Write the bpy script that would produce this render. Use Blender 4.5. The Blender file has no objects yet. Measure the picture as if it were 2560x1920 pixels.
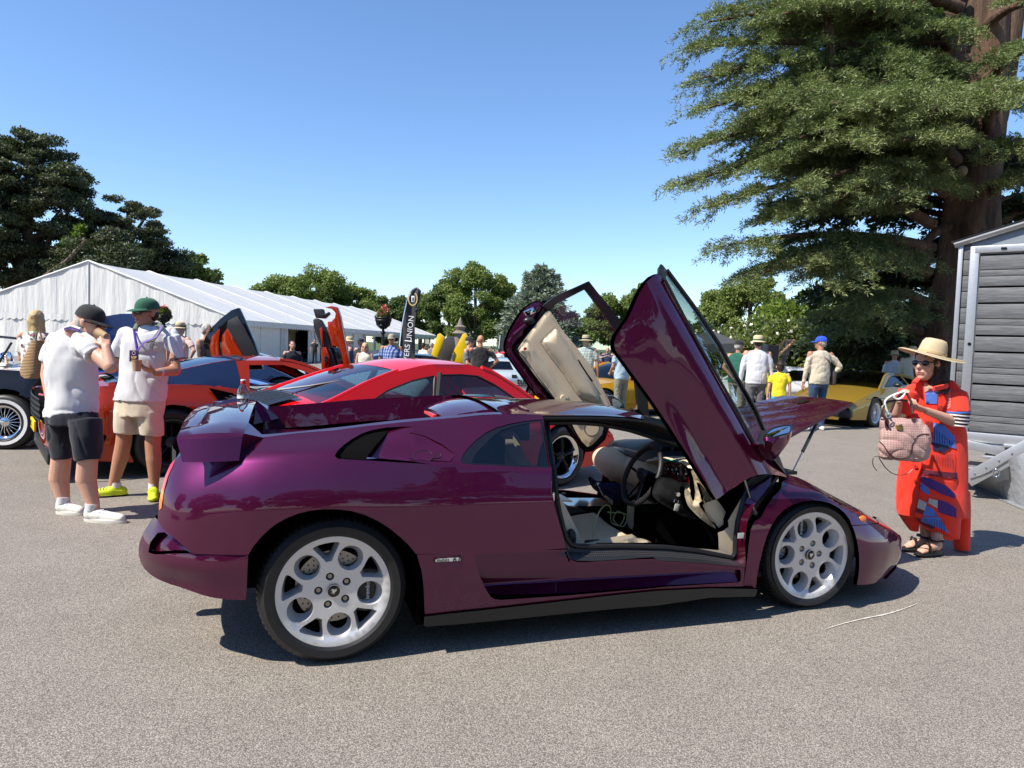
import bpy, bmesh, math, random
import numpy as np
from math import sin, cos, pi, radians, sqrt, atan2
from mathutils import Vector, Matrix, noise, geometry
C = bpy.context.scene.collection
SC = bpy.context.scene
RND = random.Random(7)
# ------------------------------------------------------------------ camera
EYE = 1.446
PITCH, ROLL, FOC = radians(3.056), radians(1.915),1800.0   # focal length in pixels of the 2560 px wide photograph
_fwd = np.array([0, cos(PITCH),-sin(PITCH)]); _up0 = np.array([0, sin(PITCH), cos(PITCH)]); _rt0 = np.array([1.0,0,0])
_rt = cos(ROLL) * _rt0 + sin(ROLL) * _up0
_up = -sin(ROLL) * _rt0 + cos(ROLL) * _up0
cam_data = bpy.data.cameras.new('camera'); cam = bpy.data.objects.new('camera', cam_data); C.objects.link(cam)
cam_data.sensor_width = 36; cam_data.lens = FOC / 2560 * 36; cam_data.clip_end = 6000; cam_data.clip_start = 0.05
m = Matrix(((_rt[0], _up[0], -_fwd[0], 0),(_rt[1], _up[1], -_fwd[1], 0),(_rt[2], _up[2], -_fwd[2], EYE),(0,0,0,1)))
cam.matrix_world = m
SC.camera = cam
# ------------------------------------------------------------------ sky, sun, exposure
SUN_DIR = Vector((-0.865,-0.50,0)).normalized() * cos(radians(51.5)) + Vector((0,0, sin(radians(51.5))))
world = bpy.data.worlds.new('World'); SC.world = world; world.use_nodes = True
nt = world.node_tree; nt.nodes.clear()
o_ = nt.nodes.new('ShaderNodeOutputWorld'); bg = nt.nodes.new('ShaderNodeBackground'); sky = nt.nodes.new('ShaderNodeTexSky')
sky.sky_type = 'NISHITA'; sky.sun_disc = False; sky.sun_elevation = radians(51.5)
sky.sun_rotation = atan2(SUN_DIR.x, SUN_DIR.y)
sky.air_density = 1.0; sky.dust_density = 0.15; sky.ozone_density = 2.2; sky.altitude = 50
bg.inputs['Strength'].default_value = 0.12
hs = nt.nodes.new('ShaderNodeHueSaturation'); hs.inputs['Saturation'].default_value = 1.05; hs.inputs['Value'].default_value = 1.0
tn = nt.nodes.new('ShaderNodeMix'); tn.data_type = 'RGBA'; tn.blend_type = 'MULTIPLY'; tn.inputs[0].default_value = 1; tn.inputs[7].default_value = (.86,.955,1.09,1)
nt.links.new(sky.outputs[0], hs.inputs['Color']); nt.links.new(hs.outputs[0], tn.inputs[6]); nt.links.new(tn.outputs[2], bg.inputs['Color']); nt.links.new(bg.outputs[0], o_.inputs['Surface'])
sl = bpy.data.lights.new('sun', 'SUN'); sl.energy = 5.0; sl.angle = radians(0.53); sl.color = (1.0,0.93,0.82)
so = bpy.data.objects.new('sun', sl); C.objects.link(so)
so.rotation_euler = (-SUN_DIR).to_track_quat('-Z', 'Y').to_euler()
SC.view_settings.view_transform = 'Standard'; SC.view_settings.look = 'None'
SC.view_settings.exposure = 0.68; SC.view_settings.gamma = 1.0; SC.view_settings.use_curve_mapping = False
SC.cycles.max_bounces = 10; SC.cycles.transparent_max_bounces = 16; SC.cycles.caustics_reflective = False; SC.cycles.caustics_refractive = False
# ------------------------------------------------------------------ measuring: from a pixel of the photograph to the place
def ray(px, py):
 return _fwd * FOC + _rt * (px - 1280) + _up * (960 - py)
def at(px, py, Y):                       # the point at distance Y
 d = ray(px, py); return Vector((d / d[1] * Y + np.array([0,0, EYE])).tolist())
def gnd(px, py, z=0.0):                  # the point on the ground
 d = ray(px, py); t = (z - EYE) / d[2]; return Vector((d * t + np.array([0,0, EYE])).tolist())
def horizon(px):
 return 864 + (px - 1280) * 0.0335
def Z(k, pts):                           # crops in which positions were measured
 ox, oy, s = {1: (300,900,.4822),2: (1000,900,.4219),3: (1350,1000,.30136),4: (1750,950,.3919),5: (1200,640,.42948),
                 6: (0,680,.434),7: (400,700,.3014),8: (600,700,.3165),9: (1750,780,.2486),10: (1240,660,.2411),
                 11: (1500,640,.3918),12: (400,980,.18083),13: (2150,800,.3920),14: (1600,0,.54237),15: (0,300,.3919),16: (1040,1360,.27125),17: (1580,1110,.13261),18: (1940,1150,.21097),19: (1080,980,.18083)}[k]
 return [(ox + p[0] * s, oy + p[1] * s) + tuple(p[2:]) for p in pts]
# ------------------------------------------------------------------ tags
def tag(o, label=None, cat=None, group=None, kind=None):
 if label: o['label'] = label
 if cat: o['category'] = cat
 if group: o['group'] = group
 if kind: o['kind'] = kind
 return o
def empty(name, loc=(0,0,0), rz=0.0, label=None, cat=None, group=None):
 o = bpy.data.objects.new(name, None); C.objects.link(o); o.location = loc; o.rotation_euler = (0,0, rz)
 o.empty_display_size = .2
 return tag(o, label, cat, group)
# ------------------------------------------------------------------ materials
MATS = {}
class NB:
 def __init__(s, name):
  s.m = bpy.data.materials.new(name); s.m.use_nodes = True; s.t = s.m.node_tree; s.t.nodes.clear()
  s.out = s.n('OutputMaterial')
 def n(s, kind, **kw):
  nd = s.t.nodes.new('ShaderNode' + kind)
  for k, v in kw.items(): setattr(nd, k, v)
  return nd
 def l(s, a, b): s.t.links.new(a, b)
 def coord(s, which='Object', scale=(1,1,1)):
  tc = s.n('TexCoord'); mp = s.n('Mapping'); mp.inputs['Scale'].default_value = scale
  s.l(tc.outputs[which], mp.inputs['Vector']); return mp.outputs[0]
 def noise(s, vec, scale, detail=3, rough=.55):
  nd = s.n('TexNoise'); nd.inputs['Scale'].default_value = scale; nd.inputs['Detail'].default_value = detail; nd.inputs['Roughness'].default_value = rough
  s.l(vec, nd.inputs['Vector']); return nd.outputs['Fac']
 def ramp(s, fac, stops, interp='LINEAR'):
  nd = s.n('ValToRGB'); nd.color_ramp.interpolation = interp
  cr = nd.color_ramp.elements
  while len(cr) < len(stops): cr.new(0.5)
  for e, (p, c) in zip(cr, stops):
   e.position = p; e.color = (c, c, c, 1) if not hasattr(c, '__len__') else tuple(c) + ((1,) if len(c) == 3 else ())
  s.l(fac, nd.inputs[0]); return nd.outputs[0]
 def mix(s, fac, a, b, mode='MIX'):
  nd = s.n('Mix', data_type='RGBA', blend_type=mode)
  for i, v in ((0, fac),(6, a),(7, b)):
   if hasattr(v, 'links') or hasattr(v, 'is_linked'): s.l(v, nd.inputs[i])
   else: nd.inputs[i].default_value = v if i == 0 else tuple(v) + ((1,) if len(v) == 3 else ())
  return nd.outputs[2]
 def bsdf(s, color=None, rough=.5, metal=0, coat=0, coatr=.03, spec=.5, bump=None, bstr=.3, bdist=.01, trans=0, ior=1.45, sub=0, sheen=0, emis=None, estr=0, alpha=None):
  b = s.n('BsdfPrincipled')
  def put(k, v):
   if v is None: return
   if hasattr(v, 'is_linked'): s.l(v, b.inputs[k])
   else: b.inputs[k].default_value = (tuple(v) + (1,)) if hasattr(v, '__len__') and len(v) == 3 else v
  put('Base Color', color); put('Roughness', rough); put('Metallic', metal); put('Coat Weight', coat); put('Coat Roughness', coatr)
  put('Specular IOR Level', spec); put('Transmission Weight', trans); put('IOR', ior); put('Sheen Weight', sheen); put('Alpha', alpha)
  if sub: put('Subsurface Weight', sub); b.inputs['Subsurface Radius'].default_value = (.02,.008,.004); b.inputs['Subsurface Scale'].default_value = .5
  if emis: put('Emission Color', emis); put('Emission Strength', estr)
  if bump is not None:
   bp = s.n('Bump'); bp.inputs['Strength'].default_value = bstr; bp.inputs['Distance'].default_value = bdist
   s.l(bump, bp.inputs['Height']); s.l(bp.outputs[0], b.inputs['Normal'])
  return b
 def done(s, b):
  s.l(b.outputs[0] if hasattr(b, 'outputs') else b, s.out.inputs['Surface']); MATS[s.m.name] = s.m; return s.m
def plain(name, col, rough=.5, metal=0, coat=0, var=0.12, vs=30, bstr=0.0, bscale=200, bdist=.002, **kw):
 b = NB(name); v = b.coord('Object')
 c = col
 if var > 0:
  f = b.noise(v, vs, 4)
  c = b.mix(f, tuple(x * (1 - var) for x in col), tuple(min(1, x * (1 + var)) for x in col))
 bump = b.noise(v, bscale, 3) if bstr > 0 else None
 return b.done(b.bsdf(c, rough, metal, coat, bump=bump, bstr=bstr, bdist=bdist, **kw))
def car_paint(name, base, flake, mixf=.45, frough=.38):
 b = NB(name); v = b.coord('Object')
 n = b.noise(v, 1400,1); n2 = b.noise(v, 2.2,2)
 base2 = b.mix(n2, tuple(x * .92 for x in base), tuple(x * 1.08 for x in base))
 fl = b.mix(b.ramp(n, [(.4,0.0),(.62,1.0)]), tuple(x * .75 for x in flake), tuple(min(1, x * 1.3) for x in flake))
 orange = b.noise(v, 260,2)
 p1 = b.bsdf(base2,.5,0, spec=0, coat=1, coatr=.015, bump=orange, bstr=.012, bdist=.0006)
 p2 = b.bsdf(fl, frough, 1, coat=1, coatr=.015, bump=orange, bstr=.012, bdist=.0006)
 mx = b.n('MixShader'); mx.inputs[0].default_value = mixf
 b.l(p1.outputs[0], mx.inputs[1]); b.l(p2.outputs[0], mx.inputs[2])
 return b.done(mx)
def glass(name, tint=(.75,.85,.82), rough=0.0, mul=1.25):
 # thin sheet glass: clear transmission with a mirror reflection that follows Fresnel
 b = NB(name)
 tr = b.n('BsdfTransparent'); tr.inputs[0].default_value = tuple(tint) + (1,)
 gl = b.n('BsdfGlossy'); gl.inputs['Roughness'].default_value = rough; gl.inputs[0].default_value = (1,1,1,1)
 fr = b.n('Fresnel'); fr.inputs[0].default_value = 1.52
 mt = b.n('Math', operation='MULTIPLY'); mt.inputs[1].default_value = mul; mt.use_clamp = True; b.l(fr.outputs[0], mt.inputs[0])
 mx = b.n('MixShader'); b.l(mt.outputs[0], mx.inputs[0]); b.l(tr.outputs[0], mx.inputs[1]); b.l(gl.outputs[0], mx.inputs[2])
 return b.done(mx)
# ------------------------------------------------------------------ mesh helpers
def obj_from(name, verts, faces, mat, parent=None, smooth=True, normals=None, mats=None, midx=None):
 me = bpy.data.meshes.new(name); me.from_pydata([tuple(v) for v in verts], [], faces)
 if mats:
  for q in mats: me.materials.append(q)
 elif mat is not None: me.materials.append(mat)
 if midx is not None: me.polygons.foreach_set('material_index', midx)
 if smooth: me.polygons.foreach_set('use_smooth', [True] * len(me.polygons))
 me.validate(); me.update()
 if normals is not None:
  me.normals_split_custom_set_from_vertices([tuple(n) for n in normals])
 o = bpy.data.objects.new(name, me); C.objects.link(o)
 if parent is not None: o.parent = parent
 return o
def auto_smooth(o, ang=35):
 me = o.data; bm = bmesh.new(); bm.from_mesh(me)
 for e in bm.edges:
  if len(e.link_faces) == 2 and e.calc_face_angle(0) > radians(ang): e.smooth = False
 for f in bm.faces: f.smooth = True
 bm.to_mesh(me); bm.free(); return o
class MB:
 """collects shapes and links them as one mesh object"""
 def __init__(s): s.v = []; s.f = []; s.mi = []; s.cur = 0
 def add(s, vs, fs):
  b = len(s.v); s.v += [tuple(v) for v in vs]; s.f += [tuple(i + b for i in f) for f in fs]; s.mi += [s.cur] * len(fs); return s
 def box(s, c, size, rot=None):
  hx, hy, hz = size[0] / 2, size[1] / 2, size[2] / 2
  R = rot.to_matrix() if rot is not None and hasattr(rot, 'to_matrix') else (rot or Matrix.Identity(3))
  vs = [Vector(c) + R @ Vector((x * hx, y * hy, z * hz)) for x in (-1,1) for y in (-1,1) for z in (-1,1)]
  return s.add(vs, [(0,1,3,2),(4,6,7,5),(0,4,5,1),(2,3,7,6),(0,2,6,4),(1,5,7,3)])
 def tube(s, pts, r, n=8, caps=True, flat=1.0):
  pts = [Vector(p) for p in pts]; rs = r if hasattr(r, '__len__') else [r] * len(pts)
  prev = None; rings = []
  for i, p in enumerate(pts):
   t = (pts[min(i + 1, len(pts) - 1)] - pts[max(i - 1,0)])
   if t.length < 1e-9: t = Vector((0,0,1))
   t.normalize()
   if prev is None:
    a = Vector((0,0,1)) if abs(t.z) < .9 else Vector((1,0,0)); u = t.cross(a).normalized()
   else:
    u = (prev - t * prev.dot(t)).normalized()
   prev = u; w = t.cross(u)
   rings.append([p + u * (rs[i] * cos(2 * pi * k / n)) + w * (rs[i] * flat * sin(2 * pi * k / n)) for k in range(n)])
  vs = [v for R in rings for v in R]; fs = []
  for i in range(len(rings) - 1):
   for k in range(n):
    a = i * n + k; b = i * n + (k + 1) % n; fs.append((a, b, b + n, a + n))
  if caps: fs.append(tuple(range(n))[::-1]); fs.append(tuple(range(len(vs) - n, len(vs))))
  return s.add(vs, fs)
 def cyl(s, p0, p1, r0, r1=None, n=16, caps=True): return s.tube([p0, p1], [r0, r1 if r1 is not None else r0], n, caps)
 def ball(s, c, r, n=12, m=8, rot=None):
  r = (r, r, r) if not hasattr(r, '__len__') else r; vs = []; fs = []
  R = rot.to_matrix() if rot is not None and hasattr(rot, 'to_matrix') else (rot or Matrix.Identity(3))
  for j in range(m + 1):
   th = pi * j / m
   for k in range(n):
    ph = 2 * pi * k / n; vs.append(Vector(c) + R @ Vector((r[0] * sin(th) * cos(ph), r[1] * sin(th) * sin(ph), r[2] * cos(th))))
  for j in range(m):
   for k in range(n):
    a = j * n + k; b = j * n + (k + 1) % n
    if j == 0: fs.append((a, a + n, b + n))
    elif j == m - 1: fs.append((a, a + n, b))
    else: fs.append((a, a + n, b + n, b))
  return s.add(vs, fs)
 def lathe(s, prof, c=(0,0,0), axis='Z', n=32, close=False, M=None):
  vs = []; fs = []; c = Vector(c)
  for (r, h) in prof:
   for k in range(n):
    a = 2 * pi * k / n; x, y = r * cos(a), r * sin(a)
    p = Vector((x, y, h)) if axis == 'Z' else (Vector((x, h, y)) if axis == 'Y' else Vector((h, x, y)))
    vs.append((M @ p if M else p) + c)
  for i in range(len(prof) - 1):
   for k in range(n):
    a = i * n + k; b = i * n + (k + 1) % n; fs.append((a, b, b + n, a + n))
  return s.add(vs, fs)
 def prism(s, poly, d, origin=(0,0,0), ux=(1,0,0), uy=(0,0,1), un=(0,1,0)):
  """polygon in the plane ux,uy pushed d along un"""
  o, ux, uy, un = Vector(origin), Vector(ux), Vector(uy), Vector(un); n = len(poly)
  vs = [o + ux * p[0] + uy * p[1] for p in poly] + [o + ux * p[0] + uy * p[1] + un * d for p in poly]
  tri = geometry.tessellate_polygon([[Vector((p[0], p[1], 0)) for p in poly]])
  fs = [tuple(t) for t in tri] + [tuple(i + n for i in t[::-1]) for t in tri] + [(i, i + n, (i + 1) % n + n, (i + 1) % n) for i in range(n)]
  return s.add(vs, fs)
 def strip(s, A, B):
  n = len(A); return s.add(list(A) + list(B), [(i, i + 1, i + 1 + n, i + n) for i in range(n - 1)])
 def grid(s, rows, wrap=False):
  nr, nc = len(rows), len(rows[0]); vs = [p for r in rows for p in r]; fs = []
  for i in range(nr - 1):
   for k in range(nc if wrap else nc - 1):
    a = i * nc + k; b = i * nc + (k + 1) % nc; fs.append((a, b, b + nc, a + nc))
  return s.add(vs, fs)
 def build(s, name, mat, parent=None, smooth=True, sharp=35, mats=None, bevel=0, **kw):
  me = bpy.data.meshes.new(name); me.from_pydata(s.v, [], s.f)
  for q in (mats or [mat]): me.materials.append(q)
  if mats: me.polygons.foreach_set('material_index', s.mi)
  bm = bmesh.new(); bm.from_mesh(me)
  bmesh.ops.remove_doubles(bm, verts=bm.verts, dist=1e-5)
  bmesh.ops.recalc_face_normals(bm, faces=bm.faces)
  if bevel: bmesh.ops.bevel(bm, geom=[e for e in bm.edges if len(e.link_faces) == 2 and e.calc_face_angle(0) > radians(40)], offset=bevel, segments=2, affect='EDGES', profile=.5)
  if smooth:
   for e in bm.edges: e.smooth = not (len(e.link_faces) == 2 and e.calc_face_angle(0) > radians(sharp))
   for f in bm.faces: f.smooth = True
  bm.to_mesh(me); bm.free()
  o = bpy.data.objects.new(name, me); C.objects.link(o)
  if parent is not None: o.parent = parent
  return tag(o, **kw) if kw else o
def crom(pts, n=6, closed=False):
 """smooth curve through the points"""
 P = [np.array(p, float) for p in pts]; out = []
 N = len(P); seg = N if closed else N - 1
 for i in range(seg):
  p0 = P[(i - 1) % N] if closed or i > 0 else 2 * P[0] - P[1]; p1 = P[i]; p2 = P[(i + 1) % N]
  p3 = P[(i + 2) % N] if closed or i + 2 < N else 2 * P[-1] - P[-2]
  for k in range(n):
   t = k / n; out.append(.5 * ((2 * p1) + (p2 - p0) * t + (2 * p0 - 5 * p1 + 4 * p2 - p3) * t * t + (3 * p1 - p0 - 3 * p2 + p3) * t ** 3))
 if not closed: out.append(P[-1])
 return out
def pchip(xs, ys):
 xs = np.array(xs, float); ys = np.array(ys, float); h = np.diff(xs); d = np.diff(ys) / h; m_ = np.zeros(len(xs))
 for i in range(1, len(xs) - 1):
  if d[i - 1] * d[i] > 0:
   w1 = 2 * h[i] + h[i - 1]; w2 = h[i] + 2 * h[i - 1]; m_[i] = (w1 + w2) / (w1 / d[i - 1] + w2 / d[i])
 m_[0] = d[0]; m_[-1] = d[-1]
 def f(x):
  x = np.asarray(x, float); xc = np.clip(x, xs[0], xs[-1]); i = np.clip(np.searchsorted(xs, xc) - 1,0, len(xs) - 2)
  t = (xc - xs[i]) / h[i]
  return ((1 + 2 * t) * (1 - t) ** 2 * ys[i] + t * (1 - t) ** 2 * h[i] * m_[i] + t * t * (3 - 2 * t) * ys[i + 1] + t * t * (t - 1) * h[i] * m_[i + 1]
    + np.where(x > xs[-1], (x - xs[-1]) * m_[-1], 0) + np.where(x < xs[0], (x - xs[0]) * m_[0], 0))
 return f
class Surf:
 """side surface of a car: v(x,z), half width as a smooth function through rows of (x, z, v); kinks = {row: weight(x)} where the row is a crease"""
 def __init__(s, rows, kinks=None):
  s.z = [pchip([p[0] for p in r], [p[1] for p in r]) for r in rows]
  s.v = [pchip([p[0] for p in r], [p[2] for p in r]) for r in rows]
  s.kinks = kinks or {}
 def __call__(s, x, z):
  x = np.atleast_1d(np.asarray(x, float)); z = np.atleast_1d(np.asarray(z, float)); K = len(s.z)
  Zk = np.array([f(x) for f in s.z]); Vk = np.array([f(x) for f in s.v])
  h = np.maximum(np.diff(Zk, axis=0),1e-4); d = np.diff(Vk, axis=0) / h
  mL = np.zeros_like(Vk); mR = np.zeros_like(Vk)
  mR[0] = d[0]; mL[0] = d[0]; mL[-1] = d[-1]; mR[-1] = d[-1]
  for i in range(1, K - 1):
   w1 = 2 * h[i] + h[i - 1]; w2 = h[i] + 2 * h[i - 1]; ok = d[i - 1] * d[i] > 1e-12
   mm = np.where(ok, (w1 + w2) / (w1 / np.where(ok, d[i - 1], 1) + w2 / np.where(ok, d[i], 1)),0)
   # keep gentle curves smooth where the slope changes sign
   w = s.kinks.get(i, lambda q: 0 * q)(x) if i in s.kinks else 0.0
   mL[i] = mm * (1 - w) + d[i - 1] * w; mR[i] = mm * (1 - w) + d[i] * w
  j = np.clip((z[None, :] >= Zk[1:-1]).sum(0) if K > 2 else np.zeros(len(z), int),0, K - 2)
  idx = np.arange(len(x)); z0 = Zk[j, idx]; hh = h[j, idx]; t = (z - z0) / hh; tc = np.clip(t, 0,1)
  v0 = Vk[j, idx]; v1 = Vk[j + 1, idx]; m0 = mR[j, idx]; m1 = mL[j + 1, idx]
  r = (1 + 2 * tc) * (1 - tc) ** 2 * v0 + tc * (1 - tc) ** 2 * hh * m0 + tc * tc * (3 - 2 * tc) * v1 + tc * tc * (tc - 1) * hh * m1
  return r + np.where(t > 1,(t - 1) * hh * m1,0) + np.where(t < 0, t * hh * m0,0)
class Frame:
 """a car's own frame: x forward, v towards the near side (local y = -v*side), z up"""
 def __init__(s, X, Y, yaw):
  s.R0 = np.array([X, Y, 0.0]); s.F = np.array([cos(yaw), sin(yaw),0]); s.N = np.array([sin(yaw),-cos(yaw),0]); s.loc = (X, Y, 0); s.yaw = yaw
 def inv(s, px, py, v):
  d = ray(px, py); o = np.array([0,0, EYE]) - s.R0; t = (v - o @ s.N) / (d @ s.N); P = o + d * t
  return float(P @ s.F), float(P[2])
 def on(s, p, surf, sgn=1):             # pixel (and optional fixed v) to (x, z)
  if len(p) > 2: return s.inv(*p)
  v = .95 * sgn
  for _ in range(12):
   x, z = s.inv(p[0], p[1], v); v = .5 * v + .5 * sgn * float(np.ravel(surf(x, z) if callable(surf) else surf)[0])
  return x, z
 def loc3(s, px, py, v):
  x, z = s.inv(px, py, v); return Vector((x, -v, z))
def inside(P, poly):
 x, y = P[:, 0], P[:, 1]; r = np.zeros(len(P), bool); n = len(poly); j = n - 1
 for i in range(n):
  xi, yi = poly[i]; xj, yj = poly[j]
  c = ((yi > y) != (yj > y)) & (x < (xj - xi) * (y - yi) / ((yj - yi) if abs(yj - yi) > 1e-12 else 1e-12) + xi)
  r ^= c; j = i
 return r
def densify(poly, h, closed=True):
 out = []; n = len(poly)
 for i in range(n if closed else n - 1):
  a = np.array(poly[i], float); b = np.array(poly[(i + 1) % n], float); k = max(1, int(np.ceil(np.linalg.norm(b - a) / h)))
  out += [tuple(a + (b - a) * t / k) for t in range(k)]
 if not closed: out.append(tuple(poly[-1]))
 return out
def cdt(outer, holes, h):
 outer = densify(outer, h); holes = [densify(q, h) for q in holes]
 P = np.array(outer); lo, hi = P.min(0), P.max(0)
 gx, gy = np.meshgrid(np.arange(lo[0] + h / 2, hi[0], h), np.arange(lo[1] + h / 2, hi[1], h * .87)); gx[::2] += h / 2
 G = np.stack([gx.ravel(), gy.ravel()], 1); G = G[inside(G, outer)]
 B = np.array(outer + [p for q in holes for p in q])
 for q in holes: G = G[~inside(G, q)]
 if len(G):
  dm = np.array([np.min(np.hypot(B[:, 0] - g[0], B[:, 1] - g[1])) for g in G]); G = G[dm > .55 * h]
 vs = [Vector((float(p[0]), float(p[1]))) for p in outer]; es = [(i, (i + 1) % len(outer)) for i in range(len(outer))]
 for q in holes:
  b = len(vs); vs += [Vector((float(p[0]), float(p[1]))) for p in q]; es += [(b + i, b + (i + 1) % len(q)) for i in range(len(q))]
 vs += [Vector((float(p[0]), float(p[1]))) for p in G]
 r = geometry.delaunay_2d_cdt(vs, es, [], 0,1e-5)
 V = np.array([(p.x, p.y) for p in r[0]]); T = np.array(r[2])
 cen = V[T].mean(1); k = inside(cen, outer)
 for q in holes: k &= ~inside(cen, q)
 a = V[T[:, 1]] - V[T[:, 0]]; b = V[T[:, 2]] - V[T[:, 0]]; k &= np.abs(a[:, 0] * b[:, 1] - a[:, 1] * b[:, 0]) > 1e-8
 return V, T[k], outer, holes
def side_panel(name, outer, surf, mat, parent, holes=(), h=.035, side=-1, rim=.012, off=0.0, both=False, mats=None, flip=False):
 """sheet metal following v = surf(x,z); outline given in (x,z); rim = returned edge depth"""
 if both:
  a = side_panel(name, outer, surf, mat, parent, holes, h, -1, rim, off); b = side_panel(name, outer, surf, mat, parent, holes, h, 1, rim, off)
  return a, b
 V, T, O, H = cdt(outer, list(holes), h)
 S = (lambda x, z: surf(x, z) + off) if callable(surf) else (lambda x, z: np.ones(len(np.atleast_1d(x))) * surf + off)
 v = S(V[:, 0], V[:, 1]); e = 2e-3
 gx = (S(V[:, 0] + e, V[:, 1]) - S(V[:, 0] - e, V[:, 1])) / (2 * e); gz = (S(V[:, 0], V[:, 1] + e) - S(V[:, 0], V[:, 1] - e)) / (2 * e)
 N_ = np.stack([-gx, side * np.ones(len(v)),-gz], 1); N_ /= np.linalg.norm(N_, axis=1)[:, None]
 P = np.stack([V[:, 0], side * v, V[:, 1]], 1)
 A = V[T]; cr = (A[:, 1,0] - A[:, 0,0]) * (A[:, 2,1] - A[:, 0,1]) - (A[:, 1,1] - A[:, 0,1]) * (A[:, 2,0] - A[:, 0,0])
 T = T.copy(); fl = (cr > 0) == (side > 0); T[fl] = T[fl][:, ::-1]
 verts = [tuple(p) for p in P]; norms = [tuple(n) for n in N_]; faces = [tuple(int(i) for i in t) for t in T]
 if rim:
  for loop in [O] + H:
   L = np.array(loop); vv = S(L[:, 0], L[:, 1]); n = len(L)
   for i in range(n):
    j = (i + 1) % n
    a = (L[i, 0], side * vv[i], L[i, 1]); b = (L[j, 0], side * vv[j], L[j, 1])
    c = (b[0], b[1] - side * rim, b[2]); d = (a[0], a[1] - side * rim, a[2])
    base = len(verts); verts += [a, b, c, d]; t = np.array([L[j, 0] - L[i, 0], 0, L[j, 1] - L[i, 1]]); nn = np.array([t[2], 0,-t[0]]); nn /= (np.linalg.norm(nn) + 1e-9)
    norms += [tuple(nn)] * 4; faces.append((base, base + 1, base + 2, base + 3))
 return obj_from(name, verts, faces, mat, parent, True, norms)
def top_panel(name, outer, zf, mat, parent, holes=(), h=.05, rim=.0, thick=0.0):
 """sheet z = zf(x, y); outline in (x, y)"""
 V, T, O, H = cdt(outer, list(holes), h); e = 2e-3
 z = zf(V[:, 0], V[:, 1]); gx = (zf(V[:, 0] + e, V[:, 1]) - zf(V[:, 0] - e, V[:, 1])) / (2 * e); gy = (zf(V[:, 0], V[:, 1] + e) - zf(V[:, 0], V[:, 1] - e)) / (2 * e)
 N_ = np.stack([-gx, -gy, np.ones(len(z))], 1); N_ /= np.linalg.norm(N_, axis=1)[:, None]
 A = V[T]; cr = (A[:, 1,0] - A[:, 0,0]) * (A[:, 2,1] - A[:, 0,1]) - (A[:, 1,1] - A[:, 0,1]) * (A[:, 2,0] - A[:, 0,0]); T = T.copy(); T[cr < 0] = T[cr < 0][:, ::-1]
 verts = [(V[i, 0], V[i, 1], z[i]) for i in range(len(V))]; norms = [tuple(n) for n in N_]; faces = [tuple(int(i) for i in t) for t in T]
 if rim:
  for L in [O] + H:
   L = np.array(L); zz = zf(L[:, 0], L[:, 1]); n = len(L)
   for i in range(n):
    j = (i + 1) % n; b0 = len(verts)
    verts += [(L[i, 0], L[i, 1], zz[i]),(L[j, 0], L[j, 1], zz[j]),(L[j, 0], L[j, 1], zz[j] - rim),(L[i, 0], L[i, 1], zz[i] - rim)]
    t = L[j] - L[i]; nn = np.array([t[1], -t[0], 0]); nn = nn / (np.linalg.norm(nn) + 1e-9); norms += [tuple(nn)] * 4; faces.append((b0, b0 + 1, b0 + 2, b0 + 3))
 return obj_from(name, verts, faces, mat, parent, True, norms)
def pillow(poly, v0, a, s_, sgn=1):
 """a padded surface: v0 at the outline, a thicker inside"""
 P = np.array(densify(poly, .02)); Q = np.roll(P, -1,0)
 def f(x, z):
  x, z = np.broadcast_arrays(np.atleast_1d(x), np.atleast_1d(z)); out = np.empty(len(x))
  for i in range(len(x)):
   d = Q - P; w = np.array([x[i], z[i]]) - P; t = np.clip((w * d).sum(1) / ((d * d).sum(1) + 1e-12),0,1)
   dd = np.sort(np.hypot(*(w - d * t[:, None]).T))[0]; out[i] = dd
  return v0 + sgn * a * (1 - np.exp(-out / s_))
 return f
def text_mesh(name, txt, size, mat, parent=None, M=None, extrude=.001, align='CENTER', shear=0, sx=1.0, bold=0.0, spacing=1.0):
 cu = bpy.data.curves.new(name, 'FONT'); cu.body = txt; cu.size = size; cu.extrude = extrude; cu.align_x = align; cu.align_y = 'CENTER'; cu.shear = shear; cu.offset = bold; cu.space_character = spacing
 t = bpy.data.objects.new(name + '_curve', cu); C.objects.link(t)
 dg = bpy.context.evaluated_depsgraph_get(); me = bpy.data.meshes.new_from_object(t.evaluated_get(dg)); bpy.data.objects.remove(t); bpy.data.curves.remove(cu)
 me.transform(Matrix.Diagonal((sx, 1,1,1)));
 if M is not None: me.transform(M)
 me.materials.clear(); me.materials.append(mat); me.name = name
 o = bpy.data.objects.new(name, me); C.objects.link(o)
 if parent is not None: o.parent = parent
 return o
def basis(o, ux, uy):
 """matrix that lays x,y of a flat thing along ux, uy at o"""
 ux = Vector(ux).normalized(); uy = Vector(uy); un = ux.cross(uy).normalized(); uy = un.cross(ux)
 return Matrix(((ux.x, uy.x, un.x, o[0]),(ux.y, uy.y, un.y, o[1]),(ux.z, uy.z, un.z, o[2]),(0,0,0,1)))
def resample(pts, n):
 P = np.array([list(p) for p in pts], float); L = np.r_[0, np.cumsum(np.linalg.norm(np.diff(P, axis=0), axis=1))]; t = np.linspace(0, L[-1], n)
 return [Vector([float(np.interp(u, L, P[:, k])) for k in range(P.shape[1])]) for u in t]
def copy_tree(o, parent=None):
 c = o.copy(); C.objects.link(c); c.parent = parent
 for ch in list(o.children): copy_tree(ch, c)
 return c
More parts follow.
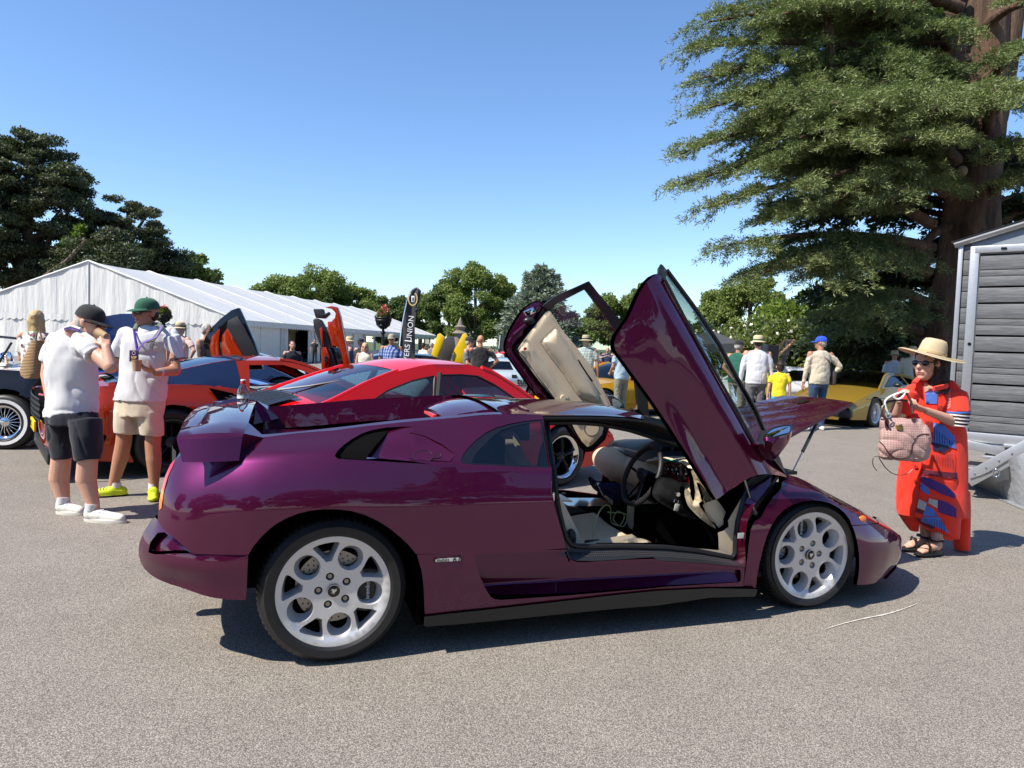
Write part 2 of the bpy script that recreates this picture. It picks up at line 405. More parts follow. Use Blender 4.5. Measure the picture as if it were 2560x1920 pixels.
# ------------------------------------------------------------------ materials of the place
PURPLE = car_paint('purple_pearl_paint', (.043,.0014,.0075),(.21,.036,.17),.30,.34)
RED = car_paint('guards_red_paint', (.70,.006,.004),(.7,.03,.02),.04)
ORANGE = car_paint('orange_paint', (.33,.020,.002),(.45,.05,.006),.25)
GOLD = car_paint('gold_paint', (.27,.17,.022),(.48,.36,.10),.4)
YELLOW = car_paint('yellow_paint', (.80,.52,.01),(.8,.5,.02),.08)
AMBER = car_paint('amber_yellow_paint', (.72,.33,.01),(.8,.45,.05),.1)
SILVERB = car_paint('pale_silver_blue_paint', (.30,.36,.38),(.55,.62,.64),.5)
ICE = car_paint('ice_blue_paint', (.30,.50,.53),(.5,.68,.7),.3)
WHITEP = car_paint('white_paint', (.75,.75,.72),(.8,.8,.8),.05)
BLUEP = car_paint('blue_paint', (.02,.07,.28),(.08,.2,.6),.3)
NAVYP = car_paint('navy_paint', (.012,.02,.05),(.05,.09,.2),.3)
BLACKP = car_paint('black_paint', (.006,.006,.007),(.02,.02,.02),.05)
DGREEN = car_paint('dark_green_paint', (.01,.05,.03),(.03,.09,.05),.2)
RUBBER = plain('tyre_rubber', (.013,.013,.014),.50, bstr=.25, bscale=140)
SEAL = plain('black_rubber_seal', (.010,.010,.011),.45)
BTRIM = plain('black_plastic_trim', (.016,.016,.017),.38, bstr=.15, bscale=900, bdist=.0006)
GLOSSBLK = plain('gloss_black', (.006,.006,.007),.08, coat=.4)
DARK = plain('dark_cavity', (.004,.004,.004),1.0, spec=.05)
ALLOY = plain('silver_painted_alloy', (.64,.64,.65),.36, metal=.5, coat=.6, var=.03)
CHROME = plain('chrome', (.75,.75,.77),.06, metal=1, var=0)
STEEL = plain('brake_steel', (.32,.30,.28),.35, metal=1)
IRON = plain('dark_iron', (.03,.03,.032),.5, metal=.6)
def leather(name, col):
 b = NB(name); v = b.coord('Object'); vo = b.n('TexVoronoi'); vo.inputs['Scale'].default_value = 420; b.l(v, vo.inputs['Vector'])
 n = b.noise(v, 9,4); c = b.mix(n, tuple(x * .86 for x in col), tuple(x * 1.1 for x in col))
 mx = b.n('Math', operation='ADD'); b.l(vo.outputs['Distance'], mx.inputs[0]); b.l(b.noise(v, 30,3), mx.inputs[1])
 return b.done(b.bsdf(c, .48, bump=mx.outputs[0], bstr=.25, bdist=.0015))
CREAM = leather('cream_leather', (.74,.60,.41))
BLKL = leather('black_leather', (.015,.015,.017))
CARPET = plain('dark_carpet', (.02,.017,.018),.95, bstr=.6, bscale=300)
GAUGE = plain('gauge_face', (.01,.012,.014),.2, coat=1)
TEAL = plain('teal_leather', (.05,.30,.22),.45)
GLASS = glass('clear_glass', (.82,.90,.88)); TINT = glass('tinted_glass', (.22,.26,.27)); DTINT = glass('dark_glass', (.09,.11,.12))
GTINT = glass('green_tinted_glass', (.62,.76,.72))
MIRROR = plain('mirror_glass', (.85,.87,.9),.01, metal=1, var=0)
LAMPR = plain('red_lamp_lens', (.5,.01,.012),.1, coat=1); LAMPO = plain('amber_lamp_lens', (.75,.18,.01),.1, coat=1)
WHITE = plain('white_plastic', (.78,.78,.77),.4); CARDB = plain('paper_cup', (.42,.28,.15),.7)
BLKTXT = plain('black_print', (.01,.01,.01),.6); WHTTXT = plain('white_print', (.8,.8,.8),.6); GOLDTXT = plain('gold_print', (.62,.45,.18),.5)
SKIN = plain('fair_skin', (.56,.31,.22),.5, var=.10, vs=18, sub=.12, bstr=.12, bscale=160)
SKIN2 = plain('tanned_skin', (.40,.19,.115),.48, var=.12, vs=18, sub=.10, bstr=.12, bscale=160)
def cloth(name, col, var=.08, rough=.85, wr=.45, ws=5.5, weave=900):
 b = NB(name); v = b.coord('Object', (1,1,.6)); n = b.noise(v, ws, 2,.5); n2 = b.noise(v, weave, 2)
 c = b.mix(n, tuple(x * (1 - var) for x in col), tuple(min(1, x * (1 + var)) for x in col))
 mx = b.n('Math', operation='MULTIPLY_ADD'); b.l(n2, mx.inputs[0]); mx.inputs[1].default_value = .05; b.l(n, mx.inputs[2])
 return b.done(b.bsdf(c, rough, bump=mx.outputs[0], bstr=wr, bdist=.035, sheen=.15))
WCLOTH = cloth('white_polo_cotton', (.60,.60,.62), wr=.35); NAVYC = cloth('navy_cotton', (.006,.008,.017)); BEIGEC = cloth('stone_cotton', (.58,.50,.38))
BLACKC = cloth('black_cotton', (.012,.012,.013)); GREENC = cloth('green_cotton', (.01,.09,.06)); PINKC = cloth('pink_cotton', (.62,.42,.38))
JEANS = cloth('blue_denim', (.03,.06,.12)); GREYC = cloth('grey_trousers', (.13,.125,.135)); YELC = cloth('yellow_cotton', (.78,.62,.02)); LINEN = cloth('cream_linen', (.55,.48,.36))
LBLUE = cloth('light_blue_cotton', (.50,.58,.66)); KHAKI = cloth('khaki_cotton', (.30,.26,.19)); OLIVEC = cloth('dark_grey_shirt', (.12,.13,.14)); CREAMC = cloth('cream_dress', (.72,.66,.52))
NAVYT = cloth('navy_tee', (.02,.035,.12)); REDC = cloth('scarlet_knit', (.80,.035,.015), var=.05); BROWNC = cloth('brown_cotton', (.10,.05,.035)); TURQ = cloth('turquoise_cotton', (.05,.42,.62))
LIMEC = plain('lime_trainer', (.55,.68,.02),.6); WSHOE = plain('white_leather_shoe', (.70,.68,.62),.5); BSHOE = plain('black_shoe', (.012,.012,.012),.45)
STRAW = plain('straw', (.50,.40,.25),.8, bstr=.6, bscale=260); HAIRD = plain('dark_brown_hair', (.018,.010,.007),.5, bstr=.9, bscale=90, bdist=.01); HAIRB = plain('blonde_hair', (.50,.36,.17),.5, bstr=.8, bscale=90, bdist=.01)
HAIRG = plain('grey_hair', (.38,.36,.33),.7, bstr=.7, bscale=120); CAPBLK = cloth('black_cap_cloth', (.012,.012,.013)); CAPGRN = cloth('green_cap_cloth', (.012,.09,.05)); CAPBLU = cloth('blue_cap_cloth', (.01,.06,.55))
# ------------------------------------------------------------------ the purple wedge-shaped sports car
PF = Frame(-1.05186,4.05796, radians(17.703))
car = empty('sports_car', PF.loc, PF.yaw, 'low purple supercar in the foreground with both scissor doors raised and the front lid open', 'car')
KW = {3: lambda q: np.clip((q - .0) / .35,0,1)}
SR = Surf([
 [(-.85,.10,.60),(-.75,.10,.78),(-.6,.10,.90),(-.3,.10,.965),(0,.10,.99),(.6,.10,.965),(1.1,.10,.95),(2.4,.10,.94)],
 [(-.86,.45,.60),(-.80,.45,.74),(-.7,.45,.86),(-.55,.45,.94),(-.3,.45,1.0),(0,.45,1.02),(.5,.45,1.005),(1.1,.45,.978),(2.4,.45,.955)],
 [(-.82,.69,.52),(-.74,.69,.76),(-.65,.69,.87),(-.5,.69,.945),(-.3,.69,1.0),(0,.69,1.02),(.5,.69,1.0),(1.1,.69,.968),(2.4,.69,.95)],
 [(-.80,.86,.40),(-.70,.87,.69),(-.6,.885,.79),(-.45,.91,.87),(-.2,.925,.925),(0,.93,.94),(.464,.892,.953),(1.022,.849,.93),(1.4,.84,.92)],
 [(-.80,.93,.20),(-.65,.94,.60),(-.45,.985,.70),(-.3,.995,.76),(0,1.022,.74),(.32,1.055,.70),(.576,1.072,.66),(.827,1.089,.63),(1.109,1.077,.56),(1.4,1.074,.53)]], KW)
SF = Surf([
 [(2.1,.07,.925),(2.65,.07,.93),(3.0,.07,.89),(3.2,.07,.81),(3.35,.07,.72),(3.48,.07,.62),(3.58,.07,.48),(3.66,.07,.2)],
 [(2.1,.35,.945),(2.65,.35,.945),(3.0,.32,.91),(3.2,.30,.85),(3.361,.27,.765),(3.519,.22,.66),(3.60,.20,.56),(3.68,.19,.3)],
 [(2.1,.66,.90),(2.4,.66,.90),(2.65,.655,.885),(2.9,.56,.86),(3.126,.47,.81),(3.361,.38,.72),(3.519,.32,.635),(3.61,.27,.54),(3.68,.25,.3)],
 [(2.1,.84,.70),(2.596,.746,.68),(2.675,.726,.68),(2.797,.67,.70),(2.926,.61,.70),(3.126,.522,.68),(3.361,.419,.62),(3.519,.352,.56),(3.625,.298,.44),(3.7,.28,.2)]])
def on(pts, S, sgn=1): return [PF.on(p, S, sgn) for p in pts]
def L3(pts):                                            # (px, py, v) -> local points
 return [PF.loc3(*p) for p in pts]
# --- rear quarter
arch = Z(1, [(665,1010),(690,968),(725,925),(765,885),(810,850),(860,822),(920,797),(985,781),(1060,773),(1130,774),(1200,783),(1270,803),(1340,836),(1400,875),(1455,920),(1500,963),(1530,1003)])
archl = on(arch, SR)
tail = [PF.inv(*p) for p in Z(1, [(380,1005,.93),(300,925,.86),(235,870,.80),(198,830,.77),(200,760,.76),(225,640,.74),(270,550,.70),(300,505,.66),(345,470,.62)])]
top = [(-.62,.945),(-.45,.985),(-.3,.995),(-.15,1.01),(0,1.022),(.16,1.040),(.32,1.055),(.576,1.072),(.827,1.089),(.97,1.086)]
doorcut = on(Z(2, [(885,600),(900,650),(896,720),(897,790),(905,830),(918,875),(940,950),(960,1020),(975,1075),(985,1115)]), SR)
bsplit = on(Z(2, [(985,1116),(700,1138),(400,1146),(95,1150)]), SR)
quarter = archl[::-1][:0] + tail[1:] + top + [(1.105,1.078)] + on(Z(2, [(862,440)]), SR) + doorcut + bsplit[1:] + archl[::-1][1:] + [tail[0]]
win_o = on(Z(2, [(358,600),(372,565),(400,525),(450,475),(510,430),(570,400),(650,378),(740,362),(842,352)]), SR)
win_o += on(Z(2, [(862,470),(886,640),(700,632),(560,625),(420,618),(368,613)]), SR)
mouth = on(Z(1, [(1113,497),(1128,470),(1160,440),(1205,408),(1255,380),(1310,362),(1380,350),(1460,345),(1540,346),(1600,352),(1645,366),(1659,390)]), SR) + \
  on(Z(2, [(60,430),(150,450),(250,500),(330,560)]), SR) + on(Z(2, [(300,604),(180,600),(60,596)]), SR) + on(Z(1, [(1600,540),(1500,534),(1400,528),(1300,522),(1200,517),(1130,512)]), SR)
side_panel('rear_quarter_panel', quarter, SR, PURPLE, car, [win_o, mouth], h=.03)
mxs = [p[0] for p in mouth]; m0, m1 = min(mxs), max(mxs)
zt = pchip([m0, m0 + .12, m0 + .35,.55, m1], [.95,1.0,1.02,1.0,.88])
def scoop(x, z):
 f = np.clip((m1 - x) / (m1 - m0),0,1); e = np.clip((zt(x) - z) / .10,0,1)
 g = np.clip((x - m0 - .16) / .22,0,1); e = 1 - (1 - e * e * (3 - 2 * e)) * g; return SR(x, z) - .12 * f ** .8 * e
side_panel('intake_scoop', mouth, scoop, PURPLE, car, h=.02, rim=0, off=-.001)
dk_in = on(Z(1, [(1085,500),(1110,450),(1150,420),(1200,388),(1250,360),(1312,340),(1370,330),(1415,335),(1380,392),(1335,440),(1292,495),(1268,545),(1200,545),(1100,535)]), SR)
side_panel('intake_dark_sheet', dk_in, lambda x, z: SR(x, z) - .030, DARK, car, h=.03, rim=0)  # flat black sheet painting the shade inside the intake and across its ramp
# far side: the same sheet without the cuts at the tail
mir = lambda n, out, S, m_, holes=(), h=.06: side_panel(n, out, S, m_, car, holes, h, 1,.012)
mir('rear_quarter_panel', quarter, SR, PURPLE, [win_o])
for sgn in (-1,1):
 w_in = on(Z(2, [(424,612),(450,560),(500,505),(560,450),(600,418),(680,392),(760,376),(835,366)]), SR) + on(Z(2, [(850,480),(876,632),(700,624),(560,617)]), SR)
 side_panel('quarter_window_surround', win_o, SR, GLOSSBLK, car, [w_in], .04, sgn, .004,-.006)
 side_panel('quarter_window', w_in, SR, TINT, car, [], .05, sgn, 0,-.010)
# filler cap
fc = Z(2, [(78,575),(88,553),(115,540),(150,536),(178,543),(192,555),(238,558),(236,578),(196,580),(180,595),(150,606),(115,607),(88,597)])
fcl = [PF.on(p, lambda x, z: scoop(x, z)) for p in crom(fc, 3, True)]
side_panel('fuel_filler_flap', fcl, scoop, PURPLE, car, h=.02, off=.003, rim=.004)
mb = MB(); P3 = [(x, -float(scoop(np.array([x]), np.array([z]))[0]) - .003, z) for x, z in fcl + fcl[:1]]; mb.tube(P3,.0022,5); mb.build('flap_gap', SEAL, car)
# --- rear bumper
bo = [PF.inv(*p) for p in Z(1, [(195,795,.60),(160,835,.58),(132,880,.58),(112,930,.60),(102,970,.62),(100,1010,.64),(108,1045,.66),(130,1080,.68),(160,1110,.72),(205,1137,.76),(260,1160,.80),(340,1190,.86),(420,1215,.90),(490,1234,.93),(560,1246,.955),(650,1248,.97)])]
bo += on(Z(1, [(656,1200),(660,1100),(664,1012)]), SR)
bo += [PF.inv(*p) for p in Z(1, [(520,1011,.97),(382,1007,.93),(300,927,.86),(235,872,.79),(205,833,.72)])]
SB = Surf([[(-.9,.10,.50),(-.8,.10,.68),(-.7,.10,.78),(-.55,.10,.90),(-.3,.1,.95)],
           [(-.9,.36,.42),(-.84,.36,.62),(-.75,.36,.75),(-.65,.36,.83),(-.5,.36,.93),(-.3,.36,.985)],
           [(-.9,.47,.45),(-.84,.47,.64),(-.75,.47,.79),(-.65,.47,.88),(-.5,.47,.96),(-.3,.47,1.0)],
           [(-.9,.66,.40),(-.8,.66,.58),(-.74,.66,.70),(-.6,.66,.84),(-.3,.66,.98)]])
hole = [PF.inv(*p) for p in Z(1, [(205,880,.70),(238,882,.75),(300,935,.82),(372,1000,.90),(280,1001,.86),(185,992,.74),(160,975,.68),(170,925,.67)])]
side_panel('rear_bumper', bo, SB, PURPLE, car, [hole], .025,-1,.05)
side_panel('bumper_vent', hole, lambda x, z: SB(x, z) - .05, PURPLE, car, [], .03,-1,0)
mir('rear_bumper', bo, SB, PURPLE)
# rear fascia, lights
def back_sheet(name, zs, mat, off=0):
 mb = MB(); rows = []
 for z_ in np.linspace(zs[0], zs[1], 8):
  rows.append([Vector((-.735 - off + .05 * abs(v / .66) ** 3 - 0 - .02 * math.cos(v / .66 * pi / 2), v, float(z_))) for v in np.linspace(-.66,.66,15)])
 mb.grid(rows); return mb.build(name, mat, car)
back_sheet('rear_fascia', (.60,.92), BTRIM); back_sheet('rear_bumper_skin', (.33,.60), PURPLE, .03)
TL = lambda pts: [PF.inv(*p) for p in pts]
for s in (-1,1):
 side_panel('tail_lamp', TL([(436,1150,.715),(424,1163,.722),(411,1192,.735),(404,1222,.742),(409,1228,.765),(417,1195,.765),(430,1166,.745)]), SR, LAMPR, car, [], .02, s, 0,.003)
 side_panel('tail_lamp', TL([(404,1222,.742),(399,1250,.745),(400,1272,.75),(405,1268,.772),(409,1228,.765)]), SR, LAMPO, car, [], .02, s, 0,.003)
# deck over the tail
topz = pchip([p[0] for p in top], [p[1] for p in top])
edgev = pchip([-.80,-.65,-.45,-.3,0,.32,.576,.827,1.109,1.4,1.75,1.95,2.6], [.3,.60,.70,.76,.74,.70,.66,.63,.56,.53,.50,.515,.665])
edgez = pchip([-.80,-.65,-.45,-.3,0,.32,.576,.827,1.109,1.4,1.664,1.78,1.95,2.6], [.92,.94,.985,.995,1.022,1.055,1.072,1.089,1.077,1.074,1.060,1.045,.992,.746])
# buttress rails with the engine lid sunk between them
for s in (-1,1):
 xs = np.linspace(-.62,.95,24); A = [Vector((x, s * float(edgev(x)), float(edgez(x)))) for x in xs]
 B = [Vector((x, s * (float(edgev(x)) - .05), float(edgez(x)) + .006)) for x in xs]; D = [Vector((x, s * (float(edgev(x)) - .07), float(edgez(x)) - .14)) for x in xs]
 mb = MB(); mb.strip(A, B); mb.build('buttress_cap', PURPLE, car); mb = MB(); mb.strip(B[4:], D[4:]); mb.build('buttress_inner_wall', PURPLE, car)
top_panel('engine_lid', [(-.70,-.58),(.2,-.66),(.95,-.56),(.95,.56),(.2,.66),(-.70,.58)], lambda x, y: .885 + .06 * np.clip(x, 0,1) - .02 * (y / .6) ** 2 + .0 * x, PURPLE, car, h=.12)
for i in range(9):
 mb = MB(); mb.box((-.05 + i * .085,0,.882 + .004 * i),(.05,.62,.008)); mb.build('engine_lid_slat', BTRIM, car)
# raised middle of the roof with the brake light in its back
rows = []
for x, hw, h_ in ((.62,.30,1.03),(.70,.34,1.062),(.82,.40,1.090),(1.06,.47,1.098)):
 rows.append([Vector((x, -hw - .02,.93))] + [Vector((x, v * hw, h_ + .02 * (1 - v * v))) for v in np.linspace(-1,1,9)] + [Vector((x, hw + .02,.93))])
mb = MB(); mb.grid(rows); mb.build('roof_fairing', PURPLE, car, sharp=50)
mb = MB(); mb.add(rows[0] + [Vector((.61,0,.93))], [tuple(range(len(rows[0])))]); mb.build('fairing_back', GLOSSBLK, car)
b_ = MB(); b_.box((.605,0,1.025),(.02,.30,.024)); bl = b_.build('brake_light', LAMPR, car, bevel=.004)
for i in range(9):
 q = MB(); q.box((.593,-.12 + i * .03,1.025),(.004,.018,.014)); q.build('led', plain('led_red', (.9,.12,.12),.2) if i == 0 else MATS['led_red'], bl)
# roof skin, windscreen, pillars
roofz = lambda x, y: edgez(x) + .035 * (1 - np.clip(np.abs(y) / edgev(x),0,1.0) ** 2.2)
xs = np.linspace(.86,1.78,14)
roof_out = [(x, -float(edgev(x))) for x in xs] + [(1.80,-.25),(1.81,0),(1.80,.25)] + [(x, float(edgev(x))) for x in xs[::-1]]
top_panel('roof', roof_out, roofz, PURPLE, car, h=.05, rim=.012)
ws = []
for t in np.linspace(0,1,10):
 e0 = Vector((1.80 + t * .80,0,0)); xe = e0.x; hw = float(edgev(xe)) - .045; ze = float(edgez(xe)) - .004
 ws.append([Vector((xe + .02 + (.16 * t + .01) * (1 - v * v), v * hw, ze + .036 * (1 - v * v) * (1 - .6 * t))) for v in np.linspace(-1,1,13)])
mb = MB(); mb.grid(ws); mb.build('windscreen', GTINT, car)
for s in (-1,1):
 mb = MB(); mb.tube([(x, s * (float(edgev(x)) - .015), float(edgez(x)) - .004) for x in np.linspace(1.74,2.62,14)], .024,8); mb.build('windscreen_pillar', GLOSSBLK, car)
mb = MB(); mb.box((2.66,0,.735),(.16,1.2,.02)); mb.build('cowl', BTRIM, car)
for s in (-.28,.18):
 mb = MB(); mb.tube([(2.74, s, .765),(2.6, s + .15,.80),(2.35, s + .34,.905)], .008,6); mb.build('wiper', BTRIM, car)
# --- sill panel with its long air scoop
sill_o = Z(16, [(8,98),(200,92),(540,80),(900,62),(1380,52),(1400,100),(1418,145),(1480,165),(1560,168),(1800,152),(2000,142),(2212,136)]) + Z(3, [(1000,1336),(1200,1345),(1400,1362),(1698,1390),(1692,1470),(1688,1545),(1400,1552)]) + Z(16, [(2212,422),(1800,464),(1500,500),(1100,545),(700,590),(300,632),(82,658),(76,560),(70,400),(52,250),(25,160)])
scp = Z(16, [(538,115),(552,100),(600,92),(900,80),(1385,68),(1425,172),(1500,182),(1800,168),(2212,152)]) + Z(3, [(1000,1352),(1300,1378),(1660,1410),(1667,1440),(1664,1500),(1640,1512),(1400,1528),(1000,1553)]) + Z(16, [(2212,405),(1800,440),(1400,474),(1000,502),(780,516),(720,506),(690,488),(650,430),(610,350),(575,260),(548,180)])
sill_l = on(sill_o, SR); scp_l = on(scp, SR)
side_panel('sill_panel', sill_l, SR, PURPLE, car, [scp_l], .03,-1,.03)
sx0, sx1 = min(p[0] for p in scp_l), max(p[0] for p in scp_l)
zlo = pchip([sx0, sx0 + .15,1.2,1.8,2.2], [.215,.20,.215,.215,.21])
def sillscoop(x, z):
 f = np.clip((sx1 - x) / (sx1 - sx0),0,1); d = (.03 + .10 * f ** .8)
 sh = np.clip((z - zlo(x)) / (.055 + .02 * f),0,1)          # bottom shelf running out to the lip
 return SR(x, z) - d * sh ** .8
side_panel('sill_scoop', scp_l, sillscoop, PURPLE, car, [], .02,-1,0,-.002)
side_panel('sill_panel', sill_l, SR, PURPLE, car, [], .06,1,.03)
sk = [PF.on(p, SR) for p in Z(16, [(72,662),(82,660),(300,634),(700,592),(1100,547),(1500,502),(1800,466),(2212,424)]) + Z(3, [(1400,1556),(1786,1562),(1790,1577),(1782,1612),(1770,1625),(1400,1634)]) + Z(16, [(2212,560),(1800,592),(1400,632),(900,682),(400,730),(90,753),(66,740)])]
side_panel('side_skirt', sk, SR, BTRIM, car, [], .05,-1,.12,.012); side_panel('side_skirt', sk, SR, BTRIM, car, [], .1,1,.12,.012)
# badge
bq = [PF.on(p, SR) for p in Z(16, [(177,134),(406,120),(406,152),(177,167)])]
side_panel('badge', bq, SR, plain('brushed_badge', (.72,.70,.64),.5), car, [], .05,-1,.004,.004)
cx = sum(p[0] for p in bq) / 4; cz = sum(p[1] for p in bq) / 4; vv = float(SR(np.array([cx]), np.array([cz]))[0])
text_mesh('badge_lettering', 'Diablo', .026, BLKTXT, car, basis((cx - .032,-vv - .010, cz),(1,0,0),(0,0,1)),.0012, 'CENTER', .2,1.05,.0002)
text_mesh('badge_lettering', '6.0', .036, BLKTXT, car, basis((cx + .042,-vv - .010, cz),(1,0,0),(0,0,1)),.0012, 'CENTER', .2,1.0,.0006)
# --- front fender and bumper
fa = Z(4, [(355,1325),(366,1240),(382,1160),(402,1075),(425,1000),(452,935),(490,875),(535,830),(590,796),(650,776),(715,768),(775,772),(830,786),(885,815),(925,850),(955,890),(968,925)])
fal = on(fa, SF)
sil = [(2.56,.755),(2.675,.726),(2.797,.67),(2.926,.61),(3.126,.522),(3.24,.472),(3.361,.419),(3.519,.352),(3.60,.310)]
fender = fal + on(Z(4, [(1100,915)]), SF) + [PF.inv(*p) for p in Z(4, [(1215,902,.62)])] + [(3.519,.352)] + sil[:-2][::-1]
fender += on(Z(4, [(520,675),(470,740),(425,805),(390,875),(345,905),(322,960),(310,1050),(300,1150),(285,1250),(278,1325)]), SF)
side_panel('front_fender', fender, SF, PURPLE, car, [], .025,-1,.03)
mir('front_fender', fender, SF, PURPLE)
fb = on(Z(4, [(972,930),(990,980),(1006,1050),(1015,1120),(1016,1200),(1010,1260),(1000,1308)]), SF)
fb += [PF.inv(*p) for p in Z(4, [(1080,1283,.82),(1150,1255,.76),(1230,1200,.62),(1238,1170,.60),(1262,1100,.585),(1284,1020,.56),(1286,985,.55),(1262,950,.56),(1215,906,.61)])] + on(Z(4, [(1100,919)]), SF)
side_panel('front_bumper', fb, SF, PURPLE, car, [], .025,-1,.03)
mir('front_bumper', fb, SF, PURPLE)
mb = MB(); rows = []
for z_, xo in ((.10,3.50),(.15,3.545),(.22,3.575),(.29,3.57),(.315,3.555)):
 rows.append([Vector((xo + .10 * math.cos(v / .62 * pi / 2), v, z_)) for v in np.linspace(-.60,.60,15)])
mb.grid(rows); mb.build('nose', PURPLE, car)
lp = [PF.inv(*p) for p in Z(4, [(1150,1258,.76),(1210,1185,.63),(1235,1172,.60),(1234,1195,.61),(1200,1232,.67),(1165,1256,.74)])]
side_panel('front_lip', lp, SF, PURPLE, car, [], .02,-1,.06,.012)
ax, az = PF.on(Z(4, [(1036,890)])[0], SF); mb = MB(); av = -float(SF(np.array([ax]), np.array([az]))[0])
mb.ball((ax, av, az),(.028,.012,.024),16,8); mb.build('side_indicator', LAMPO, car)
# front top surface with the luggage bay opening
ftz = pchip([2.4,2.596,2.675,2.797,2.926,3.126,3.361,3.519,3.625,3.70], [.80,.746,.726,.67,.61,.522,.419,.352,.298,.27])
ftv = pchip([2.4,2.596,2.675,2.797,2.926,3.126,3.361,3.519,3.60,3.66], [.68,.68,.68,.70,.70,.68,.62,.56,.47,.30])
xs = np.linspace(2.62,3.60,16)
hood_o = [(x, -float(ftv(x))) for x in xs] + [(3.66,-.3),(3.675,0),(3.66,.3)] + [(x, float(ftv(x))) for x in xs[::-1]]
bay = [(2.74,-.50),(3.22,-.40),(3.22,.40),(2.74,.50)]
top_panel('front_deck', hood_o, lambda x, y: ftz(x) - .012 * (1 - (np.abs(y) / .7) ** 2), PURPLE, car, [bay], .06,.02)
mb = MB(); mb.box((2.98,0,.36),(.46,.78,.02)); mb.build('luggage_bay_floor', CARPET, car)
# --- open front lid: hinged at the windscreen, nose end up
lidpts = L3([(2132,1006,.40),(1959,990,-.35)]); a1, b1 = lidpts
h0 = Vector((2.42,-.60,.845)); h1 = Vector((2.42,.60,.845)); a1 = Vector((3.31,-.40,1.151)); b1 = Vector((3.36,.36,1.136))
mb = MB(); rows = []
for t in np.linspace(0,1,9):
 rows.append([(h0.lerp(a1, t)).lerp(h1.lerp(b1, t), u) + Vector((.015 * math.sin(pi * u) * t, 0,.010 * math.sin(pi * u) + .008 * math.sin(pi * t))) for u in np.linspace(0,1,9)])
low = [[p - Vector((0,0,.022)) for p in r] for r in rows]
mb.grid(rows); mb.grid([r[::-1] for r in low])
rim_ = [r[0] for r in rows] + rows[-1][1:] + [r[-1] for r in rows[::-1]][1:] + rows[0][::-1][1:-1]; n_ = len(rim_)
mb.add(rim_ + [p - Vector((0,0,.022)) for p in rim_], [(i, (i + 1) % n_, (i + 1) % n_ + n_, i + n_) for i in range(n_)])
lid = mb.build('front_lid', PURPLE, car, sharp=50)
ctr = rows[7][4]; nrm = (rows[8][4] - rows[6][4]).cross(rows[7][5] - rows[7][3]).normalized(); nrm = nrm if nrm.z > 0 else -nrm
mb = MB(); uy_ = (rows[8][4] - rows[7][4]).normalized(); ux_ = uy_.cross(nrm)
mb.prism([(-.034,.04),(.034,.04),(.036,.0),(.022,-.03),(0,-.045),(-.022,-.03),(-.036,0)], .004, ctr + nrm * .002, ux_, uy_, nrm); mb.build('shield_badge', GLOSSBLK, lid)
s0, s1 = PF.loc3(1983,1176,.62), PF.loc3(2040,1062,.42)
mb = MB(); mb.tube([s0, s0.lerp(s1,.42)], .005,8); mb.build('lid_strut', STEEL, car); mb = MB(); mb.tube([s0.lerp(s1,.40), s1], .011,8); mb.build('lid_strut_sleeve', BTRIM, car)
# --- wing
wing = empty('rear_wing', (0,0,0)); wing.parent = car
path_front = [(.905,.912,-.405),(.86,1.010,-.395),(.84,1.022,-.39),(.76,1.036,-.386),(.62,1.048,-.38),(.35,1.061,-.38),(.0,1.068,-.38)]
path_rear = [(.915,.912,-.628),(.872,1.003,-.655),(.855,1.014,-.655),(.76,1.026,-.655),(.62,1.032,-.60),(.35,1.040,-.62),(.0,1.046,-.64)]
def full(path): return path + [(-p[0], p[1], p[2]) for p in path[::-1]]
F_, R_ = full(path_front), full(path_rear); rows = []
def chord(f, r, vdir):
 out = []
 for t in np.linspace(0,1,9):
  p = Vector((f[2], -f[0], f[1])).lerp(Vector((r[2], -r[0], r[1])), t); out.append((p, t))
 return out
outs, ins = [], []
for i in range(len(F_)):
 ch = chord(F_[i], R_[i], 0); a = F_[i][0]; side_ = 1 if a > 0 else -1
 nrm = Vector((0,-side_, 0)) if i in (0,1, len(F_) - 1, len(F_) - 2) else (Vector((0,-side_ * .7,.7)) if i in (2, len(F_) - 3) else Vector((0,0,1)))
 outs.append([p + nrm * (.012 * math.sin(pi * t)) for p, t in ch]); ins.append([p - nrm * (.018 * math.sin(pi * t) ** .5 if 0 < t < 1 else 0) for p, t in ch])
def wgrid(A, i0, i1, c0, c1, name, mat):
 mb = MB(); mb.grid([r[c0:c1] for r in A[i0:i1]]); return mb.build(name, mat, wing, sharp=28)
n = len(outs)
wgrid(outs, 0,2,0,9, 'end_plate', PURPLE); wgrid(outs, n - 2, n, 0,9, 'end_plate', PURPLE)
wgrid(outs, 1, n - 1,0,9, 'wing_blade', PURPLE); wgrid([r[::-1] for r in ins], 0, n, 0,9, 'wing_underside', PURPLE)
for s_ in (-1,1):   # front face of the end plates
 mb = MB(); mb.add([(-.405,-s_ * .905,.912),(-.395,-s_ * .86,1.01),(-.39,-s_ * .80,1.028),(-.385,-s_ * .70,1.040),(-.40,-s_ * .70,.93)], [(0,1,2,3,4)]); mb.build('wing_front_face', PURPLE, wing)
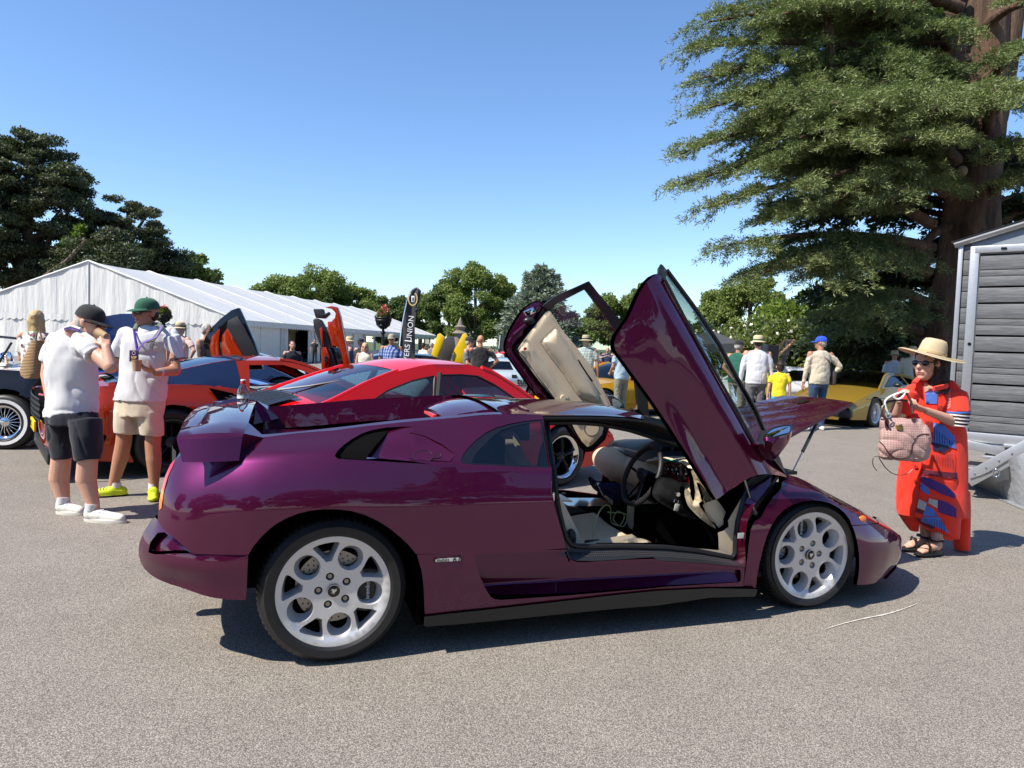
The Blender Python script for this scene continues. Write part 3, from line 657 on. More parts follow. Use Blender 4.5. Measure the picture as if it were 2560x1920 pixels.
# upper flap on the blade
mb = MB(); fl = []
for v in np.linspace(-.62,.62,13):
 dx = -.012 * (1 - (v / .62) ** 2)
 zf_ = -.055 * (v / .62) ** 2 * .5; fl.append([Vector((-.672 + dx, v, 1.044 + zf_)), Vector((-.65 + dx, v, 1.052 + zf_)), Vector((-.62 + dx, v, 1.056 + zf_)), Vector((-.595 + dx, v, 1.056 + zf_))])
mb.grid(fl); mb.grid([[p - Vector((0,0,.014)) for p in r][::-1] for r in fl])
for r in (fl[0], fl[-1]): mb.add(list(r) + [p - Vector((0,0,.014)) for p in r[::-1]], [tuple(range(8))])
mb.add([r[0] for r in fl] + [r[0] - Vector((0,0,.014)) for r in fl], [(i, i + 1, i + 14, i + 13) for i in range(12)]); mb.add([r[-1] for r in fl] + [r[-1] - Vector((0,0,.014)) for r in fl], [(i, i + 1, i + 14, i + 13) for i in range(12)])
mb.build('wing_flap', PURPLE, wing)
for s_ in (-1,1):   # the two sloping supports running forward on to the fenders
 mb = MB(); f0 = Vector((-.395, s_ * .83,1.022)); f1 = Vector((-.385, s_ * .60,1.047)); f2 = Vector((-.30, s_ * .76,.990)); f3 = Vector((-.42, s_ * .83,.93)); f4 = Vector((-.25, s_ * .66,.93)); f5 = Vector((-.40, s_ * .56,.90))
 mb.add([f0, f1, f2, f3, f4, f5], [(0,2,1),(0,3,2),(1,2,4),(1,4,5)]); mb.build('wing_support', PURPLE, wing, smooth=False)
# ------------------------------------------------------------------ wheels of the purple car
def make_wheel(parent, c, R, w, rim, a0, side=-1, hub_in=.012, detail=True):
 """c = centre of the outer face; side -1 faces local -y"""
 wh = empty('wheel', c); wh.parent = parent
 sy = -side                                      # inward direction in y
 hw = w / 2
 prof = [(rim - .006,.004),(rim + .004,-.004),(rim + .012,-.010),(rim + .55 * (R - rim),-.013),(R - .028,-.002),(R - .012,.012),(R - .003,.030)]
 tr = [(R, .05),(R, .05 + .3 * (w - .1)),(R, w - .1),(R - .003, w - .07),(R - .015, w - .05),(R - .04, w - .04),(rim, w - .06)]
 n = 210 if detail else 60; vs = []; fs = []; P = prof + tr; K = len(P)
 for k in range(n):
  a = 2 * pi * k / n
  for i, (r, h) in enumerate(P):
   if detail and 5 < i < 11 and k % 3 == 0: r -= .008
   if detail and i in (8,): r -= .006
   vs.append((r * cos(a), sy * h, r * sin(a)))
 for k in range(n):
  for i in range(K - 1):
   p = k * K + i; q = ((k + 1) % n) * K + i; fs.append((p, q, q + 1, p + 1))
 mb = MB(); mb.add(vs, fs); mb.build('tyre', RUBBER, wh, sharp=30)
 # rim face with five round holes and five three-cornered windows
 def face(x, z):
  r = np.hypot(x, z) / rim; return -(.0 + .016 * np.clip((.93 - r) / .12,0,1) + .004 * np.clip((.5 - r) / .3,0,1))
 circ = lambda cx, cz, r, n=22: [(cx + r * cos(2 * pi * k / n), cz + r * sin(2 * pi * k / n)) for k in range(n)]
 outer = circ(0,0, rim, 72); holes = []; kinds = []
 for k in range(5):
  a = radians(a0 + 72 * k); holes.append([(cos(a) * .645 * rim + (x * cos(a) - z * sin(a)), sin(a) * .645 * rim + (x * sin(a) + z * cos(a))) for x, z in [(.222 * rim * 1.04 * cos(q),.222 * rim * sin(q)) for q in np.linspace(0,2 * pi, 27)[:-1]]]); kinds.append((a, 0))
  b = a + radians(36); tri = [(.54,-.05),(.54,.05),(.64,.11),(.77,.20),(.84,.235),(.868,.21),(.885,.11),(.89,0),(.885,-.11),(.868,-.21),(.84,-.235),(.77,-.20),(.64,-.11)]
  holes.append([((r_ * cos(b) - t * sin(b)) * rim, (r_ * sin(b) + t * cos(b)) * rim) for r_, t in tri]); kinds.append((b, 1))
 for k in range(5):
  a = radians(a0 - 31 + 72 * k); holes.append(circ(cos(a) * .265 * rim, sin(a) * .265 * rim, .074 * rim, 14)); kinds.append((a, 2))
 f2 = (lambda x, z: face(x, z))
 o = side_panel('rim', outer, f2, ALLOY, wh, holes, rim * .075 if detail else rim * .2, side, 0)
 mb = MB()
 for q, (a, kd) in zip(holes, kinds):
  qa = np.array(densify(q, .02 if kd < 2 else .01)); cx, cz = qa.mean(0); fv = f2(qa[:, 0], qa[:, 1]); L = [[], [], []]
  for i, (x, z) in enumerate(list(qa) + [qa[0]]):
   v_ = float(fv[i % len(qa)]); sh = (cos(a) * -.05 * rim * (kd == 0), sin(a) * -.05 * rim * (kd == 0))
   for j, (d, s_) in enumerate(((0,1.0),(.012,.93),(.055 if kd < 2 else .03,(.76 if kd == 0 else .66) if kd < 2 else .9))):
    L[j].append((cx + (x - cx) * s_ + sh[0] * (j == 2), side * (v_ - d), cz + (z - cz) * s_ + sh[1] * (j == 2)))
  for j in range(2): mb.strip([Vector(p) for p in L[j]], [Vector(p) for p in L[j + 1]])
 mb.build('rim_bowl', ALLOY, wh, sharp=60)
 mb = MB(); mb.lathe([(rim, 0),(rim + .004,-.003 * 1),(rim + .006,.006),(rim - .004,.05),(rim - .01, w * .8)], n=60, axis='Y', M=Matrix.Diagonal((1, sy, 1))); mb.build('rim_barrel', ALLOY, wh)
 # behind: disc, caliper, black disc painting the shade inside the wheel
 mb = MB(); mb.lathe([(.0,.085),(.165 * R / .33,.085),(.165 * R / .33,.11),(0,.11)], n=40, axis='Y', M=Matrix.Diagonal((1, sy, 1))); dsk = mb.build('brake_disc', STEEL, wh)
 mb = MB()
 for k in range(30):
  for r_ in (.115,.13,.148): a = 2 * pi * (k + r_ * 30) / 30; mb.cyl((r_ * cos(a), sy * .082, r_ * sin(a)),(r_ * cos(a), sy * .09, r_ * sin(a)),.0035, n=6)
 mb.build('drilled_hole', DARK, dsk)
 mb = MB(); mb.lathe([(0,.13),(rim - .012,.13)], n=40, axis='Y', M=Matrix.Diagonal((1, sy, 1))); mb.build('wheel_shade_disc', DARK, wh)
 ca = radians(a0 - 72 if R > .32 else a0 + 72); mb = MB(); Rm = Matrix.Rotation(-ca, 3, 'Y'); mb.box(Rm @ Vector((.15, sy * .085,0)),(.09,.06,.20), Rm); cl_ = mb.build('brake_caliper', BTRIM, wh, bevel=.012)
 text_mesh('caliper_lettering', 'brembo', .026, WHTTXT, cl_, basis(Rm @ Vector((.155, sy * .052,0)), Vector((0,0,1)) if side < 0 else Vector((0,0,1)), Vector((-1,0,0))),.001)
 # bolts and cap
 for k in range(5):
  a = radians(a0 - 31 + 72 * k); x, z = cos(a) * .265 * rim, sin(a) * .265 * rim; mb = MB(); mb.cyl((x, sy * .045, z),(x, sy * .026, z),.0125,.011,6); mb.build('wheel_bolt', STEEL, wh)
  mb = MB(); mb.cyl((x, sy * .046, z),(x, sy * .044, z),.074 * rim, n=14); mb.build('bolt_well', DARK, wh)
 mb = MB(); mb.lathe([(0,.008),(.024,.009),(.028,.012),(.030,.02)], n=28, axis='Y', M=Matrix.Diagonal((1, sy, 1))); cp = mb.build('centre_cap', GLOSSBLK, wh)
 q = MB(); q.prism([(-.012,-.010),(-.004,-.004),(0,-.014),(.004,-.003),(.013,.004),(.010,.014),(.004,.006),(-.004,.012),(-.012,.008),(-.006,.001)], sy * .002,(0, sy * .005,0)); q.build('cap_emblem', CHROME, cp)
 q = MB(); q.lathe([(.0275,.007),(.030,.007)], n=28, axis='Y', M=Matrix.Diagonal((1, sy, 1))); q.build('cap_ring', CHROME, cp)
 return wh
def ring_text(parent, txt, R, mid_deg, size, y, side, mat):
 """raised lettering that runs round a tyre wall"""
 n = len(txt); step = size * .72 / R
 for i, ch in enumerate(txt):
  if ch == ' ': continue
  a = radians(mid_deg) - (i - (n - 1) / 2) * step if True else 0
  ux = Vector((sin(a),0,-cos(a))); uy = Vector((cos(a),0, sin(a)))
  text_mesh('sidewall_letter', ch, size, mat, parent, basis(Vector((R * cos(a), y, R * sin(a))), ux, uy),.0012)
TYTXT = plain('tyre_lettering', (.05,.05,.052),.4)
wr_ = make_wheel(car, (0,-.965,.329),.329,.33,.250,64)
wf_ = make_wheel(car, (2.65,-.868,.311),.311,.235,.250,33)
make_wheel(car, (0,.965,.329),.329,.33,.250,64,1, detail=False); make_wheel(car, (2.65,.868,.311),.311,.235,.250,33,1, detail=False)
for w_, R_ in ((wr_, .2915),(wf_, .282)):
 ring_text(w_, '335/30 ZR 18' if w_ is wr_ else '235/35 ZR 18', R_, -80,.022,-.0 + .0125,-1, TYTXT)
 ring_text(w_, 'ASIMMETRICO', R_, 42,.020,.0125,-1, TYTXT); ring_text(w_, 'P ZERO', R_, 130,.022,.0125,-1, TYTXT)
# wheel wells and underbody
for x, R, v, z in ((0,.385,.975,.335),(2.65,.345,.89,.315)):
 for s in (-1,1):
  mb = MB(); L = [[Vector((x + R * cos(a) * (1.0 if 0 < a < pi else 1), s * (v - .04 if i == 0 else .45), z + R * sin(a))) for a in np.linspace(0, pi, 22)] for i in (0,1)]
  mb.strip(L[0], L[1]); mb.add(L[1], [tuple(range(22))]); mb.build('wheel_well', DARK, car)
mb = MB(); mb.box((.75,0,.17),(.72,1.75,.12)); mb.box((1.4,0,.17),(1.55,1.80,.10)); mb.box((-.48,0,.40),(.2,1.2,.3)); mb.box((.2,0,.5),(1.2,.9,.6)); mb.box((2.45,0,.30),(1.1,.86,.34)); mb.box((3.2,0,.19),(.5,.8,.14)); mb.box((.83,0,.60),(.05,1.4,.75))
mb.build('underbody', DARK, car)
mb = MB(); mb.cyl((-.60,.25,.33),(-.86,.25,.33),.05, n=20); mb.cyl((-.60,-.25,.33),(-.86,-.25,.33),.05, n=20); mb.build('exhaust_pipe', CHROME, car)
# ------------------------------------------------------------------ door opening and cabin
def pad(name, pts, v, a, s_, mat, sgn=1, h=.02, rim=.05, parent=car, smooth=4, conv=True):
 P = [PF.inv(p[0], p[1], p[2] if len(p) > 2 else v) for p in pts]
 P = [tuple(q) for q in crom(P, smooth, True)] if smooth > 1 else P
 return side_panel(name, P, pillow(P, v, a, s_) if a else (lambda x, z: v + 0 * x), mat, parent, [], h, -1, rim)
O_l = L3(Z(2, [(842,332,.56),(858,430,.70),(887,606,.90),(900,652,.93),(897,785,.963),(916,872,.967),(960,1020,.972),(985,1118,.972),(1002,1170,.965)]))
I_l = L3(Z(3, [(58,190,.50),(72,300,.60),(110,560,.84),(118,600,.87),(132,760,.895),(152,900,.90),(190,1060,.905),(218,1150,.905),(262,1210,.905)]))
O_b = L3(Z(3, [(245,1330,.965),(420,1336,.965),(700,1324,.962),(1100,1336,.96),(1400,1358,.955),(1706,1388,.95)]))
I_b = L3(Z(3, [(262,1212,.905),(420,1216,.895),(700,1212,.89),(1040,1222,.885),(1300,1250,.88),(1615,1312,.88)]))
O_f = L3(Z(3, [(1706,1388,.95),(1700,1150,.94),(1722,1000,.93),(1770,880,.92),(1880,740,.88),(1960,640,.84)])) + [Vector((2.50,-.70,.77))]
I_f = L3(Z(3, [(1615,1312,.88),(1622,1150,.87),(1640,1000,.86),(1690,820,.83),(1760,680,.78),(1830,600,.72)])) + [Vector((2.40,-.62,.80))]
O_t = [Vector((x, -float(edgev(x)) + .001, float(edgez(x)) - .004)) for x in np.linspace(1.105,2.5,16)]
I_t = [PF.loc3(*p) for p in Z(3, [(58,190,.50),(300,185,.485),(500,200,.475),(740,248,.47),(1000,330,.48)])]; I_t += [Vector((2.15,-.52,.86)), Vector((2.40,-.60,.79))]
def jamb(name, A, B, mat, n=26, lip=.0):
 A, B = resample(A, n), resample(B, n); mid = [a.lerp(b, .5) + Vector((0,.02,0)) for a, b in zip(A, B)]
 mb = MB(); mb.grid([A, mid, B]); return mb.build(name, mat, car)
jamb('door_jamb', O_l, I_l, BTRIM); jamb('door_sill', O_b, I_b, BTRIM); jamb('front_jamb', O_f, I_f, PURPLE); jamb('roof_rail', O_t, I_t, SEAL)
seal = I_l + I_b[1:] + I_f[1:] + I_t[::-1][1:]
sl_ = [tuple(p) for p in seal]; mb = MB(); mb.tube(resample(seal, 90),.014,8); mb.build('door_seal', SEAL, car)
mb = MB(); mb.tube([p + Vector((0,.0,-.012)) for p in resample(O_t, 24)], .010,6); mb.build('drip_rail', SEAL, car)
# sill tread plate with raised dots
mb = MB()
OB, IB = resample(O_b, 90), resample(I_b, 90)
for i in range(6,86):
 for j in (.28,.40,.52): p = OB[i].lerp(IB[i], j) + Vector((0,.02 * (1 - abs(1 - 2 * j)),0)); mb.ball(p, (.0045,.004,.0045),5,3)
mb.build('tread_dots', plain('tread_dots', (.05,.05,.052),.4), car)
t_ = L3(Z(3, [(107,800,.91)]))[0]; mb = MB(); mb.box(t_, (.012,.02,.045)); mb.build('door_striker', CHROME, car, bevel=.003)
t_ = L3(Z(3, [(1672,1125,.925)]))[0]; mb = MB(); mb.box(t_, (.045,.004,.028)); mb.build('chassis_plate', plain('plate_metal', (.5,.5,.48),.5), car)
# dark hinge bay in front of the door
pad('hinge_bay', Z(3, [(1700,700),(1640,980),(1720,1010),(1800,900),(1900,760),(1985,640),(1900,620),(1760,640)]),.80,0,1, SEAL, rim=0, smooth=1)
mb = MB(); q = L3(Z(3, [(1695,660,.84),(1785,935,.86)])); mb.tube(q, .006,6); mb.ball(q[1], .014); mb.build('door_gas_strut', STEEL, car)
# floor, firewall, tunnel
mb = MB(); mb.box((1.62,0,.205),(1.5,1.62,.03)); mb.build('cabin_floor', CARPET, car)
mb = MB(); mb.box((2.45,0,.45),(.03,1.5,.55)); mb.build('bulkhead', CARPET, car)
# cream carpet strip inside the sill, kick panel
pad('sill_carpet', Z(3, [(500,1210),(1040,1208),(1482,1246),(1484,1238),(1592,1285),(1605,1296),(1300,1262),(1000,1228)]),.86,0,1, CREAM, rim=.06, smooth=1)
pad('kick_panel', Z(3, [(1560,1000),(1700,760),(1755,690),(1700,820),(1650,985),(1625,1140),(1600,1290),(1484,1242),(1480,1140),(1475,1100),(1520,1085),(1565,1050)]),.80,0,1, CREAM, rim=.05, smooth=1)
# dashboard: outline seen from the door, in depth from v = -.66 to .66
db = empty('dashboard', (0,0,0)); db.parent = car
def dash_sec(v, k=1.0):
 return [(2.30,.44),(2.12,.46),(2.02,.50),(1.97,.56),(1.955,.63),(1.97,.69),(2.01,.735),(2.07,.76),(2.2,.775),(2.5,.775)]
rows = []; rows2 = []
for v in np.linspace(-.66,.74,25):
 s_ = dash_sec(v); bul = .035 * math.cos(min(1, abs(v - .38) / .34) * pi / 2) if abs(v - .38) < .34 else 0
 bul = 0; push = .13 if .14 < v < .69 else 0; far = max(0,(-v - .45) / .21); end = max(0,(v - .60) / .14)
 rows.append([Vector((x + push * (i < 8) - bul * (1 if i in (3,4,5,6,7) else 0) + .10 * far ** 2 * (1 if i < 7 else .2) + .05 * end ** 2,-v, z + bul * .5 * (i > 5))) for i, (x, z) in enumerate(s_)])
mb = MB(); mb.grid([r[:7] for r in rows]); mb.build('dash_lower', CREAM, db, sharp=60)
mb = MB(); mb.grid([r[6:] for r in rows]); mb.build('dash_top', BLKL, db, sharp=60)
mb = MB(); mb.tube([r[6] + Vector((-.006,0,0)) for r in rows], .012,8); mb.build('dash_edge_roll', BLKL, db)
for i in range(4):
 p = PF.loc3(*Z(3, [(1030 + i * 36 + (22 if i > 1 else 0),405)])[0], .0); mb = MB(); mb.box((p.x, p.y, .80),(.035,.014,.035)); mb.build('vent_grip', BTRIM, db, bevel=.004)
# binnacle: hood, red face with round gauges (faces the driver, -x)
def bn(pts, v0=.18, v1=.64):      # points on the binnacle plane: v grows to the right of crop 17
 return [PF.loc3(x, y, v0 + (v1 - v0) * (q[0] - 350) / 900) for q, (x, y) in zip(pts, Z(17, pts))]
REDF = plain('dark_red_fascia', (.20,.010,.012),.25, coat=.6)
fo = bn([(330,420),(450,375),(620,355),(800,365),(950,400),(1050,455),(1110,520),(1180,700),(1190,900),(1150,1040),(1080,900),(990,800),(900,720),(760,720),(600,640),(480,600),(340,520)])
back = Vector((.05,0,0)); fl2 = [Vector((p.y, p.z, 0)) for p in fo]
mb = MB(); mb.add([p + back for p in fo], [tuple(t) for t in geometry.tessellate_polygon([fl2])]); mb.build('binnacle_face', REDF, db, smooth=False)
hoo = bn([(300,380),(520,330),(700,335),(850,345),(1000,400),(1090,480),(1170,640),(1200,850),(1165,1040)])
hou = bn([(300,290),(520,262),(700,268),(880,280),(1050,330),(1150,400),(1240,560),(1300,800),(1220,1060)])
mb = MB(); ho2 = resample(hoo, 26); hu2 = resample(hou, 26); mb.grid([[p + Vector((.09,0,.0)) for p in ho2], ho2, [a.lerp(b, .5) + Vector((-.02,0,0)) for a, b in zip(ho2, hu2)], hu2, [p + Vector((.09,0,.01)) for p in hu2]]); mb.build('binnacle_hood', CREAM, db)
mb = MB(); mb.grid([[p + Vector((-.006,0,0)) for p in ho2[6:14]], [a.lerp(b, .45) + Vector((-.022,0,0)) for a, b in zip(ho2[6:14], hu2[6:14])], [a.lerp(b, .8) + Vector((-.016,0,0)) for a, b in zip(ho2[6:14], hu2[6:14])]]); mb.build('teal_hood_strip', TEAL, db)
mb = MB(); mb.grid([[p + Vector((-.006,0,0)) for p in ho2[13:17]], [a.lerp(b, .5) + Vector((-.024,0,0)) for a, b in zip(ho2[13:17], hu2[13:17])], [b + Vector((-.004,0,0)) for b in hu2[13:17]]]); mb.build('dark_hood_strip', BTRIM, db)
for gx, gy, r in ((550,485,.026),(705,480,.026),(845,545,.046),(985,520,.027),(1085,660,.048),(430,450,.022)):
 p = bn([(gx, gy)])[0] + Vector((.045,0,0)); mb = MB(); mb.cyl(p, p - Vector((.012,0,0)), r, n=24); g = mb.build('gauge', GAUGE, db)
 mb = MB(); mb.tube([p + Vector((-.012, r * cos(a), r * sin(a))) for a in np.linspace(0,2 * pi, 25)], .0035,6); mb.build('gauge_ring', CHROME, g)
 mb = MB(); mb.prism([(-.002,0),(.002,0),(.001, r * .8),(-.001, r * .8)], .001, p - Vector((.014,0,0)),(0,-.6,.8),(0,.8,.6),(-1,0,0)); mb.build('gauge_needle', WHTTXT, g)
for gx, gy in ((670,815),(1095,835),(1165,760)):
 p = bn([(gx, gy)])[0]; mb = MB(); mb.cyl(p + Vector((.04,0,0)), p, .009, n=14); mb.build('dash_knob', CHROME, db)
# cream end of the dash that sweeps down beside the door, and its pocket
sw = Z(17, [(1110,500),(1150,482),(1210,490),(1260,570),(1310,720),(1345,900),(1370,1080),(1330,1150),(1400,1300),(1500,1450),(1590,1590),(1500,1560),(1400,1490),(1250,1370),(1130,1250),(1050,1150),(1000,1000),(990,880),(1010,830),(1080,890),(1110,980),(1150,1080),(1175,1040),(1190,900),(1170,740),(1145,610)])
pad('dash_side_panel', sw, .67,.028,.02, CREAM, rim=.05, smooth=2, parent=db)
pad('door_pocket', Z(3, [(1350,872),(1400,845),(1462,828),(1520,900),(1566,980),(1530,1056),(1480,1058),(1440,1000),(1390,935)]),.735,.02,.015, CREAM, rim=.04, smooth=2, parent=db)
pad('dash_side_vent', Z(3, [(1322,690),(1365,735),(1430,820),(1400,838),(1368,842),(1352,790)]),.735,.02,.015, GLOSSBLK, rim=.03, smooth=2, parent=db)
# passenger end of the dash: padded knee roll and glove lid
mb = MB(); mb.ball((2.02,.40,.635),(.10,.34,.115),24,16); mb.build('glove_lid', CREAM, db, sharp=80)
# steering column, wheel
cw = PF.loc3(*Z(3, [(843,626)])[0], .38); tilt = radians(24); nW = Vector((-cos(tilt),0, sin(tilt))); uW = Vector((0,-1,0)); vW = nW.cross(uW); vW = vW if vW.z > 0 else -vW
sw_ = empty('steering_wheel', (0,0,0)); sw_.parent = car
ringp = [cw + uW * (.180 * cos(a)) + vW * (.180 * sin(a)) for a in np.linspace(0,2 * pi, 49)]
mb = MB(); mb.tube(ringp, .0155,12, caps=False); mb.build('wheel_rim', GLOSSBLK if False else BLKL, sw_)
mb = MB(); mb.ball(cw - nW * .012,(.03,.062,.055),20,12, Matrix.Rotation(-tilt, 3, 'Y')); mb.build('horn_pad', BLKL, sw_)
for a in (radians(8), radians(172), radians(250), radians(290)):
 mb = MB(); mb.tube([cw - nW * .015 + (uW * cos(a) + vW * sin(a)) * .045, cw - nW * .004 + (uW * cos(a) + vW * sin(a)) * .175], [.016,.010], 8, flat=.5); mb.build('spoke', GLOSSBLK, sw_)
mb = MB(); mb.ball(cw + nW * .022,(.006,.022,.022),16,8, Matrix.Rotation(-tilt, 3, 'Y')); mb.build('horn_emblem', GLOSSBLK, sw_)
mb = MB(); mb.tube([cw - nW * .02, cw - nW * .26], [.045,.06], 14); mb.build('steering_column', BTRIM, car)
mb = MB(); mb.box(cw - nW * .12 + Vector((0,-.0,-.03)),(.16,.14,.12), Matrix.Rotation(-tilt, 3, 'Y')); mb.build('column_shroud', BTRIM, car, bevel=.02)
pad('lower_dash_cover', Z(3, [(990,640),(1100,660),(1190,700),(1205,800),(1230,920),(1290,985),(1180,960),(1080,900),(980,840),(930,780),(950,700)]),.58,.03,.03, BTRIM, rim=.12, smooth=3)
kp = PF.loc3(*Z(3, [(1125,775)])[0], .62); mb = MB(); mb.cyl(kp, kp + Vector((0,-.03,0)),.012, n=12); mb.build('ignition_lock', CHROME, car)
key = empty('car_keys', PF.loc3(*Z(3, [(1130,840)])[0], .64)); key.parent = car
mb = MB(); mb.tube([(.014 * cos(a),0,.014 * sin(a)) for a in np.linspace(0,2 * pi, 21)], .002,6); mb.tube([(0,0,.014),(-.002,.005,.034)], .004,6); mb.build('key_ring', CHROME, key)
mb = MB(); mb.box((.005,0,-.035),(.030,.006,.042), Matrix.Rotation(.2,3, 'Y')); mb.build('key_fob', plain('pale_fob', (.4,.42,.38),.4), key, bevel=.003)
# tunnel and console
mb = MB(); mb.prism([(1.02,.22),(1.02,.52),(1.5,.47),(1.78,.46),(1.96,.56),(2.3,.58),(2.3,.22)], .24,(0,-.12,0)); mb.build('centre_tunnel', GLOSSBLK, car, sharp=30)
pad('tunnel_side', Z(3, [(728,870),(760,838),(900,790),(960,820),(1060,880),(1120,915),(1190,960),(1165,1050),(1140,1190),(1050,1196),(940,1190),(860,1120),(740,1062),(722,960)]),.125,.012,.02, CREAM, rim=.03, smooth=2)
mb = MB(); mb.box((1.28,.0,.515),(.42,.20,.01), Matrix.Rotation(.10,3, 'Y')); mb.build('switch_panel', plain('satin_switch_panel', (.45,.45,.44),.3, metal=.6), car)
for i in range(7):
 mb = MB(); mb.box((1.16 + i * .05,-.03 + .05 * (i % 2),.528),(.026,.03,.012)); mb.build('console_switch', BTRIM, car, bevel=.003)
# navy armrest lid standing open on the console
pad('navy_armrest_flap', Z(3, [(418,668),(432,645),(470,672),(520,682),(600,678),(660,690),(720,740),(722,850),(640,850),(560,800),(500,775),(450,735)]),.06,.03,.03, plain('navy_leather', (.008,.010,.05),.35), rim=.03, smooth=3)
q = L3(Z(3, [(478,700,.10),(520,790,.10)])); mb = MB(); mb.tube(q, .006,8); mb.ball(q[0], .014); mb.build('flap_stay', CHROME, car)
# cable
cab = [PF.loc3(x, y, v) for x, y, v in [(*Z(3, [(435,1165)])[0], .44),(*Z(3, [(450,1050)])[0], .42),(*Z(3, [(490,930)])[0], .40),(*Z(3, [(545,872)])[0], .34),(*Z(3, [(585,900)])[0], .25),(*Z(3, [(590,1010)])[0], .2),(*Z(3, [(660,1040)])[0], .22),(*Z(3, [(700,960)])[0], .2),(*Z(3, [(640,925)])[0], .18),(*Z(3, [(610,1000)])[0], .2),(*Z(3, [(690,1050)])[0], .22),(*Z(3, [(715,950)])[0], .2),(*Z(3, [(560,930)])[0], .2)]]
mb = MB(); mb.tube(crom(cab, 8),.0038,6); tag(mb.build('charging_cable', plain('pale_green_cable', (.38,.42,.20),.5)), 'thin pale green cable trailing over the cream driver seat', 'cable').matrix_world = Matrix.Translation(PF.loc) @ Matrix.Rotation(PF.yaw, 4, 'Z')
# seats
def seat(v, name='seat'):
 s = empty(name, (0,0,0)); s.parent = car
 rows = []
 for x, z, th in ((1.70,.36,.02),(1.66,.385,.03),(1.55,.375,.03),(1.40,.35,.03),(1.27,.335,.03)):
  rows.append([Vector((x - (.05 * (abs(u) ** 3)),-v - u * .27, z + .055 * abs(u) ** 4 - (.10 if abs(u) > .99 else 0))) for u in (-1,-.95,-.85,-.65,-.35,0,.35,.65,.85,.95,1)])
 mb = MB(); mb.grid(rows); fr = [Vector((p.x + .012, p.y, .24)) for p in rows[0]]; mb.grid([fr, rows[0]])
 mb.add([r[0] for r in rows] + [Vector((r[0].x, r[0].y, .22)) for r in rows], [(i, i + 1, i + 6, i + 5) for i in range(4)]); mb.add([r[-1] for r in rows] + [Vector((r[-1].x, r[-1].y, .22)) for r in rows], [(i, i + 1, i + 6, i + 5) for i in range(4)])
 mb.build('seat_cushion', CREAM, s, sharp=50)
 rows = []
 for x, z, w_ in ((1.30,.32,.27),(1.24,.45,.27),(1.16,.60,.255),(1.08,.74,.23),(1.02,.84,.17),(1.0,.90,.13),(.985,.96,.12),(.965,.985,.10)):
  rows.append([Vector((x + .07 * abs(u) ** 4 * (z < .8) - (.09 if abs(u) > .99 else 0),-v - u * w_, z)) for u in (-1,-.96,-.85,-.65,-.35,0,.35,.65,.85,.96,1)])
 mb = MB(); mb.grid(rows); mb.grid([[p + Vector((-.09,0,0)) for p in r] for r in rows]); mb.add(rows[-1] + [p + Vector((-.09,0,0)) for p in rows[-1]], [(i, i + 1, i + 12, i + 11) for i in range(10)])
 mb.build('seat_back', CREAM, s, sharp=50)
 return s
seat(.40); seat(-.40)
# bolster of the near seat catching the sun
pad('seat_bolster', Z(3, [(640,1205),(700,1160),(780,1145),(860,1152),(920,1180),(948,1205),(900,1212),(760,1212)]),.66,.03,.03, CREAM, rim=.05, smooth=3)
q = PF.loc3(*Z(3, [(435,1185)])[0], .55); mb = MB(); mb.box(q, (.09,.03,.035)); mb.build('seat_switch', BTRIM, car, bevel=.006)
mb = MB(); mb.ball(PF.loc3(*Z(3, [(255,1150)])[0], .70),(.03,.03,.055)); mb.build('belt_buckle', BTRIM, car)
mb = MB(); mb.box((1.9,0,.985),(.05,.22,.05)); mb.tube([(1.9,0,1.0),(1.92,0,1.07)], .008); mb.build('interior_mirror', BTRIM, car, bevel=.012)
# inner roof lining (keeps the cabin closed above)
mb = MB(); mb.grid([[Vector((x, u * (float(edgev(x)) - .04), float(edgez(x)) - .035 + .02 * (1 - u * u))) for u in np.linspace(-1,1,7)] for x in np.linspace(.95,1.76,6)]); mb.build('headlining', CREAM, car)
mb = MB(); mb.grid([[Vector((.86, u * .8, z)) for u in (-1,0,1)] for z in (.2,.84)]); mb.build('rear_bulkhead', CREAM, car)
# ------------------------------------------------------------------ near door, swung up
nd = empty('scissor_door', (0,0,0)); nd.parent = car; nd['label'] = 'near scissor door seen from outside'
A_ = np.array(PF.inv(*Z(11, [(415,165)])[0], .91)); B_ = np.array(PF.inv(*Z(11, [(985,1200)])[0], .90))
dv = (B_ - A_) / np.linalg.norm(B_ - A_); nv = np.array([dv[1], -dv[0]])
c0_ = np.array(PF.inv(*Z(11, [(300,900)])[0], .93)); nv = nv if (c0_ - A_) @ nv > 0 else -nv        # nv: away from the glass
DP = pchip([-.10,0,.05,.12,.20,.30,.40,.50,.60], [.80,.895,.930,.948,.950,.945,.938,.925,.90])
def dsurf(x, z):
 px = (x - A_[0]) * nv[0] + (z - A_[1]) * nv[1]; t = (x - A_[0]) * dv[0] + (z - A_[1]) * dv[1]
 v = DP(px); sc = np.exp(-((px - .26) / .085) ** 2) * np.clip((t - .35) / .55,0,1) * np.clip((1.36 - t) / .22,0,1)
 tip = np.clip((.22 - t) / .40,0,1.5) ** 2 * .22
 return v - .050 * sc - tip * np.clip(px / .2,0,1) * .25
dk = Z(11, [(372,112),(335,130),(298,165),(268,210),(243,255),(222,305),(200,355),(178,402),(150,440),(122,480),(103,510),(93,545),(92,575),(100,605)]) 
dk2 = Z(11, [(200,742),(320,905),(450,1098),(560,1270),(650,1412),(742,1556)]); dk3 = Z(11, [(800,1515),(862,1475),(910,1440),(960,1412),(1010,1396),(1060,1390),(1120,1396),(1196,1413),(1170,1360),(1110,1290),(1050,1235),(987,1202)])
dk4 = Z(11, [(930,1100),(880,1005),(770,810),(700,690),(640,590),(575,470),(520,362),(460,250),(415,165)])
dol = [PF.on(p, dsurf) for p in dk + dk2 + dk3 + dk4]
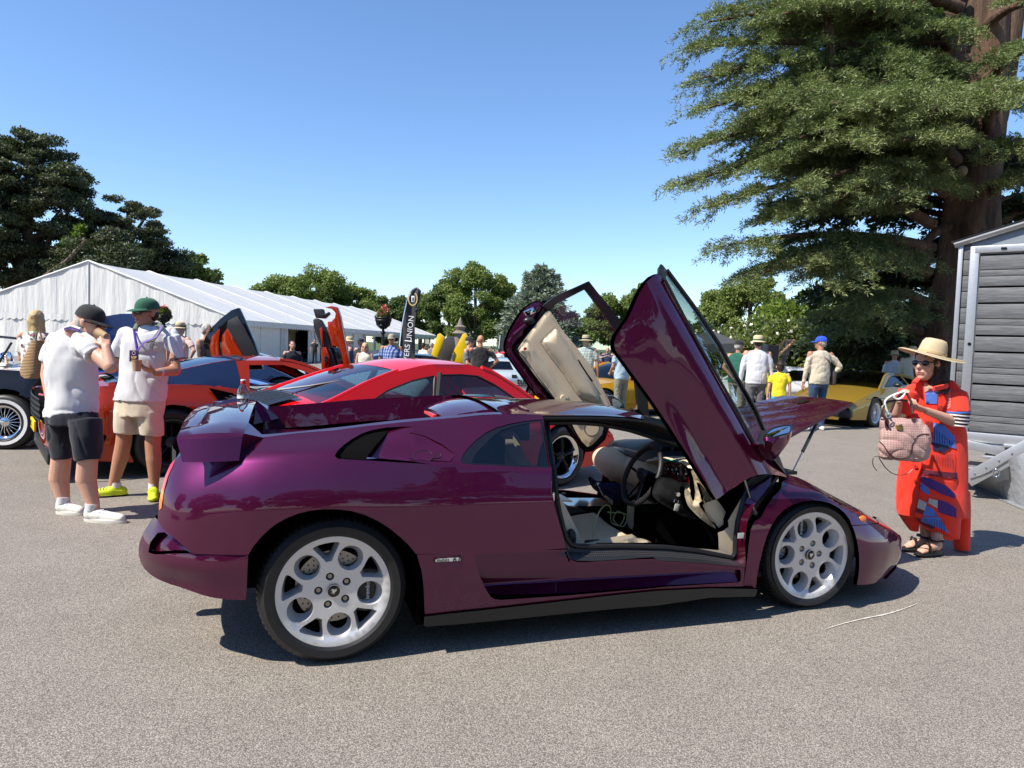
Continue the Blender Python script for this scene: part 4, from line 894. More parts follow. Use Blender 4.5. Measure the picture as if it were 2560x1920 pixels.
side_panel('door_skin', dol, dsurf, PURPLE, nd, [], .03,-1,.045)
mbd = [(x, z) for x, z in dol]; side_panel('door_inner', mbd, lambda x, z: dsurf(x, z) - .05, BTRIM, nd, [], .08,-1,0)
# window of the near door: ruled between belt and frame
bel = L3([(*p, .905) for p in Z(11, [(415,150),(520,352),(640,580),(770,800),(880,995),(985,1196)])])
frm = L3([(*p, .62) for p in Z(11, [(428,88),(600,318),(760,556),(900,818),(1000,990),(1052,1118)])])
frm2 = L3([(*p, .66) for p in Z(11, [(424,118),(590,340),(742,572),(880,830),(975,1000),(1028,1110)])])
B2, F2, F1 = resample(bel, 20), resample(frm2,20), resample(frm, 20)
mb = MB(); mb.grid([B2, [a.lerp(b, .5) + Vector((0,-.008,0)) for a, b in zip(B2, F2)], F2]); mb.build('door_glass', GTINT, nd)
mb = MB(); mb.grid([F2, F1, [p + Vector((0,.03,-.004)) for p in F1]]); mb.tube(F1,.010,8); mb.build('window_frame', GLOSSBLK, nd, sharp=60)
mb = MB(); mb.tube(B2,.007,6); mb.build('belt_seal', SEAL, nd)
ck = L3([(*p, v) for p, v in zip(Z(11, [(372,108),(372,80),(390,50),(405,62),(430,95),(418,160)]),(.88,.82,.72,.66,.62,.90))]); mb = MB(); mb.add(ck + [p + Vector((0.01,.03,0)) for p in ck], [(0,1,2,3,4,5),(11,10,9,8,7,6)] + [(i, i + 6,(i + 1) % 6 + 6,(i + 1) % 6) for i in range(6)]); mb.build('frame_corner', BTRIM, nd)
tq = L3([(*p, v) for p, v in zip(Z(11, [(985,1200),(1028,1110),(1052,1112),(1150,1290),(1190,1400),(1110,1300)]),(.905,.66,.62,.66,.74,.86))]); mb = MB(); mb.add(tq, [(0,1,2,3,5),(3,4,5)]); mb.build('mirror_sail', BTRIM, nd, smooth=False)
# outside mirror
mr = empty('outside_mirror', (0,0,0)); mr.parent = nd
def M11(pts, vs): return L3([(*p, v) for p, v in zip(Z(11, pts), vs)])
rimm = M11([(1036,1146),(1100,1092),(1215,1070),(1226,1082),(1216,1118),(1168,1142),(1060,1152)], (1.02,.96,.94,.96,1.02,1.05,1.05))
body = M11([(1040,1148),(1100,1096),(1215,1073),(1227,1090),(1216,1124),(1168,1146),(1085,1158)], (1.03,.95,.93,.96,1.02,1.06,1.07)); swell = M11([(1038,1162),(1098,1110),(1212,1085),(1226,1108),(1213,1168),(1170,1218),(1085,1185)], (1.03,.94,.92,.96,1.02,1.07,1.08))
bot = M11([(1052,1185),(1070,1180),(1110,1178),(1150,1190),(1165,1225),(1120,1295),(1060,1240)], (.98,.94,.92,.94,.98,1.0,1.02))
mb = MB(); cc = [sum(body, Vector()) / 7]
b2 = crom([tuple(p) for p in body], 4, True); s2 = [Vector(p) for p in crom([tuple(p) for p in swell], 4, True)]; c2 = crom([tuple(p) for p in bot], 4, True); foot = M11([(1100,1300)], (.90,))[0]
b2 = [Vector(p) for p in b2]; c2 = [Vector(p) for p in c2]; mid = [a.lerp(b, .5) * 1 for a, b in zip(b2, c2)]; d2 = [p.lerp(foot, .75) for p in c2]
mb.grid([r + [r[0]] for r in (b2, s2, c2, d2)]); mb.add(d2, [tuple(range(len(d2)))]); mb.build('mirror_housing', PURPLE, mr, sharp=70)
ci = sum(b2, Vector()) / len(b2); mb = MB(); inn = [ci + (p - ci) * .84 for p in b2]; mb.grid([b2 + [b2[0]], inn + [inn[0]]]); mb.build('mirror_bezel', GLOSSBLK, mr); mb = MB(); mb.add([ci + (p - ci) * .84 + Vector((0,0,-.002)) for p in b2], [tuple(range(len(b2)))]); mb.build('mirror_pane', MIRROR, mr, smooth=False)
pv = M11([(1010,1205),(1042,1200),(1058,1240),(1110,1300),(1085,1300),(1045,1275),(1015,1235)], (.95,.96,.97,.93,.91,.92,.93)); mb = MB(); pc = [Vector(p) for p in crom([tuple(p) for p in pv], 3, True)]; mb.add(pc + [p + Vector((0,.06,0)) for p in pc], [tuple(range(len(pc))), tuple(range(2 * len(pc) - 1, len(pc) - 1,-1))] + [(i, i + len(pc),(i + 1) % len(pc) + len(pc),(i + 1) % len(pc)) for i in range(len(pc))]); mb.build('mirror_foot', PURPLE, mr)
# ------------------------------------------------------------------ far door, swung up, inside face towards us
fd = empty('scissor_door', (0,0,0)); fd.parent = car; fd['label'] = 'far scissor door showing its cream leather inside'
def fp(name, pts, v, a, s_, mat, rim=.04, sm=3, h=.03, parent=fd, holes=()):
 P = [PF.inv(p[0], p[1], v) for p in pts]; P = [tuple(q) for q in crom(P, sm, True)] if sm > 1 else P
 Hs = [[PF.inv(p[0], p[1], v) for p in q] for q in holes]
 return side_panel(name, P, pillow(P, v, a, s_) if a else (lambda x, z: v + 0 * x), mat, parent, Hs, h, -1, rim)
low3 = Z(3, [(440,420),(500,372),(560,318)])
skin = Z(10, [(455,375),(415,384),(370,405),(300,455),(245,520),(195,595),(140,700),(105,790),(95,850),(98,895),(120,950),(200,1060),(300,1200),(420,1362),(520,1440)]) + Z(3, [(200,190),(260,280),(330,375),(385,432),(440,425),(540,330)]) + Z(10, [(1240,1520),(1100,1280),(1000,1090),(830,860),(700,710),(600,560),(555,480),(500,420)])
fp('door_skin', skin, -.95,0,1, PURPLE, rim=.05, sm=1, h=.06)
skin_in = Z(10, [(500,425),(430,560),(330,690),(250,800),(210,850),(195,880),(205,915),(300,1050),(450,1240),(610,1440)]) + Z(3, [(215,190),(300,300),(385,405),(432,408),(520,330)]) + Z(10, [(1225,1515),(1100,1290),(1000,1095),(830,865),(700,715),(600,570)])
fp('door_frame', skin_in, -.905,0,1, SEAL, rim=.045, sm=1, h=.06)
shut = Z(10, [(455,380),(490,425),(430,540),(330,670),(250,780),(200,850),(190,880),(200,925),(300,1065),(430,1240),(600,1440),(520,1440),(420,1362),(300,1200),(200,1060),(122,950),(100,895),(98,850),(107,790),(145,700),(200,595),(250,520),(305,455),(370,407)])
fp('shut_face', shut, -.925,.02,.012, PURPLE, rim=.03, sm=1, h=.02)
q = [PF.loc3(*p, -.90) for p in Z(10, [(345,500)])][0]; mb = MB(); mb.box(q, (.085,.03,.05), Matrix.Rotation(-.5,3, 'Y')); mb.build('door_latch', CHROME, fd, bevel=.008); mb = MB(); mb.ball(q + Vector((0,-.01,-.065)),(.05,.035,.03)); mb.build('latch_housing', BTRIM, fd)
q0, q1 = [PF.loc3(*p, -.895) for p in Z(10, [(345,595),(185,735)])]
mb = MB(); mb.tube([q0, q1], .012,8); mb.build('shut_rib', PURPLE, fd)
for i in range(9):
 p = q0.lerp(q1,.12 + i * .055) + Vector((.02,-.012,0)); mb = MB(); mb.box(p, (.006,.01,.03), Matrix.Rotation(.8,3, 'Y')); mb.build('vent_slot', SEAL, fd)
trim = Z(10, [(528,488),(480,540),(420,620),(350,705),(290,785),(240,850),(224,885),(250,945),(320,1040),(400,1150),(480,1250),(560,1345),(640,1440),(700,1500)]) + Z(3, [(262,196),(300,268),(345,340),(392,388),(425,378),(470,335),(515,285),(530,215)]) + Z(10, [(1215,1512),(1165,1400),(1100,1285),(1050,1180),(1010,1100),(950,1015),(830,855),(760,770),(690,690),(640,610),(600,540),(558,488)])
fp('door_trim', trim, -.87,.018,.012, CREAM, rim=.03, sm=1, h=.02)
fp('armrest', Z(10, [(600,672),(560,710),(500,765),(470,800),(472,830),(540,930),(640,1055),(720,1170),(820,1320),(890,1390),(960,1420),(1060,1452),(1085,1440),(1075,1390),(1030,1290),(960,1170),(880,1050),(800,920),(720,800),(650,700),(620,672)]),-.845,.045,.02, CREAM, rim=.02, sm=2, h=.016)
fp('door_pull', Z(10, [(318,780),(350,815),(400,880),(440,950),(520,1060),(600,1170),(660,1260),(740,1370),(760,1395),(700,1440),(640,1440),(600,1380),(520,1270),(430,1160),(360,1060),(300,970),(250,920),(236,890),(280,835)]),-.85,.03,.02, CREAM, rim=.02, sm=2, h=.016)
fp('armrest_slot', Z(10, [(845,990),(862,995),(900,1060),(960,1150),(1010,1215),(990,1220),(930,1140),(880,1060)]),-.835,0,1, DARK, rim=.0, sm=1, h=.03)
fp('door_reflector', Z(10, [(280,880),(300,860),(320,868),(318,885),(296,898)]),-.818,0,1, LAMPR, rim=.0, sm=1, h=.03)
q = PF.loc3(*Z(10, [(698,1388)])[0], -.82); mb = MB(); mb.cyl(q + Vector((0,.03,0)), q + Vector((0,-.006,0)),.024,.021,20); mb.build('door_button', CREAM, fd)
q = PF.loc3(*Z(3, [(432,232)])[0], -.85); mb = MB(); mb.lathe([(0,.012),(.05,.010),(.062,0),(.068,.004),(.07,.02)], q, 'Y', 28); mb.build('door_speaker', SEAL, fd)
# far window frame and glass
wf_o = [PF.loc3(*p, v) for p, v in zip(Z(10, [(480,440),(590,350),(700,295),(830,240),(965,178),(1060,300),(1180,445),(1300,605),(1400,760),(1500,960),(1560,1200),(1590,1620)]),(-.90,-.80,-.72,-.66,-.62,-.61,-.61,-.61,-.61,-.61,-.62,-.66))]
wf_i = [PF.loc3(*p, v) for p, v in zip(Z(10, [(545,480),(620,420),(710,370),(820,315),(925,262),(1020,385),(1140,540),(1240,690),(1330,850),(1400,1000),(1440,1190),(1475,1500)]),(-.87,-.80,-.73,-.68,-.655,-.65,-.65,-.65,-.65,-.65,-.66,-.68))]
mb = MB(); mb.grid([wf_o, wf_i, [p + Vector((0,.025,0)) for p in wf_i], [p + Vector((0,.03,0)) for p in wf_o], wf_o]); mb.build('window_frame', BTRIM, fd, sharp=30)
bl_ = [PF.loc3(*p, -.875) for p in Z(10, [(1212,1512),(1100,1285),(1010,1100),(950,1015),(830,855),(690,690),(600,540),(552,482)])]
gl_ = [p + Vector((0,.012,0)) for p in wf_i[::-1]]
mb = MB(); G1, G2 = resample(bl_, 22), resample(gl_, 22)
gp = wf_i + [PF.loc3(*p, -.78) for p in Z(10, [(1380,1560)])] + bl_
mb = MB(); A1 = resample(wf_i[4:], 20); A2 = resample(bl_[::-1] + [PF.loc3(*Z(10, [(1380,1560)])[0], -.78)], 20); mb.grid([[p + Vector((0,.012,0)) for p in A1], [a.lerp(b, .5) + Vector((0,.02,0)) for a, b in zip(A1, A2)], [p + Vector((0,.012,0)) for p in A2]]); mb.add([p + Vector((0,.012,0)) for p in wf_i[:5]] + [bl_[-1] + Vector((0,.012,0))], [(0,1,2,3,4,5)]); mb.build('door_glass', glass('pale_door_glass', (.70,.80,.80), mul=.45), fd, sharp=80)
mq = [PF.loc3(*p, v) for p, v in zip(Z(10, [(1162,1368),(1200,1372),(1285,1422),(1312,1452),(1250,1515),(1216,1512)]),(-1.0,-1.0,-1.08,-1.08,-1.02,-1.0))]
mb = MB(); mb.add(mq, [tuple(range(6))]); mb.build('mirror_pane', MIRROR, fd, smooth=False)
mq2 = [PF.loc3(*p, v) for p, v in zip(Z(10, [(1162,1366),(1205,1368),(1292,1420),(1322,1450),(1350,1530),(1330,1560),(1250,1530)]),(-1.02,-1.02,-1.10,-1.10,-1.10,-1.0,-1.0))]; mb = MB(); mb.add([p + Vector((0,.01,0)) for p in mq2] + [p + Vector((.04,.08,.0)) for p in mq2], [tuple(range(7)), tuple(range(13,6,-1))] + [(i, (i + 1) % 7,(i + 1) % 7 + 7, i + 7) for i in range(7)]); mb.build('mirror_housing', GLOSSBLK, fd, sharp=40)
# ------------------------------------------------------------------ ground
b = NB('sunlit_asphalt'); v = b.coord('Object')
vo = b.n('TexVoronoi'); vo.inputs["Scale"].default_value = 190; vo.inputs['Randomness'].default_value = 1; b.l(v, vo.inputs['Vector'])
vo2 = b.n('TexVoronoi'); vo2.inputs["Scale"].default_value = 430; b.l(v, vo2.inputs['Vector'])
sep = b.n('SeparateColor'); b.l(vo.outputs['Color'], sep.inputs[0]); sep2 = b.n('SeparateColor'); b.l(vo2.outputs['Color'], sep2.inputs[0])
chips = b.ramp(sep.outputs[0], [(0,(.19,.178,.165)),(.30,(.27,.257,.24)),(.62,(.32,.305,.285)),(.86,(.39,.372,.348)),(1,(.56,.54,.51))])
chip2 = b.ramp(sep2.outputs[0], [(0,(.20,.19,.175)),(.5,(.29,.275,.255)),(1,(.44,.42,.39))])
c = b.mix(.45, chips, chip2)
gap = b.ramp(vo.outputs['Distance'], [(.0,1.0),(.38,1.0),(.62,.45)]); c = b.mix(1.0, c, gap, 'MULTIPLY'); c = b.mix(1.0, c, (1.04,.975,.90), 'MULTIPLY')
big = b.noise(v, .22,5,.6); c = b.mix(1.0, c, b.ramp(big, [(.3,.90),(.7,1.0)]), 'MULTIPLY')
med = b.noise(v, 2.1,4,.65); c = b.mix(1.0, c, b.ramp(med, [(.3,.92),(.7,1.07)]), 'MULTIPLY')
st = b.ramp(b.noise(v, .9,2,.5), [(.68,1.0),(.76,.86)]); c = b.mix(1.0, c, st, 'MULTIPLY')
ASPH = b.done(b.bsdf(c, .82, bump=vo.outputs['Distance'], bstr=.6, bdist=-.003, spec=.35))
mb = MB(); mb.grid([[Vector((x, y, 0)) for x in (-700,-120,-30,-8,0,8,30,120,700)] for y in (-300,-60,-10,0,6,12,30,80,200,900)]); mb.build('ground', ASPH, kind='structure')
GRASS = plain('mown_grass', (.07,.10,.03),.9, var=.25, vs=3, bstr=.6, bscale=40, bdist=.03)
mb = MB(); mb.add([(-400,88,.004),(-40,60,.004),(0,64,.004),(60,56,.004),(400,80,.004),(400,700,.004),(-400,700,.004)], [tuple(range(7))]); mb.build('lawn', GRASS, kind='structure')
# chalky scratch on the asphalt
pts = [gnd(x, y, .004) for x, y in crom([(2068,1571),(2110,1558),(2160,1546),(2215,1535),(2258,1522),(2292,1509)], 6)]
ws_ = [.0 + .008 * (0.4 + .6 * math.sin(pi * min(1,(i + 1) / len(pts)))) * RND.uniform(.5,1.2) for i in range(len(pts))]
mb = MB(); mb.strip([p + Vector((0, w, 0)) for p, w in zip(pts, ws_)], [p - Vector((0, w, 0)) for p, w in zip(pts, ws_)]); mb.build('chalk_scratch', plain('chalk_mark', (.50,.475,.44),.9, var=.4, vs=160), kind='structure')
# ------------------------------------------------------------------ marquee
def canvas(name, col, vert=True, amt=.6, sc=1.6):
 b = NB(name); v = b.coord('Object', (1,1,.16) if vert else (.35,1.2,1.2)); n = b.noise(v, sc, 4,.5); n2 = b.noise(b.coord('Object'),.5,3)
 c = b.mix(n2, tuple(x * .93 for x in col), tuple(min(.86, x * 1.03) for x in col))
 return b.done(b.bsdf(c, .5, bump=n, bstr=amt, bdist=.25))
CANV = canvas('white_marquee_canvas', (.62,.61,.58), True, .9,1.3); ROOFC = canvas('white_marquee_roof', (.52,.52,.51), False, .5,.8); LINING = plain('cream_tent_lining', (.66,.56,.38),.8)
CLEARPVC = glass('clear_plastic_window', (.8,.82,.84))
RN = np.array([-21.8,37.0]); dT = np.array([.108,.994]); dT /= np.linalg.norm(dT); rT = np.array([dT[1], -dT[0]]); HW = 8.0; EZ, RZ, NBAY, BL = 2.28,5.02,9,5.05
def T(s, w, z): p = RN + dT * s + rT * w; return Vector((p[0], p[1], z))
tent = empty('marquee', T(0,0,0),0, 'long white marquee with a gabled end and scalloped valance behind the show cars', 'marquee')
def tmesh(mb, name, mat, **k):
 mb.v = [tuple(Vector(v) - T(0,0,0)) for v in mb.v]; return mb.build(name, mat, tent, **k)
for sgn in (1,-1):
 for k in range(NBAY):
  mb = MB(); rows = []
  for i in range(9):
   s = (k + i / 8) * BL; sag = .05 * math.sin(pi * i / 8)
   rows.append([T(s, sgn * HW * u, RZ + (EZ - RZ) * u - sag - (.05 * math.sin(pi * u) if 0 < i < 8 else 0)) for u in np.linspace(0,1.02,9)])
  mb.grid(rows); tmesh(mb, 'roof_panel', ROOFC)
 for k in range(NBAY + 1):
  mb = MB(); mb.tube([T(k * BL, 0, RZ + .015), T(k * BL, sgn * HW * 1.02, EZ - .04)], .07,6); tmesh(mb, 'roof_rib', ROOFC)
def valance(A, B, n, name, drop=.34):
 mb = MB(); top, bot = [], []
 for i in range(n * 8 + 1):
  t = i / (n * 8); p = A.lerp(B, t); ph = abs(math.sin(pi * t * n)); top.append(p); bot.append(p - Vector((0,0, drop - .09 + .09 * ph)))
 mb.strip(top, bot); return tmesh(mb, name, CANV)
for k in range(NBAY): valance(T(k * BL, HW * 1.02 + .03, EZ), T((k + 1) * BL, HW * 1.02 + .03, EZ),14, 'side_valance')
valance(T(-.04,-HW, EZ), T(-.04, HW, EZ),44, 'gable_valance')
# gable end: upper triangle in vertical cloths, lower wall
for a, c in ((-HW, 0),(0, HW)):
 mb = MB(); rows = []
 for i in range(17):
  w = a + (c - a) * i / 16; zt_ = RZ + (EZ - RZ) * abs(w) / HW; y = .05 * math.sin(i * 2.1) * (0 < i < 16)
  rows.append([T(y * .6, w, EZ - .02 + (zt_ - EZ + .02) * u) for u in (0,.33,.66,1)])
 mb.grid(rows); tmesh(mb, 'gable_cloth', CANV)
mb = MB(); mb.tube([T(-.03,0, EZ), T(-.03,0, RZ)], .025,6); tmesh(mb, 'gable_seam', CANV)
for i in range(6):
 a = -HW + i * 2.667; rows = [[T(.08 * math.sin(j * 1.7 + i) * .5, a + 2.60 * j / 8, z) for z in (0,.8,1.6, EZ)] for j in range(9)]; mb = MB(); mb.grid(rows); tmesh(mb, 'gable_wall_panel', CANV)
# side walls: first bay closed, then open bays with tied curtains, then windowed walls
for k in range(NBAY):
 s0, s1 = k * BL, (k + 1) * BL
 mb = MB(); p = T(s0, HW, 0); mb.box((p.x, p.y, EZ / 2),(.14,.14, EZ)); tmesh(mb, 'leg_post', plain('aluminium_post', (.5,.5,.5),.4, metal=.8) if k == 0 else MATS['aluminium_post'])
 if k in (1,2):
  for (a, c) in ((s0 + .1, s0 + 1.0),(s1 - 1.0, s1 - .1)):
   rows = []
   for j in range(13):
    t = j / 12; rows.append([T(a + (c - a) * (t if a < s0 + 1 else t) , HW + .06 * math.sin(j * 1.9), z) if z > 1.3 or True else None for z in (0,.7,1.4, EZ - .2)])
   mb = MB(); mb.grid(rows); tmesh(mb, 'tied_curtain', CANV)
 else:
  n = 2
  for q in range(n):
   a, c = s0 + (s1 - s0) * q / n + .05, s0 + (s1 - s0) * (q + 1) / n - .02
   rows = [[T(a + (c - a) * j / 10, HW + .03 * math.sin(j * 1.5 + k), z) for z in (0,.8,1.6, EZ - .1)] for j in range(11)]; mb = MB(); mb.grid(rows); tmesh(mb, 'side_wall_panel', CANV)
   if k > 3:
    mb = MB(); mb.add([T(a + .3, HW + .08,.7), T(c - .3, HW + .08,.7), T(c - .3, HW + .08,1.8), T(a + .3, HW + .08,1.8)], [(0,1,2,3)]); tmesh(mb, 'clear_window', MATS['dark_glass'])
mb = MB(); mb.grid([[T(s, -HW + .1, z) for z in (0, EZ)] for s in (0, NBAY * BL)]); tmesh(mb, 'far_wall', LINING)
mb = MB(); mb.grid([[T(NBAY * BL, w, 0), T(NBAY * BL, w, RZ + (EZ - RZ) * abs(w) / HW)] for w in (-HW, 0, HW)]); tmesh(mb, 'end_wall', CANV)
mb = MB(); mb.add([T(0,-HW, .02), T(NBAY * BL, -HW, .02), T(NBAY * BL, HW, .02), T(0, HW, .02)], [(0,1,2,3)]); tmesh(mb, 'tent_floor', plain('tent_floor_carpet', (.05,.05,.06),.9))
# lining swags inside the open bays
for k in (1,2):
 mb = MB(); mb.grid([[T(k * BL + t * BL, HW - 3.0, EZ - .1 - .35 * abs(math.sin(pi * t * 2))) , T(k * BL + t * BL, HW - 3.0, EZ + .9)] for t in np.linspace(0,1,25)]); tmesh(mb, 'lining_swag', LINING)
 mb = MB(); mb.grid([[T(k * BL + t * BL, HW - 3.4,0), T(k * BL + t * BL, HW - 3.4, EZ)] for t in np.linspace(.45,1,5)]); tmesh(mb, 'lining_wall', LINING)
def banquet_chair(p, rz, lab):
 t = empty('banquet_chair', p, rz, lab, 'chair', 'black chairs inside the marquee')
 q = MB(); q.box((0,0,.47),(.44,.44,.07)); q.build('seat', BLACKC, t, bevel=.02)
 q = MB(); rr = [[Vector((-.2 - .08 * u, w * .21 * (1 - .25 * max(0, u - .6) / .4),.5 + .46 * u)) for w in (-1,-.5,0,.5,1)] for u in (0,.3,.6,.8,1)]; q.grid(rr); q.grid([[p_ + Vector((-.05,0,0)) for p_ in r] for r in rr]); q.build('backrest', BLACKC, t)
 for x in (-.2,.19):
  for y in (-.19,.19): q = MB(); q.tube([(x, y, .45),(x * 1.1, y * 1.05,0)], .014,6); q.build('leg', IRON, t)
for i, (s, w, rz) in enumerate(((6.4,7.0,2.0),(7.2,6.2,1.2),(8.6,6.6,.6),(12.0,6.4,1.0))):
 banquet_chair(T(s, w, .02), rz, ['black banquet chair nearest the left curtain in the marquee doorway', 'black banquet chair standing second inside the marquee doorway', 'black banquet chair by the table in the marquee', 'black banquet chair in the second open bay of the marquee'][i])
t = empty('trestle_table', T(9.2,5.6,.02),.1, 'table under a grey cloth inside the open marquee bays', 'table')
q = MB(); q.box((0,0,.72),(.8,3.6,.05)); q.build('tabletop', plain('grey_cloth', (.25,.25,.26),.8), t); q = MB(); q.box((0,0,.35),(.76,3.5,.68)); q.build('cloth_skirt', MATS['grey_cloth'], t)
# ------------------------------------------------------------------ far house roof
hp = at(615,740,120); hx, hy = hp.x, hp.y
hs_ = empty('house', (hx, hy, 0),.1, 'house with a brown tiled hip roof rising behind the marquee', 'house')
mb = MB(); mb.box((0,0,3.2),(14,8,6.4)); mb.build('wall', plain('brick_wall', (.28,.17,.11),.8, bstr=.4, bscale=8), hs_)
q = MB(); q.add([(-7.6,-4.6,6.3),(7.6,-4.6,6.3),(7.6,4.6,6.3),(-7.6,4.6,6.3),(-4,0,9.3),(4.2,0,9.3)], [(0,1,5,4),(1,2,5),(2,3,4,5),(3,0,4)])
bt = NB('brown_roof_tiles'); w_ = bt.n('TexWave'); w_.bands_direction = 'Z'; w_.inputs['Scale'].default_value = 3; bt.l(bt.coord('Object'), w_.inputs['Vector']); cc_ = bt.mix(bt.noise(bt.coord('Object'),2,4),(.10,.06,.035),(.2,.13,.08)); TILE = bt.done(bt.bsdf(cc_, .8, bump=w_.outputs['Fac'], bstr=.6, bdist=.1))
q.build('roof', TILE, hs_, smooth=False)
# ------------------------------------------------------------------ grey shed on a trailer stage
SH = Frame(4.94,7.80, radians(-38)); shed = empty('garden_shed', SH.loc, SH.yaw, 'grey plank shed with aluminium frame standing on a raised trailer at the right edge', 'shed')
def S3(px, py, v=0): return SH.loc3(px, py, v)
b = NB('grey_wood_grain_plank'); vv_ = b.coord('Object', (.5,8,8)); n1 = b.noise(vv_, 9,5,.7)
c = b.ramp(n1, [(.3,(.055,.058,.063)),(.5,(.105,.108,.114)),(.72,(.17,.172,.178))]); PLANK = b.done(b.bsdf(c, .55, bump=n1, bstr=.4, bdist=.004))
ALU = plain('brushed_aluminium', (.36,.37,.39),.38, metal=.55, bstr=.1, bscale=60)
ALUG = plain('grey_slate_panel', (.20,.23,.27),.5)
zb, zt2 = S3(2440,1078).z, S3(2440,636).z; x0 = S3(2441,800).x; x1 = 2.4
nb = 11; hgt = (zt2 - zb) / nb
pl_me = None
for i in range(nb):
 for x_a, x_b in ((x0, x1),):
  z0 = zb + i * hgt; h2 = hgt * (.92 if i % 3 else .62)
  q = MB(); q.box(((x_a + x_b) / 2,.0 + RND.uniform(-.002,.002), z0 + h2 / 2),(x_b - x_a, .03, h2 - .006)); q.build('plank', PLANK, shed, bevel=.003)
  if i % 3 == 0: q = MB(); q.box(((x_a + x_b) / 2,.004, z0 + h2 + (hgt - h2) / 2),(x_b - x_a, .03, hgt - h2 - .006)); q.build('plank', PLANK, shed, bevel=.003)
xa, xb = S3(2398,800).x, S3(2413,800).x
for i in range(nb + 1):
 z0 = zb - .05 + i * hgt; q = MB(); q.box(((xa + xb) / 2,.03, z0 + hgt / 2),(xb - xa + .02,.03, hgt - .008)); q.build('plank', PLANK, shed, bevel=.003)
q = MB(); q.box((S3(2427,800).x, -.01,(zb + zt2) / 2),(.085,.06, zt2 - zb + .16)); fr_ = q.build('door_frame', ALU, shed, bevel=.004)
q = MB(); q.box((S3(2391,800).x, .02,(zb + zt2) / 2 + .02),(.045,.06, zt2 - zb + .18)); q.build('corner_post', ALU, shed, bevel=.004)
q = MB(); q.box(((x0 + x1) / 2,-.012, zt2 + .045),(x1 - x0 + .1,.06,.075)); q.build('door_head', ALU, shed, bevel=.004)
q = MB(); q.box(((x0 + x1) / 2 - .03,-.02, zb - .06),(x1 - x0 + .20,.09,.10)); q.build('floor_rail', ALU, shed, bevel=.004)
q = MB(); q.box((S3(2510,635).x, -.052, zt2 + .045),(.05,.004,.022)); q.build('maker_plate', GLOSSBLK, shed)
q = MB(); lk = S3(2419,860); q.cyl((lk.x + .02,-.045, lk.z),(lk.x + .02,-.035, lk.z),.018, n=14); q.build('lock', CHROME, shed)
ec = S3(2400,612); rg = S3(2640,540)
q = MB(); q.prism([(ec.x - .02, zt2 + .085),(rg.x, zt2 + .085),(rg.x, rg.z),(ec.x, ec.z)], .05,(0,.02,0)); q.build('gable_panel', ALUG, shed)
q = MB(); q.tube([(ec.x - .05,-.02, ec.z + .0),(rg.x, -.02, rg.z + .02)], .035,4); q.build('verge_trim', ALU, shed)
q = MB(); q.add([(ec.x - .08,-.05, ec.z + .03),(rg.x, -.05, rg.z + .06),(rg.x, 2.4, rg.z + .06),(ec.x - .08,2.4, ec.z + .03)], [(0,1,2,3)]); q.build('roof_sheet', ALUG, shed)
q = MB(); q.box((xa - .02,1.2,(zb + ec.z) / 2),(.03,2.4, ec.z - zb)); q.build('side_wall', PLANK, shed)
q = MB(); q.box(((x0 + x1) / 2,.035,(zb + zt2) / 2),(x1 - x0,.012, zt2 - zb)); q.build('plank_backing', DARK, shed); q = MB(); q.box(((xa + xb) / 2,.055,(zb + zt2) / 2),(xb - xa + .04,.012, zt2 - zb)); q.build('plank_backing', DARK, shed)
# trailer under it
tr_ = empty('trailer_stage', SH.loc, SH.yaw, 'aluminium trailer platform under the grey shed with folded steps and silver sheet', 'trailer')
q = MB(); q.box(((xa + x1) / 2,1.1, zb - .15),(x1 - xa + .1,2.3,.09)); q.build('deck', ALU, tr_, bevel=.005)
a0, a1_ = S3(2418,1200,.25), S3(2580,1112,.25)
q = MB(); dd = (a1_ - a0).normalized(); q.prism([(0,-.075),((a1_ - a0).length, -.075),((a1_ - a0).length, .075),(0,.075)], .03, a0, dd, Vector((0,-1,0)).cross(dd) * -1,(0,-1,0)); stq = q.build('step_stringer', ALU, tr_, bevel=.004)
for t_ in (.12,.3,.5,.7,.9):
 p = a0.lerp(a1_, t_); q = MB(); q.ball(p + Vector((0,-.034,.03)),.012,8,5); q.build('rivet', CHROME, stq)
rr_ = S3(2491,1181,.25); q = MB(); q.tube([rr_ + Vector((.03 * cos(a),-.04,.04 * sin(a))) for a in np.linspace(0,2 * pi, 17)], .004,6); q.build('lifting_ring', CHROME, stq)
for i in range(3):
 p = a0.lerp(a1_, .15 + .32 * i) + Vector((0,.35,.05)); q = MB(); q.box(p, (.26,.6,.03)); q.build('step_tread', ALU, tr_, bevel=.004)
p0, p1 = S3(2420,1110,.1), S3(2480,1125,.1); q = MB(); q.box((p0.lerp(p1,.6)),(.4,.05,.09), Matrix.Rotation(.15,3, 'Y')); q.build('hinge_bracket', ALU, tr_, bevel=.004)
TARP = plain('silver_tarpaulin', (.30,.31,.32),.35, metal=.2, bstr=.5, bscale=6, bdist=.05)
e1 = [S3(x, y, .30) for x, y in crom([(2425,1196),(2470,1180),(2520,1150),(2580,1122)], 4)]; e2 = [gnd(x, y, .004) for x, y in crom([(2432,1212),(2480,1232),(2525,1252),(2600,1286)], 4)]
Mi = (Matrix.Translation(SH.loc) @ Matrix.Rotation(SH.yaw, 4, 'Z')).inverted(); e2 = [Mi @ p for p in e2]; e2b = [Mi @ gnd(x, y, .006) for x, y in crom([(2436,1218),(2490,1245),(2530,1262),(2620,1300)], 4)]
q = MB(); n_ = len(e1); q.grid([e1, [a.lerp(c, .5) + Vector((0,.06 * math.sin(i),0)) for i, (a, c) in enumerate(zip(e1, e2))], e2, e2b]); q.build('tarpaulin', TARP, tr_)
q = MB(); q.box((1.3,1.2,.25),(1.6,1.6,.5)); q.build('trailer_chassis', DARK, tr_)
